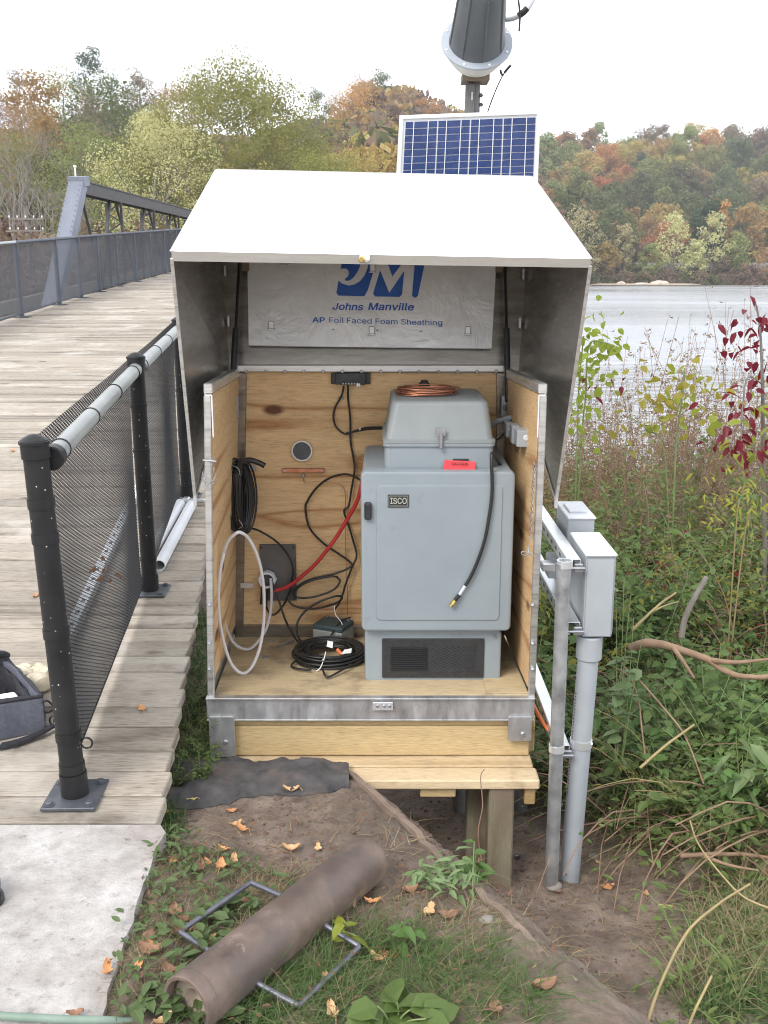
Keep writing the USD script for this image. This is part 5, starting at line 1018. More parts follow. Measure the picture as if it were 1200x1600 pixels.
def hand(us_, zs):
    P = [atz(u, v, z) for (u, v), z in zip(us_, zs)]; Q = [P[0]]
    for i in (1, 2): Q += [lerp(P[i], P[i - 1], .12), lerp(P[i], P[i - 1], .03) * .5 + lerp(P[i], P[i + 1], .03) * .5, lerp(P[i], P[i + 1], .12)]
    Q.append(P[3]); return tube(spline(Q, 5), .0068, 10)
part(pd, 'handle', hand([(445, 1402), (392, 1379), (281, 1456), (332, 1489)], [-1.545] * 4), 'handle_steel', smooth=True)
part(pd, 'handle', hand([(508, 1446), (562, 1479), (467, 1572), (398, 1534)], [-1.560, -1.585, -1.585, -1.555]), 'handle_steel', smooth=True)

# ------------------------------------------------------------------ helpers: leaves, grass, plants
def leafset(P, D, U, L, W, fold=.18, droop=.12):
    """many leaves at once: base P, direction D, normal U, length L, width W; eight triangles each"""
    P, D, U = (np.asarray(a, float) for a in (P, D, U)); n = len(P); L = np.broadcast_to(L, (n,))[:, None]; W = np.broadcast_to(W, (n,))[:, None]
    D = D / np.linalg.norm(D, axis=1, keepdims=True); S = np.cross(D, U); S /= np.maximum(np.linalg.norm(S, axis=1, keepdims=True), 1e-9); U = np.cross(S, D)
    pt = lambda a, b, c: P + D * L * a + S * W * b + U * L * c
    vs = np.stack([pt(0, 0, 0), pt(.28, .42, fold * .5), pt(.28, -.42, fold * .5), pt(.3, 0, 0), pt(.65, .36, fold * .4 - droop * .4), pt(.65, -.36, fold * .4 - droop * .4), pt(.66, 0, -droop * .5), pt(1, 0, -droop)], 1)
    f = np.array([(0, 3, 1), (0, 2, 3), (1, 3, 6), (1, 6, 4), (2, 6, 3), (2, 5, 6), (4, 6, 7), (5, 7, 6)])
    return TM(vs.reshape(-1, 3), (np.arange(n)[:, None, None] * 8 + f[None]).reshape(-1, 3))
def blades(P, D, L, W, bend, seg=3):
    """grass: base P, start direction D, bends over sideways"""
    n = len(P); rg = np.random.default_rng(n); az = rg.uniform(0, 6.283, n); B = np.stack([np.cos(az), np.sin(az), 0 * az], 1); S = np.stack([-np.sin(az), np.cos(az), 0 * az], 1)
    rings = []
    for k in range(seg + 1):
        t = k / seg; c = P + D * (L * t)[:, None] + (B * (bend * t * t)[:, None] - V(0, 0, 1) * (bend * .55 * t ** 3)[:, None]) * L[:, None]
        w = (W * (1 - t * .9) / 2)[:, None]; rings.append(np.stack([c - S * w, c + S * w], 1))
    v = np.stack(rings, 1).reshape(-1, 3); m = 2 * (seg + 1); f = []
    for k in range(seg): f += [(2 * k, 2 * k + 1, 2 * k + 3), (2 * k, 2 * k + 3, 2 * k + 2)]
    return TM(v, (np.arange(n)[:, None, None] * m + np.array(f)[None]).reshape(-1, 3))
def rdir(rg, n, up=.3):
    d = rg.normal(size=(n, 3)); d[:, 2] = np.abs(d[:, 2]) * .6 + up; return d / np.linalg.norm(d, axis=1, keepdims=True)
def in_poly(poly, n, seed):
    """n ground points inside a patch outlined as it is seen in the photograph"""
    rg = np.random.default_rng(seed); w = np.array([gp(*p)[:2] for p in poly]); pg = Polygon(w); x0, y0, x1, y1 = pg.bounds; out = []
    from shapely import contains_xy
    while len(out) < n:
        q = rg.uniform((x0, y0), (x1, y1), (n * 3, 2)); out += list(q[contains_xy(pg, q[:, 0], q[:, 1])])
    q = np.array(out[:n]); return np.column_stack([q, gzs(q[:, 0], q[:, 1])])

# ---- grass and weeds
def grass(name, poly, n, L, W, bend, m, seed, lean=(0, 0, 0), clump=0):
    rg = np.random.default_rng(seed); P = in_poly(poly, n, seed)
    if clump:
        K = P[:max(n // clump, 3)]; P = K[rg.integers(0, len(K), n)] + np.column_stack([rg.normal(0, .022, (n, 2)), np.zeros(n)]); P[:, 2] = gzs(P[:, 0], P[:, 1])
    D = rdir(rg, n, .55) + np.asarray(lean, float); D /= np.linalg.norm(D, axis=1, keepdims=True)
    return blades(P - V(0, 0, .004), D, rg.uniform(.45, 1.1, n) * L, rg.uniform(.6, 1.2, n) * W, rg.uniform(.3, 1, n) * bend)
P_left = [(235, 1330), (330, 1330), (420, 1360), (470, 1400), (340, 1500), (250, 1560), (200, 1600), (160, 1600), (190, 1450)]
P_front = [(330, 1600), (430, 1500), (540, 1430), (680, 1480), (790, 1500), (850, 1600)]
struct('grass', cat(grass('g', P_left, 1500, .045, .0028, .9, '', 1, clump=14), grass('g', P_front, 2700, .17, .0030, 1.0, '', 2, (.6, .15, -.42), clump=40), grass('g', [(260, 1600), (330, 1540), (560, 1500), (560, 1600)], 1500, .06, .004, .8, '', 3, clump=10),
       grass('g', [(285, 1190), (322, 1190), (322, 960), (312, 960)], 900, .13, .005, .7, '', 4, clump=7), grass('g', [(242, 1300), (265, 1250), (275, 1290), (262, 1350)], 700, .06, .005, .8, '', 6, clump=8),
       grass('g', [(1060, 1600), (1130, 1400), (1220, 1340), (1300, 1600)], 2600, .16, .0045, .7, '', 5, clump=14)), 'grass_blade', False, 'stuff')
struct('dry_grass', cat(grass('d', [(360, 1385), (520, 1345), (560, 1390), (480, 1440)], 900, .075, .0022, .9, '', 11, (.2, .1, -.3), clump=18), grass('d', P_front, 1100, .11, .0022, 1, '', 12, (.3, .2, -.4), clump=14), grass('d', P_left, 2400, .06, .0020, .9, '', 13, clump=10),
       grass('d', [(560, 1420), (700, 1370), (800, 1460), (760, 1500)], 700, .10, .002, .9, '', 14, (.4, .1, -.5)), grass('d', [(900, 1260), (1200, 1330), (1250, 1270), (900, 1220)], 2000, .16, .003, .9, '', 15, (-.2, -.3, -.2)), grass('d', [(640, 1290), (700, 1270), (860, 1270), (880, 1240), (640, 1240)], 500, .10, .002, .9, '', 16, (.4, .1, -.4))), 'dry_grass', False, 'stuff')
def flatleaves(poly, n, L, asp, seed, up=.25):
    rg = np.random.default_rng(seed); P = in_poly(poly, n, seed) + V(0, 0, .012); az = rg.uniform(0, 6.283, n)
    D = np.column_stack([np.cos(az), np.sin(az), rg.uniform(-.1, up, n)]); U = np.column_stack([rg.normal(0, .25, (n, 2)), np.ones(n)]); l = rg.uniform(.5, 1.15, n) * L
    return leafset(P + np.column_stack([np.zeros((n, 2)), rg.uniform(0, .03, n)]), D, U, l, l * asp, .12, .15)
struct('weeds', cat(flatleaves(P_left, 190, .032, .5, 21, .6), flatleaves([(240, 1310), (290, 1300), (330, 1350), (300, 1400), (215, 1440)], 120, .036, .34, 22, .8), flatleaves([(200, 1600), (240, 1540), (340, 1540), (420, 1600)], 90, .048, .6, 23), flatleaves([(285, 1190), (322, 1190), (322, 960), (312, 960)], 160, .05, .4, 24, .9), flatleaves([(240, 1460), (340, 1420), (400, 1400), (300, 1530)], 60, .045, .6, 27)), 'ground_weed', False, 'stuff')
struct('leaf_litter', cat(flatleaves([(230, 1310), (560, 1260), (640, 1330), (830, 1560), (760, 1600), (160, 1600)], 300, .022, .45, 31, 1.2), flatleaves([(640, 1250), (860, 1250), (1150, 1330), (1080, 1500), (900, 1560), (820, 1480)], 210, .020, .5, 32, 1.2), flatleaves([(870, 1240), (1200, 1340), (1230, 1250), (880, 1190)], 420, .036, .5, 33, 1.1)), 'dead_leaf', False, 'stuff')
rg = np.random.default_rng(41); n = 900; P = in_poly([(240, 1300), (560, 1250), (700, 1330), (860, 1260), (1160, 1330), (1080, 1560), (600, 1600), (200, 1600)], n, 42); az = rg.uniform(0, 6.283, n); D = np.column_stack([np.cos(az), np.sin(az), rg.uniform(0, .25, n)])
struct('straw', blades(P + V(0, 0, .006), D, rg.uniform(.03, .13, n), rg.uniform(.0015, .0032, n), rg.uniform(0, .5, n)), 'straw', False, 'stuff')
rg = np.random.default_rng(43); P = in_poly([(240, 1300), (265, 1255), (560, 1225), (620, 1240), (860, 1240), (1180, 1330), (1100, 1600), (300, 1600)], 6400, 44); ms = []
for k in range(8):
    m = ico((0, 0, 0), (1, 1, .7), 1, .35, 1.4, k); v0 = np.array(m.vertices); Q = P[k::8]; s = rg.pareto(2.2, len(Q)) * .0015 + .0013; s = np.minimum(s, .009)
    ms.append(TM((Q[:, None] + v0[None] * s[:, None, None]).reshape(-1, 3), (np.arange(len(Q))[:, None, None] * len(v0) + m.faces[None]).reshape(-1, 3)))
struct('soil_clods', cat(ms), 'clod', False, 'stuff')

# ---- fallen leaves one can point to
def curled(L, asp, curl, seed):
    rg = np.random.default_rng(seed); n = 9; v, f = [], []
    for i in range(n):
        t = i / (n - 1); w = math.sin(math.pi * min(1, t * .96 + .02)) ** .7 * asp * L / 2 * (1 + .12 * rg.normal())
        for j in (-1, -.5, 0, .5, 1): v.append((t * L - L / 2, j * w, curl * L * ((t - .5) ** 2 * 1.1 + (j * asp) ** 2 * .45) + .003 + .002 * rg.normal()))
    for i in range(n - 1):
        for j in range(4): a = i * 5 + j; f += [(a, a + 1, a + 6), (a, a + 6, a + 5)]
    return cat(TM(v, f), tube([(-L / 2, 0, curl * L * .3 + .003), (-L / 2 - L * .22, .004, .004)], .0012, 4))
mat('leaf_tan', two((.46, .27, .13), (.60, .40, .22)), 40, rough=.6, rnd=.15, obj=True); mat('leaf_orange', two((.44, .19, .07), (.56, .28, .12)), 40, rough=.6, rnd=.15, obj=True)
mat('leaf_brown', two((.20, .10, .06), (.30, .16, .10)), 40, rough=.65, rnd=.15, obj=True); mat('leaf_gold', two((.52, .40, .12), (.62, .52, .22)), 40, rough=.6, rnd=.1, obj=True)
LEAVES = {'tan': ('pale tan curled leaf fallen on the ground in front of the cabinet', 'leaf_tan', .062, .52, .9, [(300, 1455), (508, 1538), (590, 1502), (520, 1588), (368, 1292), (455, 1238), (497, 1330), (365, 1350), (455, 1330), (1065, 1345), (800, 1275), (670, 1430), (255, 1600), (900, 1330)]),
 'orange': ('orange brown curled leaf fallen on the ground or the slab edge', 'leaf_orange', .066, .5, .8, [(325, 1352), (345, 1358), (245, 1482), (168, 1520), (362, 1270), (240, 1268), (610, 1498), (215, 1515), (790, 1258), (948, 1390), (815, 1262), (380, 1300), (350, 1330), (1010, 1400), (582, 1412), (270, 1350)]),
 'brown': ('dark brown curled leaf fallen on the grass by the post driver', 'leaf_brown', .07, .6, .7, [(235, 1490), (300, 1345), (310, 1362), (275, 1430), (375, 1418), (228, 1472), (275, 1460), (700, 1435), (850, 1545), (775, 1580), (118, 1588), (870, 1395), (265, 1520), (640, 1395), (290, 1440)]),
 'gold': ('yellow leaf fallen on the ground or the weeds', 'leaf_gold', .06, .45, .5, [(300, 1252), (310, 1460), (325, 1470), (935, 1350), (305, 1430), (256, 1272), (1040, 1420)])}
for ci, (cn_, (lb, mt, L, asp, curl, pts)) in enumerate(LEAVES.items()):
    t0_ = thing('fallen_leaf', lb, 'leaf', (0, 0, 0), group=cn_ + ' fallen leaves'); part(t0_, 'blade', curled(L, asp, curl, ci), mt, smooth=True); rg = random.Random(ci)
    for i, (u, v) in enumerate(pts):
        p = gp(u, v); 
        if p[0] < -.61 and p[1] < 2.5: p = atz(u, v, -1.533)
        p = p + V(0, 0, .004); s = rg.uniform(.5, .9)
        move(t0_, p, rg.uniform(0, 360), s) if i == 0 else dup(t0_, p, rg.uniform(0, 360), s)
for u, v, lb in ((20, 705, 'small brown leaf lying on the boardwalk planks left of the first fence post'), (222, 1109, 'small orange leaf on the boardwalk planks right of the near fence'), (55, 932, 'orange leaf on the boardwalk planks beside the first fence post')):
    p = deckpt(u, v, .003); t = thing('fallen_leaf', lb, 'leaf', p); part(t, 'blade', TM(np.array(curled(.05, .5, .5, u).vertices) @ rotz(u).T + p, curled(.05, .5, .5, u).faces), 'leaf_orange', smooth=True)
cl_ = atx(165, 893, -1.06); 
def fence_pt(u, v):
    a, b = V(*POSTS[0], 0), V(*POSTS[1], 0); n = unit(np.cross(b - a, (0, 0, 1))); return onplane(u, v, a + V(-.012, 0, 0), n)
fl_ = [fence_pt(150, 885), fence_pt(158, 894), fence_pt(168, 890), fence_pt(178, 897), fence_pt(186, 902), fence_pt(160, 900), fence_pt(172, 902), fence_pt(155, 872), fence_pt(192, 903)]
rg = np.random.default_rng(5); single('caught_leaves', 'clump of rust brown dead leaves caught in the wire of the near fence', 'leaves', leafset(np.array(fl_), rg.normal(size=(9, 3)) * .5 + V(.1, 1, -.2), np.tile([1.0, .2, .3], (9, 1)), .055, .022, .2, .2), 'dead_leaf', True)

# ------------------------------------------------------------------ trees
def limb(p0, d, L, r0, rg, up=.15, n=6):
    pts, p, d = [p0], np.array(p0, float), unit(d)
    for i in range(n): d = unit(d + rg.normal(0, .13, 3) + V(0, 0, up / n)); p = p + d * L / n; pts.append(p)
    return np.array(pts), np.linspace(r0, r0 * .25, n + 1)
def tree_meshes(H, R, n, leaf, seed, crown0=.28, lobes=14, tall=1.0, open_=.25, limbs=9):
    rg = np.random.default_rng(seed); wood = []; tp, tr_ = limb(V(0, 0, -.4), V(0, 0, 1), H * .8, H * .016 + .03, rg, .3, 8); wood.append(tube(tp, tr_, 7))
    C, S = [], []
    for i in range(lobes):
        t = (i + .5) / lobes; a = i * 2.399 + rg.uniform(-.4, .4); z = crown0 + (1 - crown0) * (.12 + .80 * t); prof = (math.sin(math.pi * min(.98, .16 + .80 * t)) ** .75)
        r = R * prof * rg.uniform(.50, .82); C.append(V(r * math.cos(a), r * math.sin(a), H * z)); S.append(R * rg.uniform(.36, .54) * (1 - .25 * t) * (1.0 if lobes < 20 else .72))
    C.append(V(0, 0, H * (.9 - .25 * (1 - crown0) * .3))); S.append(R * .42)
    for c in C[:limbs]:
        zb = max(.15 * H, c[2] - H * .25); b = np.array([np.interp(zb, tp[:, 2], tp[:, k]) for k in range(3)]); m_ = lerp(b, c, .5) + V(0, 0, -.03 * H)
        wood.append(tube(spline([b, m_, c], 4), np.linspace(H * .008, H * .0025, 9), 5))
    C, S = np.array(C), np.array(S); k = rg.choice(len(C), n, p=S ** 2 / (S ** 2).sum()); d = rg.normal(size=(n, 3)); d /= np.linalg.norm(d, axis=1, keepdims=True)
    q = rg.uniform(0, 1, n) ** .40; P = C[k] + d * (S[k] * q)[:, None] * V(1, 1, .85 * tall)
    P += (meshkit.fbm(P * (2.2 / max(R, .1)) + seed, 2, seed)[:, None] - .5) * R * .35 * d
    keep = meshkit.fbm(P * (4.2 / max(R, .1)) + seed * 3.1, 3, seed + 2) > open_ * 1.45; P = P[keep]; d = d[keep]
    u = rg.normal(size=P.shape) * .75 + d * 1.1; u /= np.linalg.norm(u, axis=1, keepdims=True); w = np.cross(u, rg.normal(size=P.shape)); w /= np.linalg.norm(w, axis=1, keepdims=True); s = (leaf * rg.uniform(.6, 1.35, len(P)))[:, None]
    x = np.cross(u, w); v = np.stack([P + w * s, P + x * s * .55, P - w * s, P - x * s * .55], 1).reshape(-1, 3)
    i = np.arange(len(P))[:, None] * 4; f = np.vstack([i + [0, 1, 2], i + [0, 2, 3]])
    return cat(wood), TM(v, f)
def tree(name, label, cat_, wm, cm, H, R, n, leaf, seed, group=None, **kw):
    t = thing(name, label, cat_, (0, 0, 0), group=group); w, c = tree_meshes(H, R, n, leaf, seed, **kw); part(t, 'trunk', w, wm, smooth=True); part(t, 'crown', c, cm, smooth=False); return t
def bare_tree(name, label, wm, H, seed, spread=.5, depth=3, group=None, r0=None, cat_='tree'):
    rg = np.random.default_rng(seed); ms = []; t = thing(name, label, cat_, (0, 0, 0), group=group); r0 = r0 or H * .012
    def grow(p, d, L, r, k):
        pts, rs = limb(p, d, L, r, rg, .25, 5); ms.append((k, tube(pts, rs, 5 if k else 7, cap=False)))
        if k < depth:
            for i in range(5 if k == 0 else 4):
                s = rg.uniform(.3, .98); q = np.array([np.interp(s * 5, range(6), pts[:, j]) for j in range(3)]); a = rg.uniform(0, 6.283)
                grow(q, unit(d) * .9 + V(math.cos(a), math.sin(a), .2) * spread * 1.6, L * rg.uniform(.38, .6), max(r * .42, H * .0012), k + 1)
    grow(V(0, 0, -.3), V(0, 0, 1), H * .75, r0, 0)
    part(t, 'trunk', cat([m for k, m in ms if k == 0]), wm, smooth=True); part(t, 'branches', cat([m for k, m in ms if k]), wm, smooth=True); return t
def zc_of(p): return p[1] * CP - p[2] * SP
def uv_of(p): z = zc_of(p); return 600 + F * p[0] / z, 800 - F * (p[1] * SP + p[2] * CP) / z
def put(t, u, y, rz=0, sc=1, first=False, label=None, dz=0):
    r = ray(u, 420); x = r[0] / r[1] * y; loc = (x, y, gz(x, y) + dz)
    return move(t, loc, rz, sc) if first else dup(t, loc, rz, sc, label)

# wooded hills: nine kinds of foliage
KIN = {'dark_green': ('dark green', 'evergreen'), 'olive': ('olive green', 'olive'), 'yellow_green': ('yellow green', 'yellow green'), 'gold': ('golden yellow', 'golden'), 'orange': ('orange', 'orange'), 'rust': ('rust red', 'rust'), 'brown': ('dull brown', 'brown'), 'red': ('bright red', 'red')}
rg = random.Random(21); protos = {}
def hilltree(kind, side, shape):
    key = (kind, side, shape)
    if key not in protos:
        where = 'on the wooded hill across the river' if side == 'right' else 'on the wooded hill behind the bridge'
        lb = f'{KIN[kind][0]} autumn tree, {"tall and narrow" if shape else "broad and rounded"}, {where}'
        protos[key] = [tree(kind + '_tree', lb, 'tree', 'bark_grey', 'foliage_' + kind, 15.5 if shape else 13.5, 3.9 if shape else 5.6, 3200 if side == 'right' else 5200, .30 if side == 'right' else .13, len(protos) * 7 + 3, group=f'{KIN[kind][1]} {"tall" if shape else "round"} trees of the {side} hill', crown0=.12, lobes=13, open_=.10), False]
    return protos[key]
spots = []
for side, step, yr in (('right', 8.6, (226, 440)), ('left', 8.2, (92, 290))):
    y = yr[0]
    while y < yr[1]:
        a = -.46 * y
        while a < .46 * y:
            x, yy = a + rg.uniform(-.42, .42) * step, y + rg.uniform(-.4, .4) * step; a += step
            if (side == 'right') != (x / yy > .12): continue
            if side == 'left' and x / yy > .08 and yy < 110: continue
            z = gz(x, yy); u, v = uv_of(V(x, yy, z + 14)); ub, vb = uv_of(V(x, yy, z + 7))
            if u < -50 or u > 1250 or (352 < u < 828 and v > 268) or (215 < u < 520 and v > 128) or (628 < u < 838 and 178 < v): continue
            if (300 < u < 352 and v > 330) or (u > 1150 and yy > 430): continue
            d = 0
            spots.append((side, x, yy, z, u, v))
        y += step * (1.0 if side == 'left' else 1.12)
# nearer trees hide what is right behind them on the slope: leave those out
grid = {}; keep = []
for s in sorted(spots, key=lambda s: s[2]):
    u, v = s[4], s[5]; w = 6.0 * F / s[2]; cov = 0
    top = grid.get(int(u // 14), 9999)
    if v > top - (.8 if s[2] > 200 else .9) * F / s[2]: continue
    for k in range(int((u - w * .5) // 14), int((u + w * .5) // 14) + 1): grid[k] = min(grid.get(k, 9999), v)
    keep.append(s)
for side, x, yy, z, u, v in keep:
    hsh = float(meshkit.noise(np.array([[x * .045, yy * .045, 1.0]]), 3)[0]) + rg.uniform(-.25, .25)
    if side == 'right': kind = ('olive' if hsh < .22 else 'brown' if hsh < .30 else 'yellow_green' if hsh < .48 else 'gold' if hsh < .70 else 'orange' if hsh < .82 else 'dark_green' if hsh < .90 else 'rust')
    else:
        if 100 < u < 240: kind = rg.choice(['dark_green', 'dark_green', 'olive', 'olive', 'brown', 'yellow_green'])
        elif u < 110: kind = rg.choice(['brown', 'rust', 'gold', 'olive', 'yellow_green', 'brown'])
        else: kind = rg.choice(['rust', 'brown', 'rust', 'orange', 'olive', 'gold'])
    sh_ = 1 if rg.random() < .35 else 0; P_ = hilltree(kind, side, sh_); sc = rg.uniform(.78, 1.25); sc = (sc * rg.uniform(.9, 1.15), sc * rg.uniform(.9, 1.15), sc)
    if not P_[1]: move(P_[0], (x, yy, z), rg.uniform(0, 360), sc); P_[1] = True
    else: dup(P_[0], (x, yy, z), rg.uniform(0, 360), sc)
print('hill trees', len(keep))
# low wood that fills the slopes between the trees: one mass of saplings
rs_ = np.random.default_rng(31); n = 2600; ua = rs_.uniform(-.44, .44, n); ya = np.where(ua > .12, rs_.uniform(222, 400, n), rs_.uniform(84, 240, n)); n += 1500; ua = np.append(ua, rs_.uniform(-.10, .22, 1500)); ya = np.append(ya, rs_.uniform(75, 430, 1500)); k_ = ya > far_shore(ua * ya) + 6; ua, ya = ua[k_], ya[k_]; n = len(ua); xa = ua * ya; za = gzs(xa, ya)
Q = []; 
for k in range(3):
    w_, c_ = tree_meshes(5.5, 3.0, 260, .42, 200 + k, crown0=.0, lobes=7, open_=.08, limbs=2); Q.append(c_)
for k, m_ in enumerate(('foliage_brown', 'foliage_olive', 'foliage_gold')):
    sel = np.arange(n)[k::3]; path = numbered('/World', 'undergrowth_of_hill'); pi = UsdGeom.PointInstancer.Define(stage, path)
    pm_ = usdkit.mesh(stage, path + '/sapling', Q[k], M[m_]); pi.CreatePrototypesRel().SetTargets([pm_.GetPath()])
    pi.CreateProtoIndicesAttr(Vt.IntArray.FromNumpy(np.zeros(len(sel), np.int32))); pi.CreatePositionsAttr(Vt.Vec3fArray.FromNumpy(np.column_stack([xa[sel], ya[sel], za[sel]]).astype(np.float32)))
    hz_ = rs_.uniform(0, math.pi, len(sel)); big_ = np.where((ua[sel] > -.02) & (ua[sel] < .14), 2.2, 1.0); pi.CreateOrientationsAttr(Vt.QuathArray([Gf.Quath(float(math.cos(h)), 0, 0, float(math.sin(h))) for h in hz_]))
    pi.CreateScalesAttr(Vt.Vec3fArray.FromNumpy(((rs_.uniform(.6, 1.3, len(sel)) * big_)[:, None] * np.ones(3)).astype(np.float32))); custom(pi.GetPrim(), kind='stuff')

# single trees nearer than the hills
t = tree('maple_tree', 'huge yellow green tree with a wide open crown behind the cabinet hood', 'tree', 'bark_grey', 'big_tree_leaf', 15.6, 8.4, 120000, .082, 77, crown0=.04, lobes=64, open_=.31, limbs=46); put(t, 372, 68, 20, first=True)
t = tree('pale_tree', 'pale straw green tree at the left foot of the huge yellow green tree', 'tree', 'bark_grey', 'foliage_pale_willow', 11.5, 4.4, 22000, .072, 78, crown0=.08, lobes=18, open_=.30, limbs=14); put(t, 262, 60, 0, first=True)
t = tree('pale_tree', 'pale straw green tree at the right foot of the huge yellow green tree', 'tree', 'bark_grey', 'big_tree_leaf', 12.5, 4.6, 22000, .072, 79, crown0=.06, lobes=18, open_=.30, limbs=14); put(t, 492, 62, 0, first=True)
for u, y, sc, lb, k, sd in ((145, 82, .85, 'rounded yellow green tree just above the bridge truss', 'yellow_green', 1), (100, 88, .8, 'dull olive tree left of the yellow green one above the truss', 'olive', 2), (205, 84, .85, 'olive green tree between the truss and the huge tree', 'olive', 3), (70, 98, .62, 'small golden round tree on the slope at the left', 'gold', 4), (30, 90, .9, 'yellow green tree at the left edge of the photo above the bare thicket', 'yellow_green', 5), (172, 76, .6, 'low bright yellow green tree over the truss top chord', 'yellow_green', 6), (250, 90, .95, 'brown tree behind the left side of the huge tree', 'brown', 7), (560, 100, 1.0, 'pale golden tree left of the solar panel', 'gold', 8), (600, 92, .8, 'pale willow green tree touching the left side of the solar panel', 'pale_willow', 9)):
    t = tree('slope_tree', lb, 'tree', 'bark_grey', 'foliage_' + k, 13, 5.2, 9000, .115, 300 + sd, crown0=.06, lobes=18, open_=.24, limbs=12); put(t, u, y, 40 * sd, sc, first=True)
p0_ = bare_tree('bare_tree', 'leafless grey brown tree in the thicket left of the bridge truss', 'bark_grey', 9.5, 5, .55, 3, group='bare trees of the left thicket')
rg = random.Random(8)
for i, (u, y) in enumerate([(20, 52), (45, 58), (70, 50), (95, 56), (5, 60), (120, 62), (35, 66), (80, 68), (150, 58), (-15, 50), (60, 74), (110, 74), (10, 70)]):
    put(p0_, u, y, rg.uniform(0, 360), rg.uniform(.65, 1.05), first=(i == 0))
b0_ = tree('brush_shrub', 'low brown brushy shrub on the ground behind the far fence', 'shrub', 'bark_grey', 'foliage_brown', 3.4, 2.4, 900, .16, 400, group='brown shrubs behind the far fence', crown0=.0, lobes=9, open_=.26, limbs=7)
for i, (u, y) in enumerate([(-20, 40), (15, 44), (50, 47), (90, 42), (130, 48), (170, 50), (215, 46), (30, 54), (75, 57), (120, 55), (260, 52), (190, 60), (235, 62), (150, 66)]): put(b0_, u, y, rg.uniform(0, 360), rg.uniform(.7, 1.3), first=(i == 0))
for u, y, lb, s in ((868, 262, 'white leafless birch on the hillside right of the solar panel', 1.0), (886, 268, 'second white leafless birch leaning beside the first one right of the solar panel', .85), (952, 270, 'white leafless birch high on the hillside above the hood corner', .8), (1052, 224, 'thin pale dead tree leaning over the far shore', .62), (1092, 226, 'short pale dead trunk near the right of the far shore', .55), (935, 236, 'pale bare branches on the slope over the far shore scrub', .7)):
    t = bare_tree('dead_birch', lb, 'bark_pale', 15, int(u), .42, 2, r0=.24); put(t, u, y, 30, s, first=True)
# far shore
sd = 500
for u, y, H, R, k, lb in ((1048, 217, 14.5, 4.6, 'pale_willow', 'full pale yellow willow standing alone on the far shore'), (1112, 218, 15.5, 3.6, 'pale_willow', 'tall ragged pale willow right of the full one on the far shore'), (1085, 216, 10, 3.0, 'pale_willow', 'low pale willow between the two taller ones on the far shore'), (1150, 219, 10.5, 3.4, 'yellow_green', 'yellow green tree near the right end of the far shore'),
                        (905, 214, 15, 5.5, 'pale_willow', 'broad pale tree at the water beside the hood corner'), (870, 222, 18, 5.5, 'olive', 'olive tree rising behind the right edge of the hood'), (972, 217, 12, 2.8, 'pale_willow', 'slim pale yellow tree left of the rounded shrub'), (1014, 214, 8.6, 3.3, 'yellow_green', 'dense rounded yellow green shrub on the far shore'), (945, 216, 8, 3.2, 'gold', 'golden bush on the far shore left of the slim tree'),
                        (1192, 214, 8.5, 4.0, 'rust', 'rust red bush at the right end of the far shore'), (1172, 211, 5.5, 3.0, 'brown', 'brown bush in front of the rust red one'), (1130, 217, 6.5, 2.6, 'brown', 'thin brown bush below the tall ragged willow')):
    sd += 1; t = tree('shore_tree', lb, 'tree' if H > 9 else 'bush', 'bark_grey', 'foliage_' + k, H, R, 2600, .24, sd, crown0=.10 if H > 9 else .0, lobes=16, open_=.28, limbs=10); put(t, u, y, sd * 37, first=True)
s0_ = tree('scrub_bush', 'low brown scrub bush along the far shore', 'bush', 'bark_grey', 'foliage_brown', 3.8, 2.8, 700, .22, 600, group='scrub along the far shore', crown0=.0, lobes=8, open_=.24, limbs=5)
s1_ = tree('scrub_bush', 'low olive scrub bush along the far shore', 'bush', 'bark_grey', 'foliage_olive', 3.6, 2.6, 700, .22, 601, group='olive scrub along the far shore', crown0=.0, lobes=8, open_=.24, limbs=5)
fi = [True, True]
for i in range(44):
    k = i % 2; u = 852 + i * 8.6 + rg.uniform(-5, 5); put((s0_, s1_)[k], u, rg.uniform(210, 216), rg.uniform(0, 360), rg.uniform(.55, 1.1), first=fi[k]); fi[k] = False
a, b = atz(905, 416, 0), atz(1195, 416, 0)
x0, x1 = ray(880, 416)[0] / ray(880, 416)[1] * 221, ray(1200, 416)[0] / ray(1200, 416)[1] * 221
single('road_barrier', 'long grey barrier of the road behind the scrub on the far shore', 'barrier', cat(bx(((x0 + x1) / 2, 221, .65), (x1 - x0, .4, 1.2), .02), *[bx((lerp(x0, x1, t), 220.7, .1), (.3, .3, 1.2), .02) for t in np.linspace(.02, .98, 14)]), 'road_grey')
nn = 40; an_ = np.linspace(0, 2 * math.pi, nn, endpoint=False); cx_ = ray(1010, 445)[0] / ray(1010, 445)[1] * 206
rim_ = np.stack([cx_ + 13.5 * np.cos(an_) * (1 + .1 * np.sin(3 * an_)), 206.5 + 3.0 * np.sin(an_), np.full(nn, WATER - .05)], 1); mid_ = np.stack([cx_ + 9.5 * np.cos(an_), 207.0 + 2.0 * np.sin(an_), np.full(nn, WATER + .35)], 1)
struct('shore', fixn(loft([rim_, mid_])), 'shore_sand', True)
for u, y, s, lb in ((1030, 205.5, (1.9, 1.0, .75), 'larger pale boulder on the sandy far shore'), (970, 206, (.9, .7, .55), 'small pale boulder at the left of the sandy far shore'), (1002, 205, (1.6, .8, .35), 'flat pale rock between the two boulders on the far shore')):
    x = ray(u, 446)[0] / ray(u, 446)[1] * y; single('boulder', lb, 'boulder', ico((x, y, WATER + .25), s, 3, .25, 1.6, u), 'rock', smooth=True)
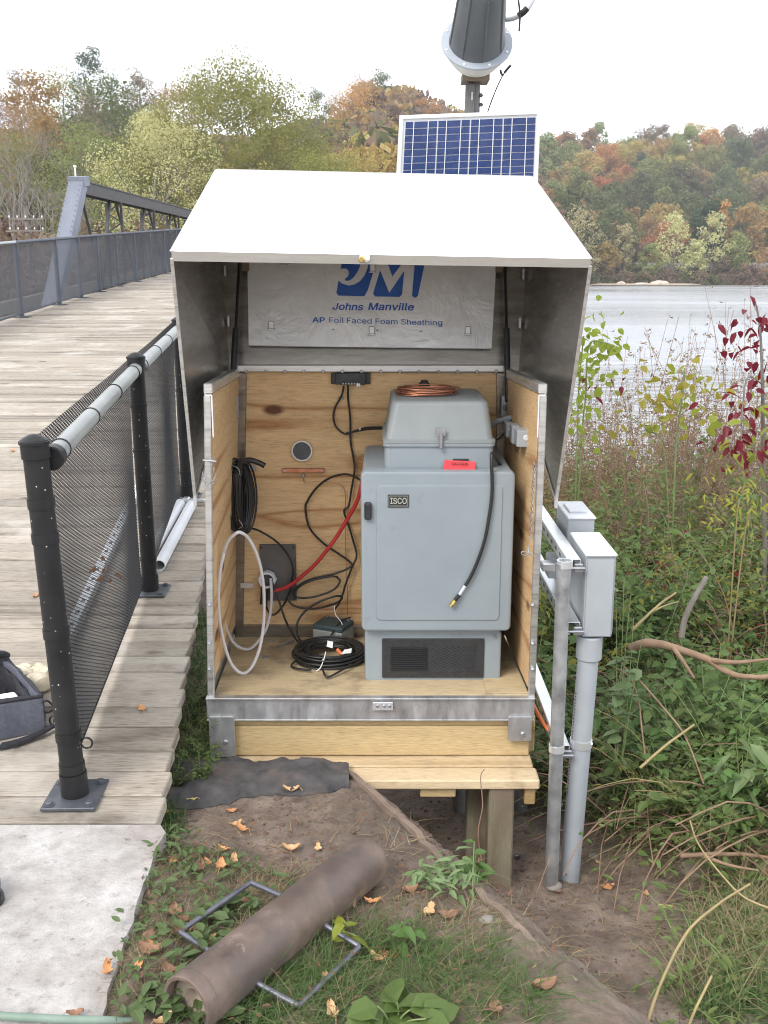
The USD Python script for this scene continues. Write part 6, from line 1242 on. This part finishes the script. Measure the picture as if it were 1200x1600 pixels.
# low building and a pole behind the bridge
xa_, xb_ = ray(30, 422)[0] / ray(30, 422)[1] * 60, ray(135, 422)[0] / ray(135, 422)[1] * 60
hb = thing('low_building', 'long low building with a pale roof seen through the far fence', 'building', ((xa_ + xb_) / 2, 63, -3))
part(hb, 'wall', bx(((xa_ + xb_) / 2, 63, -1.85), (xb_ - xa_ - .3, 6, 2.8), .02), 'wall_tan'); part(hb, 'roof', prismy(Polygon([(xa_, -.42), (xb_, -.42), (xb_, .12), (xa_, .12)]), 59.8, 66), 'roof_pale')
for k in range(3):
    w = part(hb, 'window', bx((lerp(xa_, xb_, .2 + .3 * k), 59.98, -1.5), (.9, .06, .8), .01), 'bridge_dark')
up = thing('utility_pole', 'utility pole with two cross arms carrying white insulators at the left edge', 'pole', (0, 0, 0)); px_ = ray(42, 350); xq = px_[0] / px_[1] * 42
zq = px_[2] / px_[1] * 42; part(up, 'pole_shaft', cyl((xq, 42, -3), (xq, 42, zq + .6), .12, 10, .09), 'bark_grey')
for dz in (.18, -.28):
    part(up, 'cross_arm', bx((xq, 41.9, zq + dz), (1.4, .07, .07), .01), 'bark_grey')
    for k in range(5): part(up, 'insulator', lathe(V(xq - .66 + .33 * k, 41.9, zq + dz + .06), [(.02, 0), (.035, .02), (.02, .05), (.03, .07), (.001, .09)], 8), 'white_plastic')

# ------------------------------------------------------------------ the overgrown river bank on the right
def stem_plant(H, ns, leaves_per, L, asp, seed, spread=.35, droop=.2, rs=.0026, from_=.15, jitter=.25, crook=.12):
    rg = np.random.default_rng(seed); W = []; P, D, U = [], [], []
    for s in range(ns):
        a = rg.uniform(0, 6.283); d = V(math.cos(a) * spread, math.sin(a) * spread, 1); p = V(rg.normal(0, .05), rg.normal(0, .05), -.02); pts = [p]; h = H * rg.uniform(.55, 1.1)
        for i in range(7): d = unit(d + rg.normal(0, crook, 3) + V(math.cos(a), math.sin(a), -.6) * droop * i / 7); p = p + d * h / 7; pts.append(p)
        pts = np.array(pts); W.append(tube(pts, np.linspace(rs, rs * .4, 8), 5, cap=False)); t = rg.uniform(from_, 1, leaves_per)
        q = np.stack([np.interp(t * 7, range(8), pts[:, k]) for k in range(3)], 1); az = rg.uniform(0, 6.283, leaves_per); dd = np.column_stack([np.cos(az), np.sin(az), rg.uniform(-.5, .45, leaves_per)])
        P.append(q + dd * rg.uniform(0, jitter * L * 2, leaves_per)[:, None]); D.append(dd); U.append(np.column_stack([rg.normal(0, .4, (leaves_per, 2)), np.ones(leaves_per)]))
    P, D, U = map(np.vstack, (P, D, U)); l = rg.uniform(.5, 1.2, len(P)) * L
    return cat(W), leafset(P, D, U, l, l * asp, .15, .2)
def stalks(H, ns, seed, heads=16, rs=.0032):
    rg = np.random.default_rng(seed); W, P, D = [], [], []
    for s in range(ns):
        p = V(rg.normal(0, .16), rg.normal(0, .16), -.02); d = V(rg.normal(0, .1), rg.normal(0, .1), 1); h = H * rg.uniform(.6, 1.1); pts = [p]
        for i in range(6): d = unit(d + rg.normal(0, .06, 3)); p = p + d * h / 6; pts.append(p)
        pts = np.array(pts); W.append(tube(pts, np.linspace(rs, rs * .4, 7), 4, cap=False))
        for k in range(heads):
            t = rg.uniform(.35, 1) ** .6; q = np.array([np.interp(t * 6, range(7), pts[:, j]) for j in range(3)]); a = rg.uniform(0, 6.283); e = V(math.cos(a), math.sin(a), rg.uniform(.1, 1.0)); e = unit(e) * rg.uniform(.03, .10) * (1.3 - t * .6)
            if k % 2 == 0: W.append(tube([q, q + e], [rs * .4, rs * .25], 3, cap=False))
            m = 5; P.append(q + e * rg.uniform(.3, 1.05, m)[:, None] + rg.normal(0, .008, (m, 3))); D.append(np.tile(e, (m, 1)) + rg.normal(0, .06, (m, 3)))
    P, D = np.vstack(P), np.vstack(D); l = rg.uniform(.010, .030, len(P)); return cat(W), leafset(P, D, rg.normal(size=P.shape), l, l * .5, .1, .2)
def bank_spots(n, seed, y0, y1, xf, pw=1.0):
    n = int(n * 1.33); rg = np.random.default_rng(seed); y = y0 + (y1 - y0) * rg.uniform(0, 1, n) ** pw; x = rg.uniform(0, 1, n) * (y * .60 - xf(y)) + xf(y); return x, y, gzs(x, y)
def instancer(name, protos_, x, y, z, smin, smax, seed, tilt=0.0):
    rg = np.random.default_rng(seed); path = numbered('/World', name); pi = UsdGeom.PointInstancer.Define(stage, path); targets = []
    for i, (w, wm, l, lm) in enumerate(protos_):
        k = f'{path}/plant_{i:03d}'; UsdGeom.Xform.Define(stage, k)
        if w is not None: usdkit.mesh(stage, k + '/stems', w, M[wm])
        usdkit.mesh(stage, k + '/leaves', l, M[lm]); targets.append(Sdf.Path(k))
    n = len(x); pi.CreatePrototypesRel().SetTargets(targets); pi.CreateProtoIndicesAttr(Vt.IntArray.FromNumpy(rg.integers(0, len(protos_), n).astype(np.int32)))
    pi.CreatePositionsAttr(Vt.Vec3fArray.FromNumpy(np.column_stack([x, y, z]).astype(np.float32))); os_ = []
    for i in range(n):
        r1 = Gf.Rotation(Gf.Vec3d(0, 0, 1), float(rg.uniform(0, 360))) * Gf.Rotation(Gf.Vec3d(float(rg.normal()), float(rg.normal()), 0.01), float(abs(rg.normal(0, tilt)))); q_ = r1.GetQuat(); im = q_.GetImaginary(); os_.append(Gf.Quath(float(q_.GetReal()), *map(float, im)))
    pi.CreateOrientationsAttr(Vt.QuathArray(os_)); s = rg.uniform(smin, smax, n); pi.CreateScalesAttr(Vt.Vec3fArray.FromNumpy((s[:, None] * np.ones(3)).astype(np.float32))); custom(pi.GetPrim(), kind='stuff'); return path
xf = lambda y: np.interp(y, [3.0, 3.5, 4.0, 4.6, 6, 12], [1.55, .98, .62, .25, .2, .3])
leafy = [(*(lambda r: (r[0], 'stem_green', r[1], m))(stem_plant(H, ns, lp, L, asp, sd)),) for H, ns, lp, L, asp, sd, m in ((.55, 9, 38, .050, .62, 701, 'leaf_green'), (.50, 10, 42, .042, .6, 702, 'leaf_mixed'), (.62, 8, 36, .056, .68, 703, 'leaf_green'), (.50, 12, 44, .036, .6, 704, 'leaf_mixed'), (.45, 9, 34, .050, .66, 705, 'leaf_pale'))]
x, y, z = bank_spots(430, 711, 3.35, 7.5, xf, 1.25); instancer('undergrowth', leafy, x, y, z, .6, 1.15, 712, 14)
tangle = [(*(lambda r: (r[0], 'stem_red', r[1], 'leaf_mixed'))(stem_plant(.9, 12, 9, .035, .5, 721, .9, .7, .0042)),), (*(lambda r: (r[0], 'branch_brown', r[1], 'leaf_green'))(stem_plant(.8, 10, 7, .05, .5, 722, 1.1, .8, .005)),), (*(lambda r: (r[0], 'stem_yellow', r[1], 'yellow_weed'))(stem_plant(.7, 8, 8, .035, .3, 723, .9, .8, .003)),)]
x, y, z = bank_spots(150, 724, 3.3, 7.5, xf, 1.2); instancer('brambles', tangle, x, y, z, .6, 1.2, 725, 22)
weed = [(*(lambda r: (r[0], 'stem_red', r[1], m))(stalks(H, ns, sd, hd)),) for H, ns, sd, hd, m in ((1.15, 9, 731, 22, 'seed_head'), (1.35, 8, 732, 20, 'dry_weed'), (1.0, 10, 733, 24, 'dry_weed'), (1.25, 9, 734, 20, 'seed_head'))]
x, y, z = bank_spots(64, 735, 6.0, 11.5, lambda y: np.interp(y, [5, 12], [.35, .5]), 1.1); instancer('dry_weeds', weed, x, y, z, .75, 1.2, 736, 7)
mix = [(*(lambda r: (r[0], 'stem_green', r[1], m))(stem_plant(H, ns, lp, L, asp, sd, .3)),) for H, ns, lp, L, asp, sd, m in ((1.0, 9, 44, .055, .55, 741, 'leaf_mixed'), (.9, 8, 40, .055, .7, 742, 'leaf_green'), (1.1, 8, 40, .06, .45, 743, 'leaf_mixed'), (1.0, 7, 36, .045, .45, 744, 'yellow_weed'), (1.0, 8, 40, .032, .5, 745, 'seed_head'), (.95, 6, 18, .055, .7, 746, 'leaf_yellow'), (.9, 5, 16, .045, .6, 747, 'leaf_red'))]
x, y, z = bank_spots(520, 746, 4.8, 11.5, lambda y: np.interp(y, [5, 12], [.3, .5]), 1.1); instancer('tall_undergrowth', mix, x, y, z, .65, 1.15, 747, 12)
tall = [(*(lambda r: (r[0], 'stem_red', r[1], 'seed_head'))(stalks(2.1, 4, 751, 8, .0036)),), (*(lambda r: (r[0], 'stem_red', r[1], 'dry_weed'))(stalks(1.9, 5, 752, 9, .0036)),)]
x, y, z = bank_spots(46, 753, 6.8, 11.0, lambda y: y * .20, 1.0); instancer('tall_stalks', tall, x, y, z, .8, 1.12, 754, 5)
gr_ = [(None, None, (lambda n, r: blades(np.column_stack([r.normal(0, .07, (n, 2)), np.zeros(n)]), rdir(r, n, .8), r.uniform(.3, .75, n), r.uniform(.002, .0045, n), r.uniform(.3, 1, n)))(120, np.random.default_rng(k)), m) for k, m in ((761, 'dry_grass'), (762, 'grass_blade'), (763, 'dry_grass'))]
x, y, z = bank_spots(330, 764, 3.2, 9.0, lambda y: np.interp(y, [3.0, 3.5, 4.2], [1.5, 1.0, .45]), 1.4); instancer('grass_tufts', gr_, x, y, z, .5, 1.1, 765, 15)
# behind the cabinet's left side too
lowp = leafy[:2] + gr_[:2]; rg = np.random.default_rng(771); x = rg.uniform(-1.05, -.62, 26); y = rg.uniform(3.35, 4.6, 26); x = np.maximum(x, -.66 - .05 * (y - 3.3)); instancer('low_weeds', lowp, rg.uniform(-.80, -.62, 24), np.linspace(3.0, 4.3, 24), gzs(np.full(24, -.7), np.linspace(3.0, 4.3, 24)), .22, .42, 772, 20)

# ------------------------------------------------------------------ single plants, branches and stones one can point to
def leafy_thing(name, label, cat_, stems, sm_, P, D, L, asp, lm, seed, parts2=()):
    rg = np.random.default_rng(seed); P = np.asarray(P, float); t = thing(name, label, cat_, P[P[:, 2].argmin()]); part(t, 'stem', cat(stems), sm_, smooth=True)
    part(t, 'leaves', leafset(P, D, np.column_stack([rg.normal(0, .5, (len(P), 2)), np.ones(len(P))]), rg.uniform(.6, 1.2, len(P)) * L, rg.uniform(.8, 1.1, len(P)) * L * asp, .15, .2), lm, smooth=False)
    for nm, P2, D2, L2, a2, l2 in parts2: part(t, nm, leafset(P2, D2, np.column_stack([rg.normal(0, .5, (len(P2), 2)), np.ones(len(P2))]), rg.uniform(.6, 1.2, len(P2)) * L2, L2 * a2, .15, .2), l2, smooth=False)
    return t
rg = np.random.default_rng(801)
# red creeper on a dead sapling at the right edge
yc = 5.2; tp = [at(1194, 900, yc), at(1193, 760, yc), at(1192, 640, yc), at(1190, 560, yc), at(1186, 500, yc), at(1178, 465, yc)]; g0 = tp[0] * V(1, 1, 0) + V(0, 0, gz(tp[0][0], yc))
st1 = tube(spline([g0] + tp, 6), np.linspace(.015, .004, 37), 8); br_ = [at(1190, 600, yc), at(1168, 590, yc - .1), at(1160, 640, yc - .15), at(1158, 700, yc - .2)]
P = np.vstack([rg.normal(0, 1, (46, 3)) * V(.10, .12, .10) + at(1185, 560, yc), rg.normal(0, 1, (40, 3)) * V(.09, .12, .10) + at(1168, 660, yc - .1), rg.normal(0, 1, (16, 3)) * V(.07, .08, .03) + at(1180, 500, yc), rg.normal(0, 1, (26, 3)) * V(.08, .1, .06) + at(1165, 705, yc - .2)])
P2 = rg.normal(0, 1, (30, 3)) * V(.12, .12, .10) + at(1185, 665, yc - .05)
dr = lambda n: np.column_stack([rg.normal(0, 1, (n, 2)), rg.uniform(-1.4, -.1, n)])
leafy_thing('red_creeper', 'deep red creeper leaves climbing a dead sapling at the right edge of the bank', 'creeper', [st1, tube(spline(br_, 6), .004, 5)], 'bark_grey', P, dr(len(P)), .066, .62, 'leaf_red', 802, [('green_leaves', P2, dr(30), .09, .7, 'leaf_lime')])
# yellow vine by the hood
yv = 5.6; P = np.vstack([rg.normal(0, 1, (110, 3)) * V(.07, .12, .12) + at(918, 560, yv), rg.normal(0, 1, (14, 3)) * V(.06, .05, .02) + at(955, 540, yv), rg.normal(0, 1, (24, 3)) * V(.07, .1, .10) + at(912, 640, yv)])
b0 = at(905, 760, yv); b0 = V(b0[0], yv, gz(b0[0], yv)); ts = [tube(spline([b0, at(908, 700, yv), at(915, 620, yv), at(920, 540, yv), at(945, 536, yv), at(968, 545, yv)], 6), .005, 6), tube(spline([b0, at(902, 680, yv), at(905, 600, yv), at(912, 525, yv)], 6), .004, 6)]
leafy_thing('yellow_vine', 'bright yellow green vine reaching up beside the right cheek of the hood', 'vine', ts, 'stem_green', P, dr(len(P)), .058, .85, 'leaf_lime', 803, [('red_leaves', at(938, 600, yv) + rg.normal(0, 1, (7, 3)) * V(.06, .05, .04), dr(7), .06, .55, 'leaf_red')])
yv = 6.2; P = np.vstack([rg.normal(0, 1, (36, 3)) * V(.14, .14, .10) + at(1065, 600, yv), rg.normal(0, 1, (30, 3)) * V(.14, .14, .08) + at(1060, 640, yv), rg.normal(0, 1, (20, 3)) * V(.16, .1, .06) + at(1000, 660, yv)])
b0 = at(1060, 800, yv); b0 = V(b0[0], yv, gz(b0[0], yv)); ts = [tube(spline([b0, at(1055, 720, yv), at(1062, 650, yv), at(1070, 575, yv)], 6), .006, 6), tube(spline([b0, at(1040, 720, yv), at(1010, 670, yv), at(980, 650, yv)], 6), .004, 6)]
leafy_thing('young_poplar', 'young shrub with large yellow and green leaves mid bank before the river', 'shrub', ts, 'stem_green', P, dr(len(P)), .068, .85, 'leaf_yellow', 804, [('green_leaves', at(1068, 625, yv) + rg.normal(0, 1, (24, 3)) * V(.12, .1, .10), dr(24), .075, .85, 'leaf_lime')])
yv = 4.6; P = rg.normal(0, 1, (120, 3)) * V(.13, .15, .09) + at(1155, 790, yv); b0 = at(1150, 900, yv); b0 = V(b0[0], yv, gz(b0[0], yv))
leafy_thing('yellow_weed_clump', 'feathery yellow weed clump among the brambles below the red creeper', 'weed', [tube(spline([b0, at(1148, 850, yv), at(1155, 780, yv)], 6), .004, 5), tube(spline([b0, at(1160, 860, yv), at(1175, 790, yv)], 6), .004, 5)], 'stem_yellow', P, dr(120), .05, .3, 'yellow_weed', 805)
# branches and stems
def branch(name, label, pts, r0, r1, m, extra=(), n=8):
    p = [at(u, v, y) for u, v, y in pts]; t = thing(name, label, 'branch', p[0]); q = spline(p, 6); part(t, 'wood', noisy(tube(q, np.linspace(r0, r1, len(q)), n), r0 * .25, 22, len(pts)), m, smooth=True)
    for e in extra: q = spline([at(*a) for a in e], 5); part(t, 'twig', tube(q, np.linspace(r1 * 1.3, r1 * .5, len(q)), 6), m, smooth=True)
branch('fallen_branch', 'thick peeled brown branch lying across the brambles right of the conduit', [(986, 1013, 3.95), (1006, 1006, 3.9), (1035, 1007, 3.88), (1070, 1018, 3.85), (1105, 1030, 3.8), (1132, 1048, 3.75), (1165, 1058, 3.7), (1215, 1056, 3.7)], .020, .010, 'branch_brown', [[(1050, 1010, 3.87), (1065, 1030, 3.8), (1085, 1060, 3.75)], [(1110, 1032, 3.8), (1150, 1035, 3.7), (1200, 1030, 3.7)]])
branch('dead_stick', 'dark upright crooked stick leaning in the brambles above the fallen branch', [(1064, 998, 4.1), (1070, 968, 4.12), (1084, 936, 4.15), (1104, 902, 4.2)], .014, .011, 'bark_grey')
branch('dead_stick', 'pale forked stick slanting up beside the meter box', [(988, 985, 3.8), (1005, 968, 3.82), (1030, 945, 3.85), (1056, 926, 3.9)], .007, .004, 'stem_yellow', [[(1020, 955, 3.84), (1040, 946, 3.85), (1060, 940, 3.9)]])
branch('bramble_stem', 'long arching orange brown bramble stem hanging from the branch towards the conduit', [(960, 1043, 3.75), (985, 1060, 3.68), (998, 1100, 3.6), (1004, 1150, 3.5), (1010, 1195, 3.45)], .0045, .003, 'branch_brown')
branch('bramble_stem', 'bramble stem curving down right through the dry grass', [(975, 1042, 3.7), (1005, 1070, 3.6), (1040, 1110, 3.5), (1070, 1150, 3.4), (1100, 1225, 3.3)], .0045, .003, 'branch_brown')
branch('dead_stick', 'straight pale stick lying on the slope above the bare soil', [(1000, 1200, 3.3), (1040, 1165, 3.35), (1085, 1132, 3.4)], .006, .004, 'stem_yellow')
branch('dead_stick', 'brown stick lying level at the right edge of the bare soil', [(1062, 1337, 3.0), (1110, 1335, 3.02), (1160, 1335, 3.05), (1210, 1341, 3.05)], .009, .006, 'branch_brown', [[(1100, 1338, 3.0), (1140, 1352, 2.95), (1185, 1360, 2.9)]])
branch('yellow_bramble', 'long bent yellow stem rising at the bottom right of the bare soil', [(1008, 1612, 2.02), (1020, 1570, 2.05), (1042, 1515, 2.1), (1075, 1455, 2.15), (1118, 1416, 2.2), (1172, 1381, 2.25)], .0044, .0032, 'stem_yellow')
branch('yellow_bramble', 'yellow green stem arching over the slope at the right edge', [(1210, 1422, 2.3), (1165, 1403, 2.35), (1130, 1370, 2.4), (1092, 1320, 2.5), (1078, 1282, 2.6)], .003, .002, 'stem_yellow')
branch('yellow_bramble', 'short straight yellow stem in the weeds at the bottom right corner', [(1072, 1612, 1.98), (1090, 1570, 2.0), (1112, 1525, 2.05)], .0035, .0028, 'stem_yellow')
branch('thin_twig', 'thin wiry twig standing in front of the timber stilts', [(752, 1345, 2.75), (747, 1300, 2.76), (754, 1260, 2.78), (751, 1215, 2.8), (757, 1202, 2.8)], .002, .0015, 'stem_red', [[(748, 1340, 2.7), (750, 1380, 2.65), (752, 1425, 2.6)]])
branch('thin_twig', 'short brown twig stuck in the soil by the conduit foot', [(838, 1398, 2.9), (848, 1370, 2.92), (860, 1338, 2.95)], .002, .0012, 'branch_brown')
branch('thin_twig', 'short dark twig at the foot of the timber edging', [(800, 1428, 2.75), (812, 1400, 2.78), (818, 1382, 2.8)], .002, .0012, 'bark_grey')
branch('thin_twig', 'dark twig with a fork standing behind the post driver end', [(610, 1325, 2.42), (618, 1308, 2.45), (625, 1292, 2.48)], .002, .001, 'bark_grey', [[(616, 1312, 2.44), (608, 1300, 2.45)], [(640, 1320, 2.4), (634, 1300, 2.44)]])
branch('dead_stick', 'crooked dry root lying on the soil at the bottom centre', [(828, 1560, 1.98), (832, 1535, 2.0), (828, 1520, 2.02), (838, 1508, 2.04)], .004, .003, 'stem_yellow')
# leafy sprouts
def sprout(name, label, base, tips, L, asp, lm, n, seed, sm_='stem_green', r=.003, up=.35):
    rg = np.random.default_rng(seed); S, P, D = [], [], []
    for tpt in tips:
        q = spline([base, lerp(base, tpt, .5) + V(rg.normal(0, .006), 0, .01), tpt], 5); S.append(tube(q, np.linspace(r, r * .5, len(q)), 6)); k = rg.uniform(.45, 1, n); P.append(lerp(base, tpt, k[:, None])); a = rg.uniform(0, 6.283, n); D.append(np.column_stack([np.cos(a), np.sin(a), rg.uniform(min(-.2, up - .4), up, n)]))
    return leafy_thing(name, label, 'plant', S, sm_, np.vstack(P), np.vstack(D), L, asp, lm, seed)
sprout('leafy_sprout', 'sprout with fresh green leaves in front of the timber stilts', gp(738, 1412), [at(741, 1315, 2.62), at(725, 1345, 2.6), at(752, 1350, 2.6), at(742, 1338, 2.6)], .055, .5, 'leaf_green', 5, 811)
sprout('leafy_sprout', 'small sprout with broad green leaves on the soil right of the post driver', gp(632, 1478, .0), [at(628, 1440, 2.1), at(645, 1455, 2.1), at(618, 1462, 2.1)], .06, .6, 'leaf_green', 3, 812)
sprout('broadleaf_weed', 'dark broad leaved weed at the bottom centre of the photo', gp(615, 1612), [at(590, 1572, 1.82), at(640, 1578, 1.82), at(665, 1592, 1.8), at(620, 1566, 1.84), at(575, 1590, 1.8)], .115, .7, 'leaf_green', 4, 813, up=.2)
sprout('leafy_sprout', 'yellow green leaf sprout pushed up beside the post driver handle', gp(530, 1462), [at(545, 1445, 2.1), at(556, 1462, 2.08), at(536, 1440, 2.1)], .075, .42, 'leaf_lime', 2, 814)
sprout('broadleaf_weed', 'tall weed with large pale curling leaves at the right edge of the brambles', (lambda b: V(b[0], 3.3, gz(b[0], 3.3)))(at(1172, 1240, 3.3)), [at(1150, 1150, 3.25), at(1172, 1135, 3.25), at(1188, 1160, 3.25), at(1160, 1180, 3.22), at(1195, 1190, 3.22)], .13, .5, 'leaf_pale', 3, 815, up=-.3)
sprout('leafy_sprout', 'pale green leafy stem climbing in front of the brambles right of the meter box', (lambda b: V(b[0], 3.55, gz(b[0], 3.55)))(at(968, 1100, 3.55)), [at(985, 930, 3.6), at(990, 965, 3.58), at(1005, 985, 3.55), at(975, 905, 3.6), at(962, 920, 3.6)], .085, .7, 'leaf_pale', 5, 816)
rg = np.random.default_rng(821); n = 85; P = in_poly([(640, 1400), (665, 1352), (725, 1362), (745, 1400), (700, 1420)], n, 822) + V(0, 0, .015) + np.column_stack([np.zeros((n, 2)), rg.uniform(0, .05, n)])
t = thing('clippings', 'small heap of cut pale green leaves on the soil beside the timber edging', 'clippings', P[0]); a = rg.uniform(0, 6.283, n); part(t, 'leaves', leafset(P, np.column_stack([np.cos(a), np.sin(a), rg.uniform(-.2, .3, n)]), np.column_stack([rg.normal(0, .5, (n, 2)), np.ones(n)]), rg.uniform(.03, .055, n), .017, .2, .2), 'leaf_pale', smooth=False)
sb_ = gp(1085, 1362); single('stone', 'rounded grey stone half buried in the soil at the right', 'stone', ico(sb_ + V(0, 0, .012), (.062, .05, .034), 3, .2, 1.5, 4), 'stone_grey', smooth=True)
for u, v, s, lb in ((866, 1388, .024, 'small clod of earth at the foot of the steel pole'), (928, 1340, .018, 'small stone on the bare soil right of the conduit foot'), (760, 1440, .016, 'pebble on the soil below the clippings heap')):
    p = gp(u, v); single('stone', lb, 'stone', ico(p + V(0, 0, s * .3), (s * 1.2, s, s * .7), 2, .25, 1.6, u), 'stone_grey', smooth=True)
rg = np.random.default_rng(831)
P = in_poly([(1040, 1600), (1090, 1480), (1150, 1390), (1230, 1360), (1300, 1600)], 60, 832); wd = stem_plant(.24, 4, 9, .035, .45, 833, .5, .5, .0018)
instancer('corner_weeds', [(wd[0], 'stem_green', wd[1], 'leaf_mixed'), (None, None, blades(np.column_stack([rg.normal(0, .04, (60, 2)), np.zeros(60)]), rdir(rg, 60, .7), rg.uniform(.1, .3, 60), rg.uniform(.002, .004, 60), rg.uniform(.3, 1, 60)), 'dry_grass')], P[:, 0], P[:, 1], P[:, 2], .6, 1.2, 834, 18)
P = in_poly(P_left, 14, 841); wl = stem_plant(.05, 5, 6, .042, .34, 842, 1.2, .3, .0016, .3)
instancer('rosette_weeds', [(wl[0], 'stem_green', wl[1], 'ground_weed')], P[:, 0], P[:, 1], P[:, 2], .5, 1.2, 843, 12)

# ------------------------------------------------------------------ the thin autumn air
M['haze_air'] = usdkit.material(stage, '/World/Looks/haze_air', {'v': ('principled_volume', {'color': (.93, .95, 1.0), 'density': HAZE, 'anisotropy': .25})}, [], volume='v.volume')
if HAZE: struct('haze', bx((45, 300, 41), (900, 1000, 112), .01), 'haze_air', False, 'stuff')
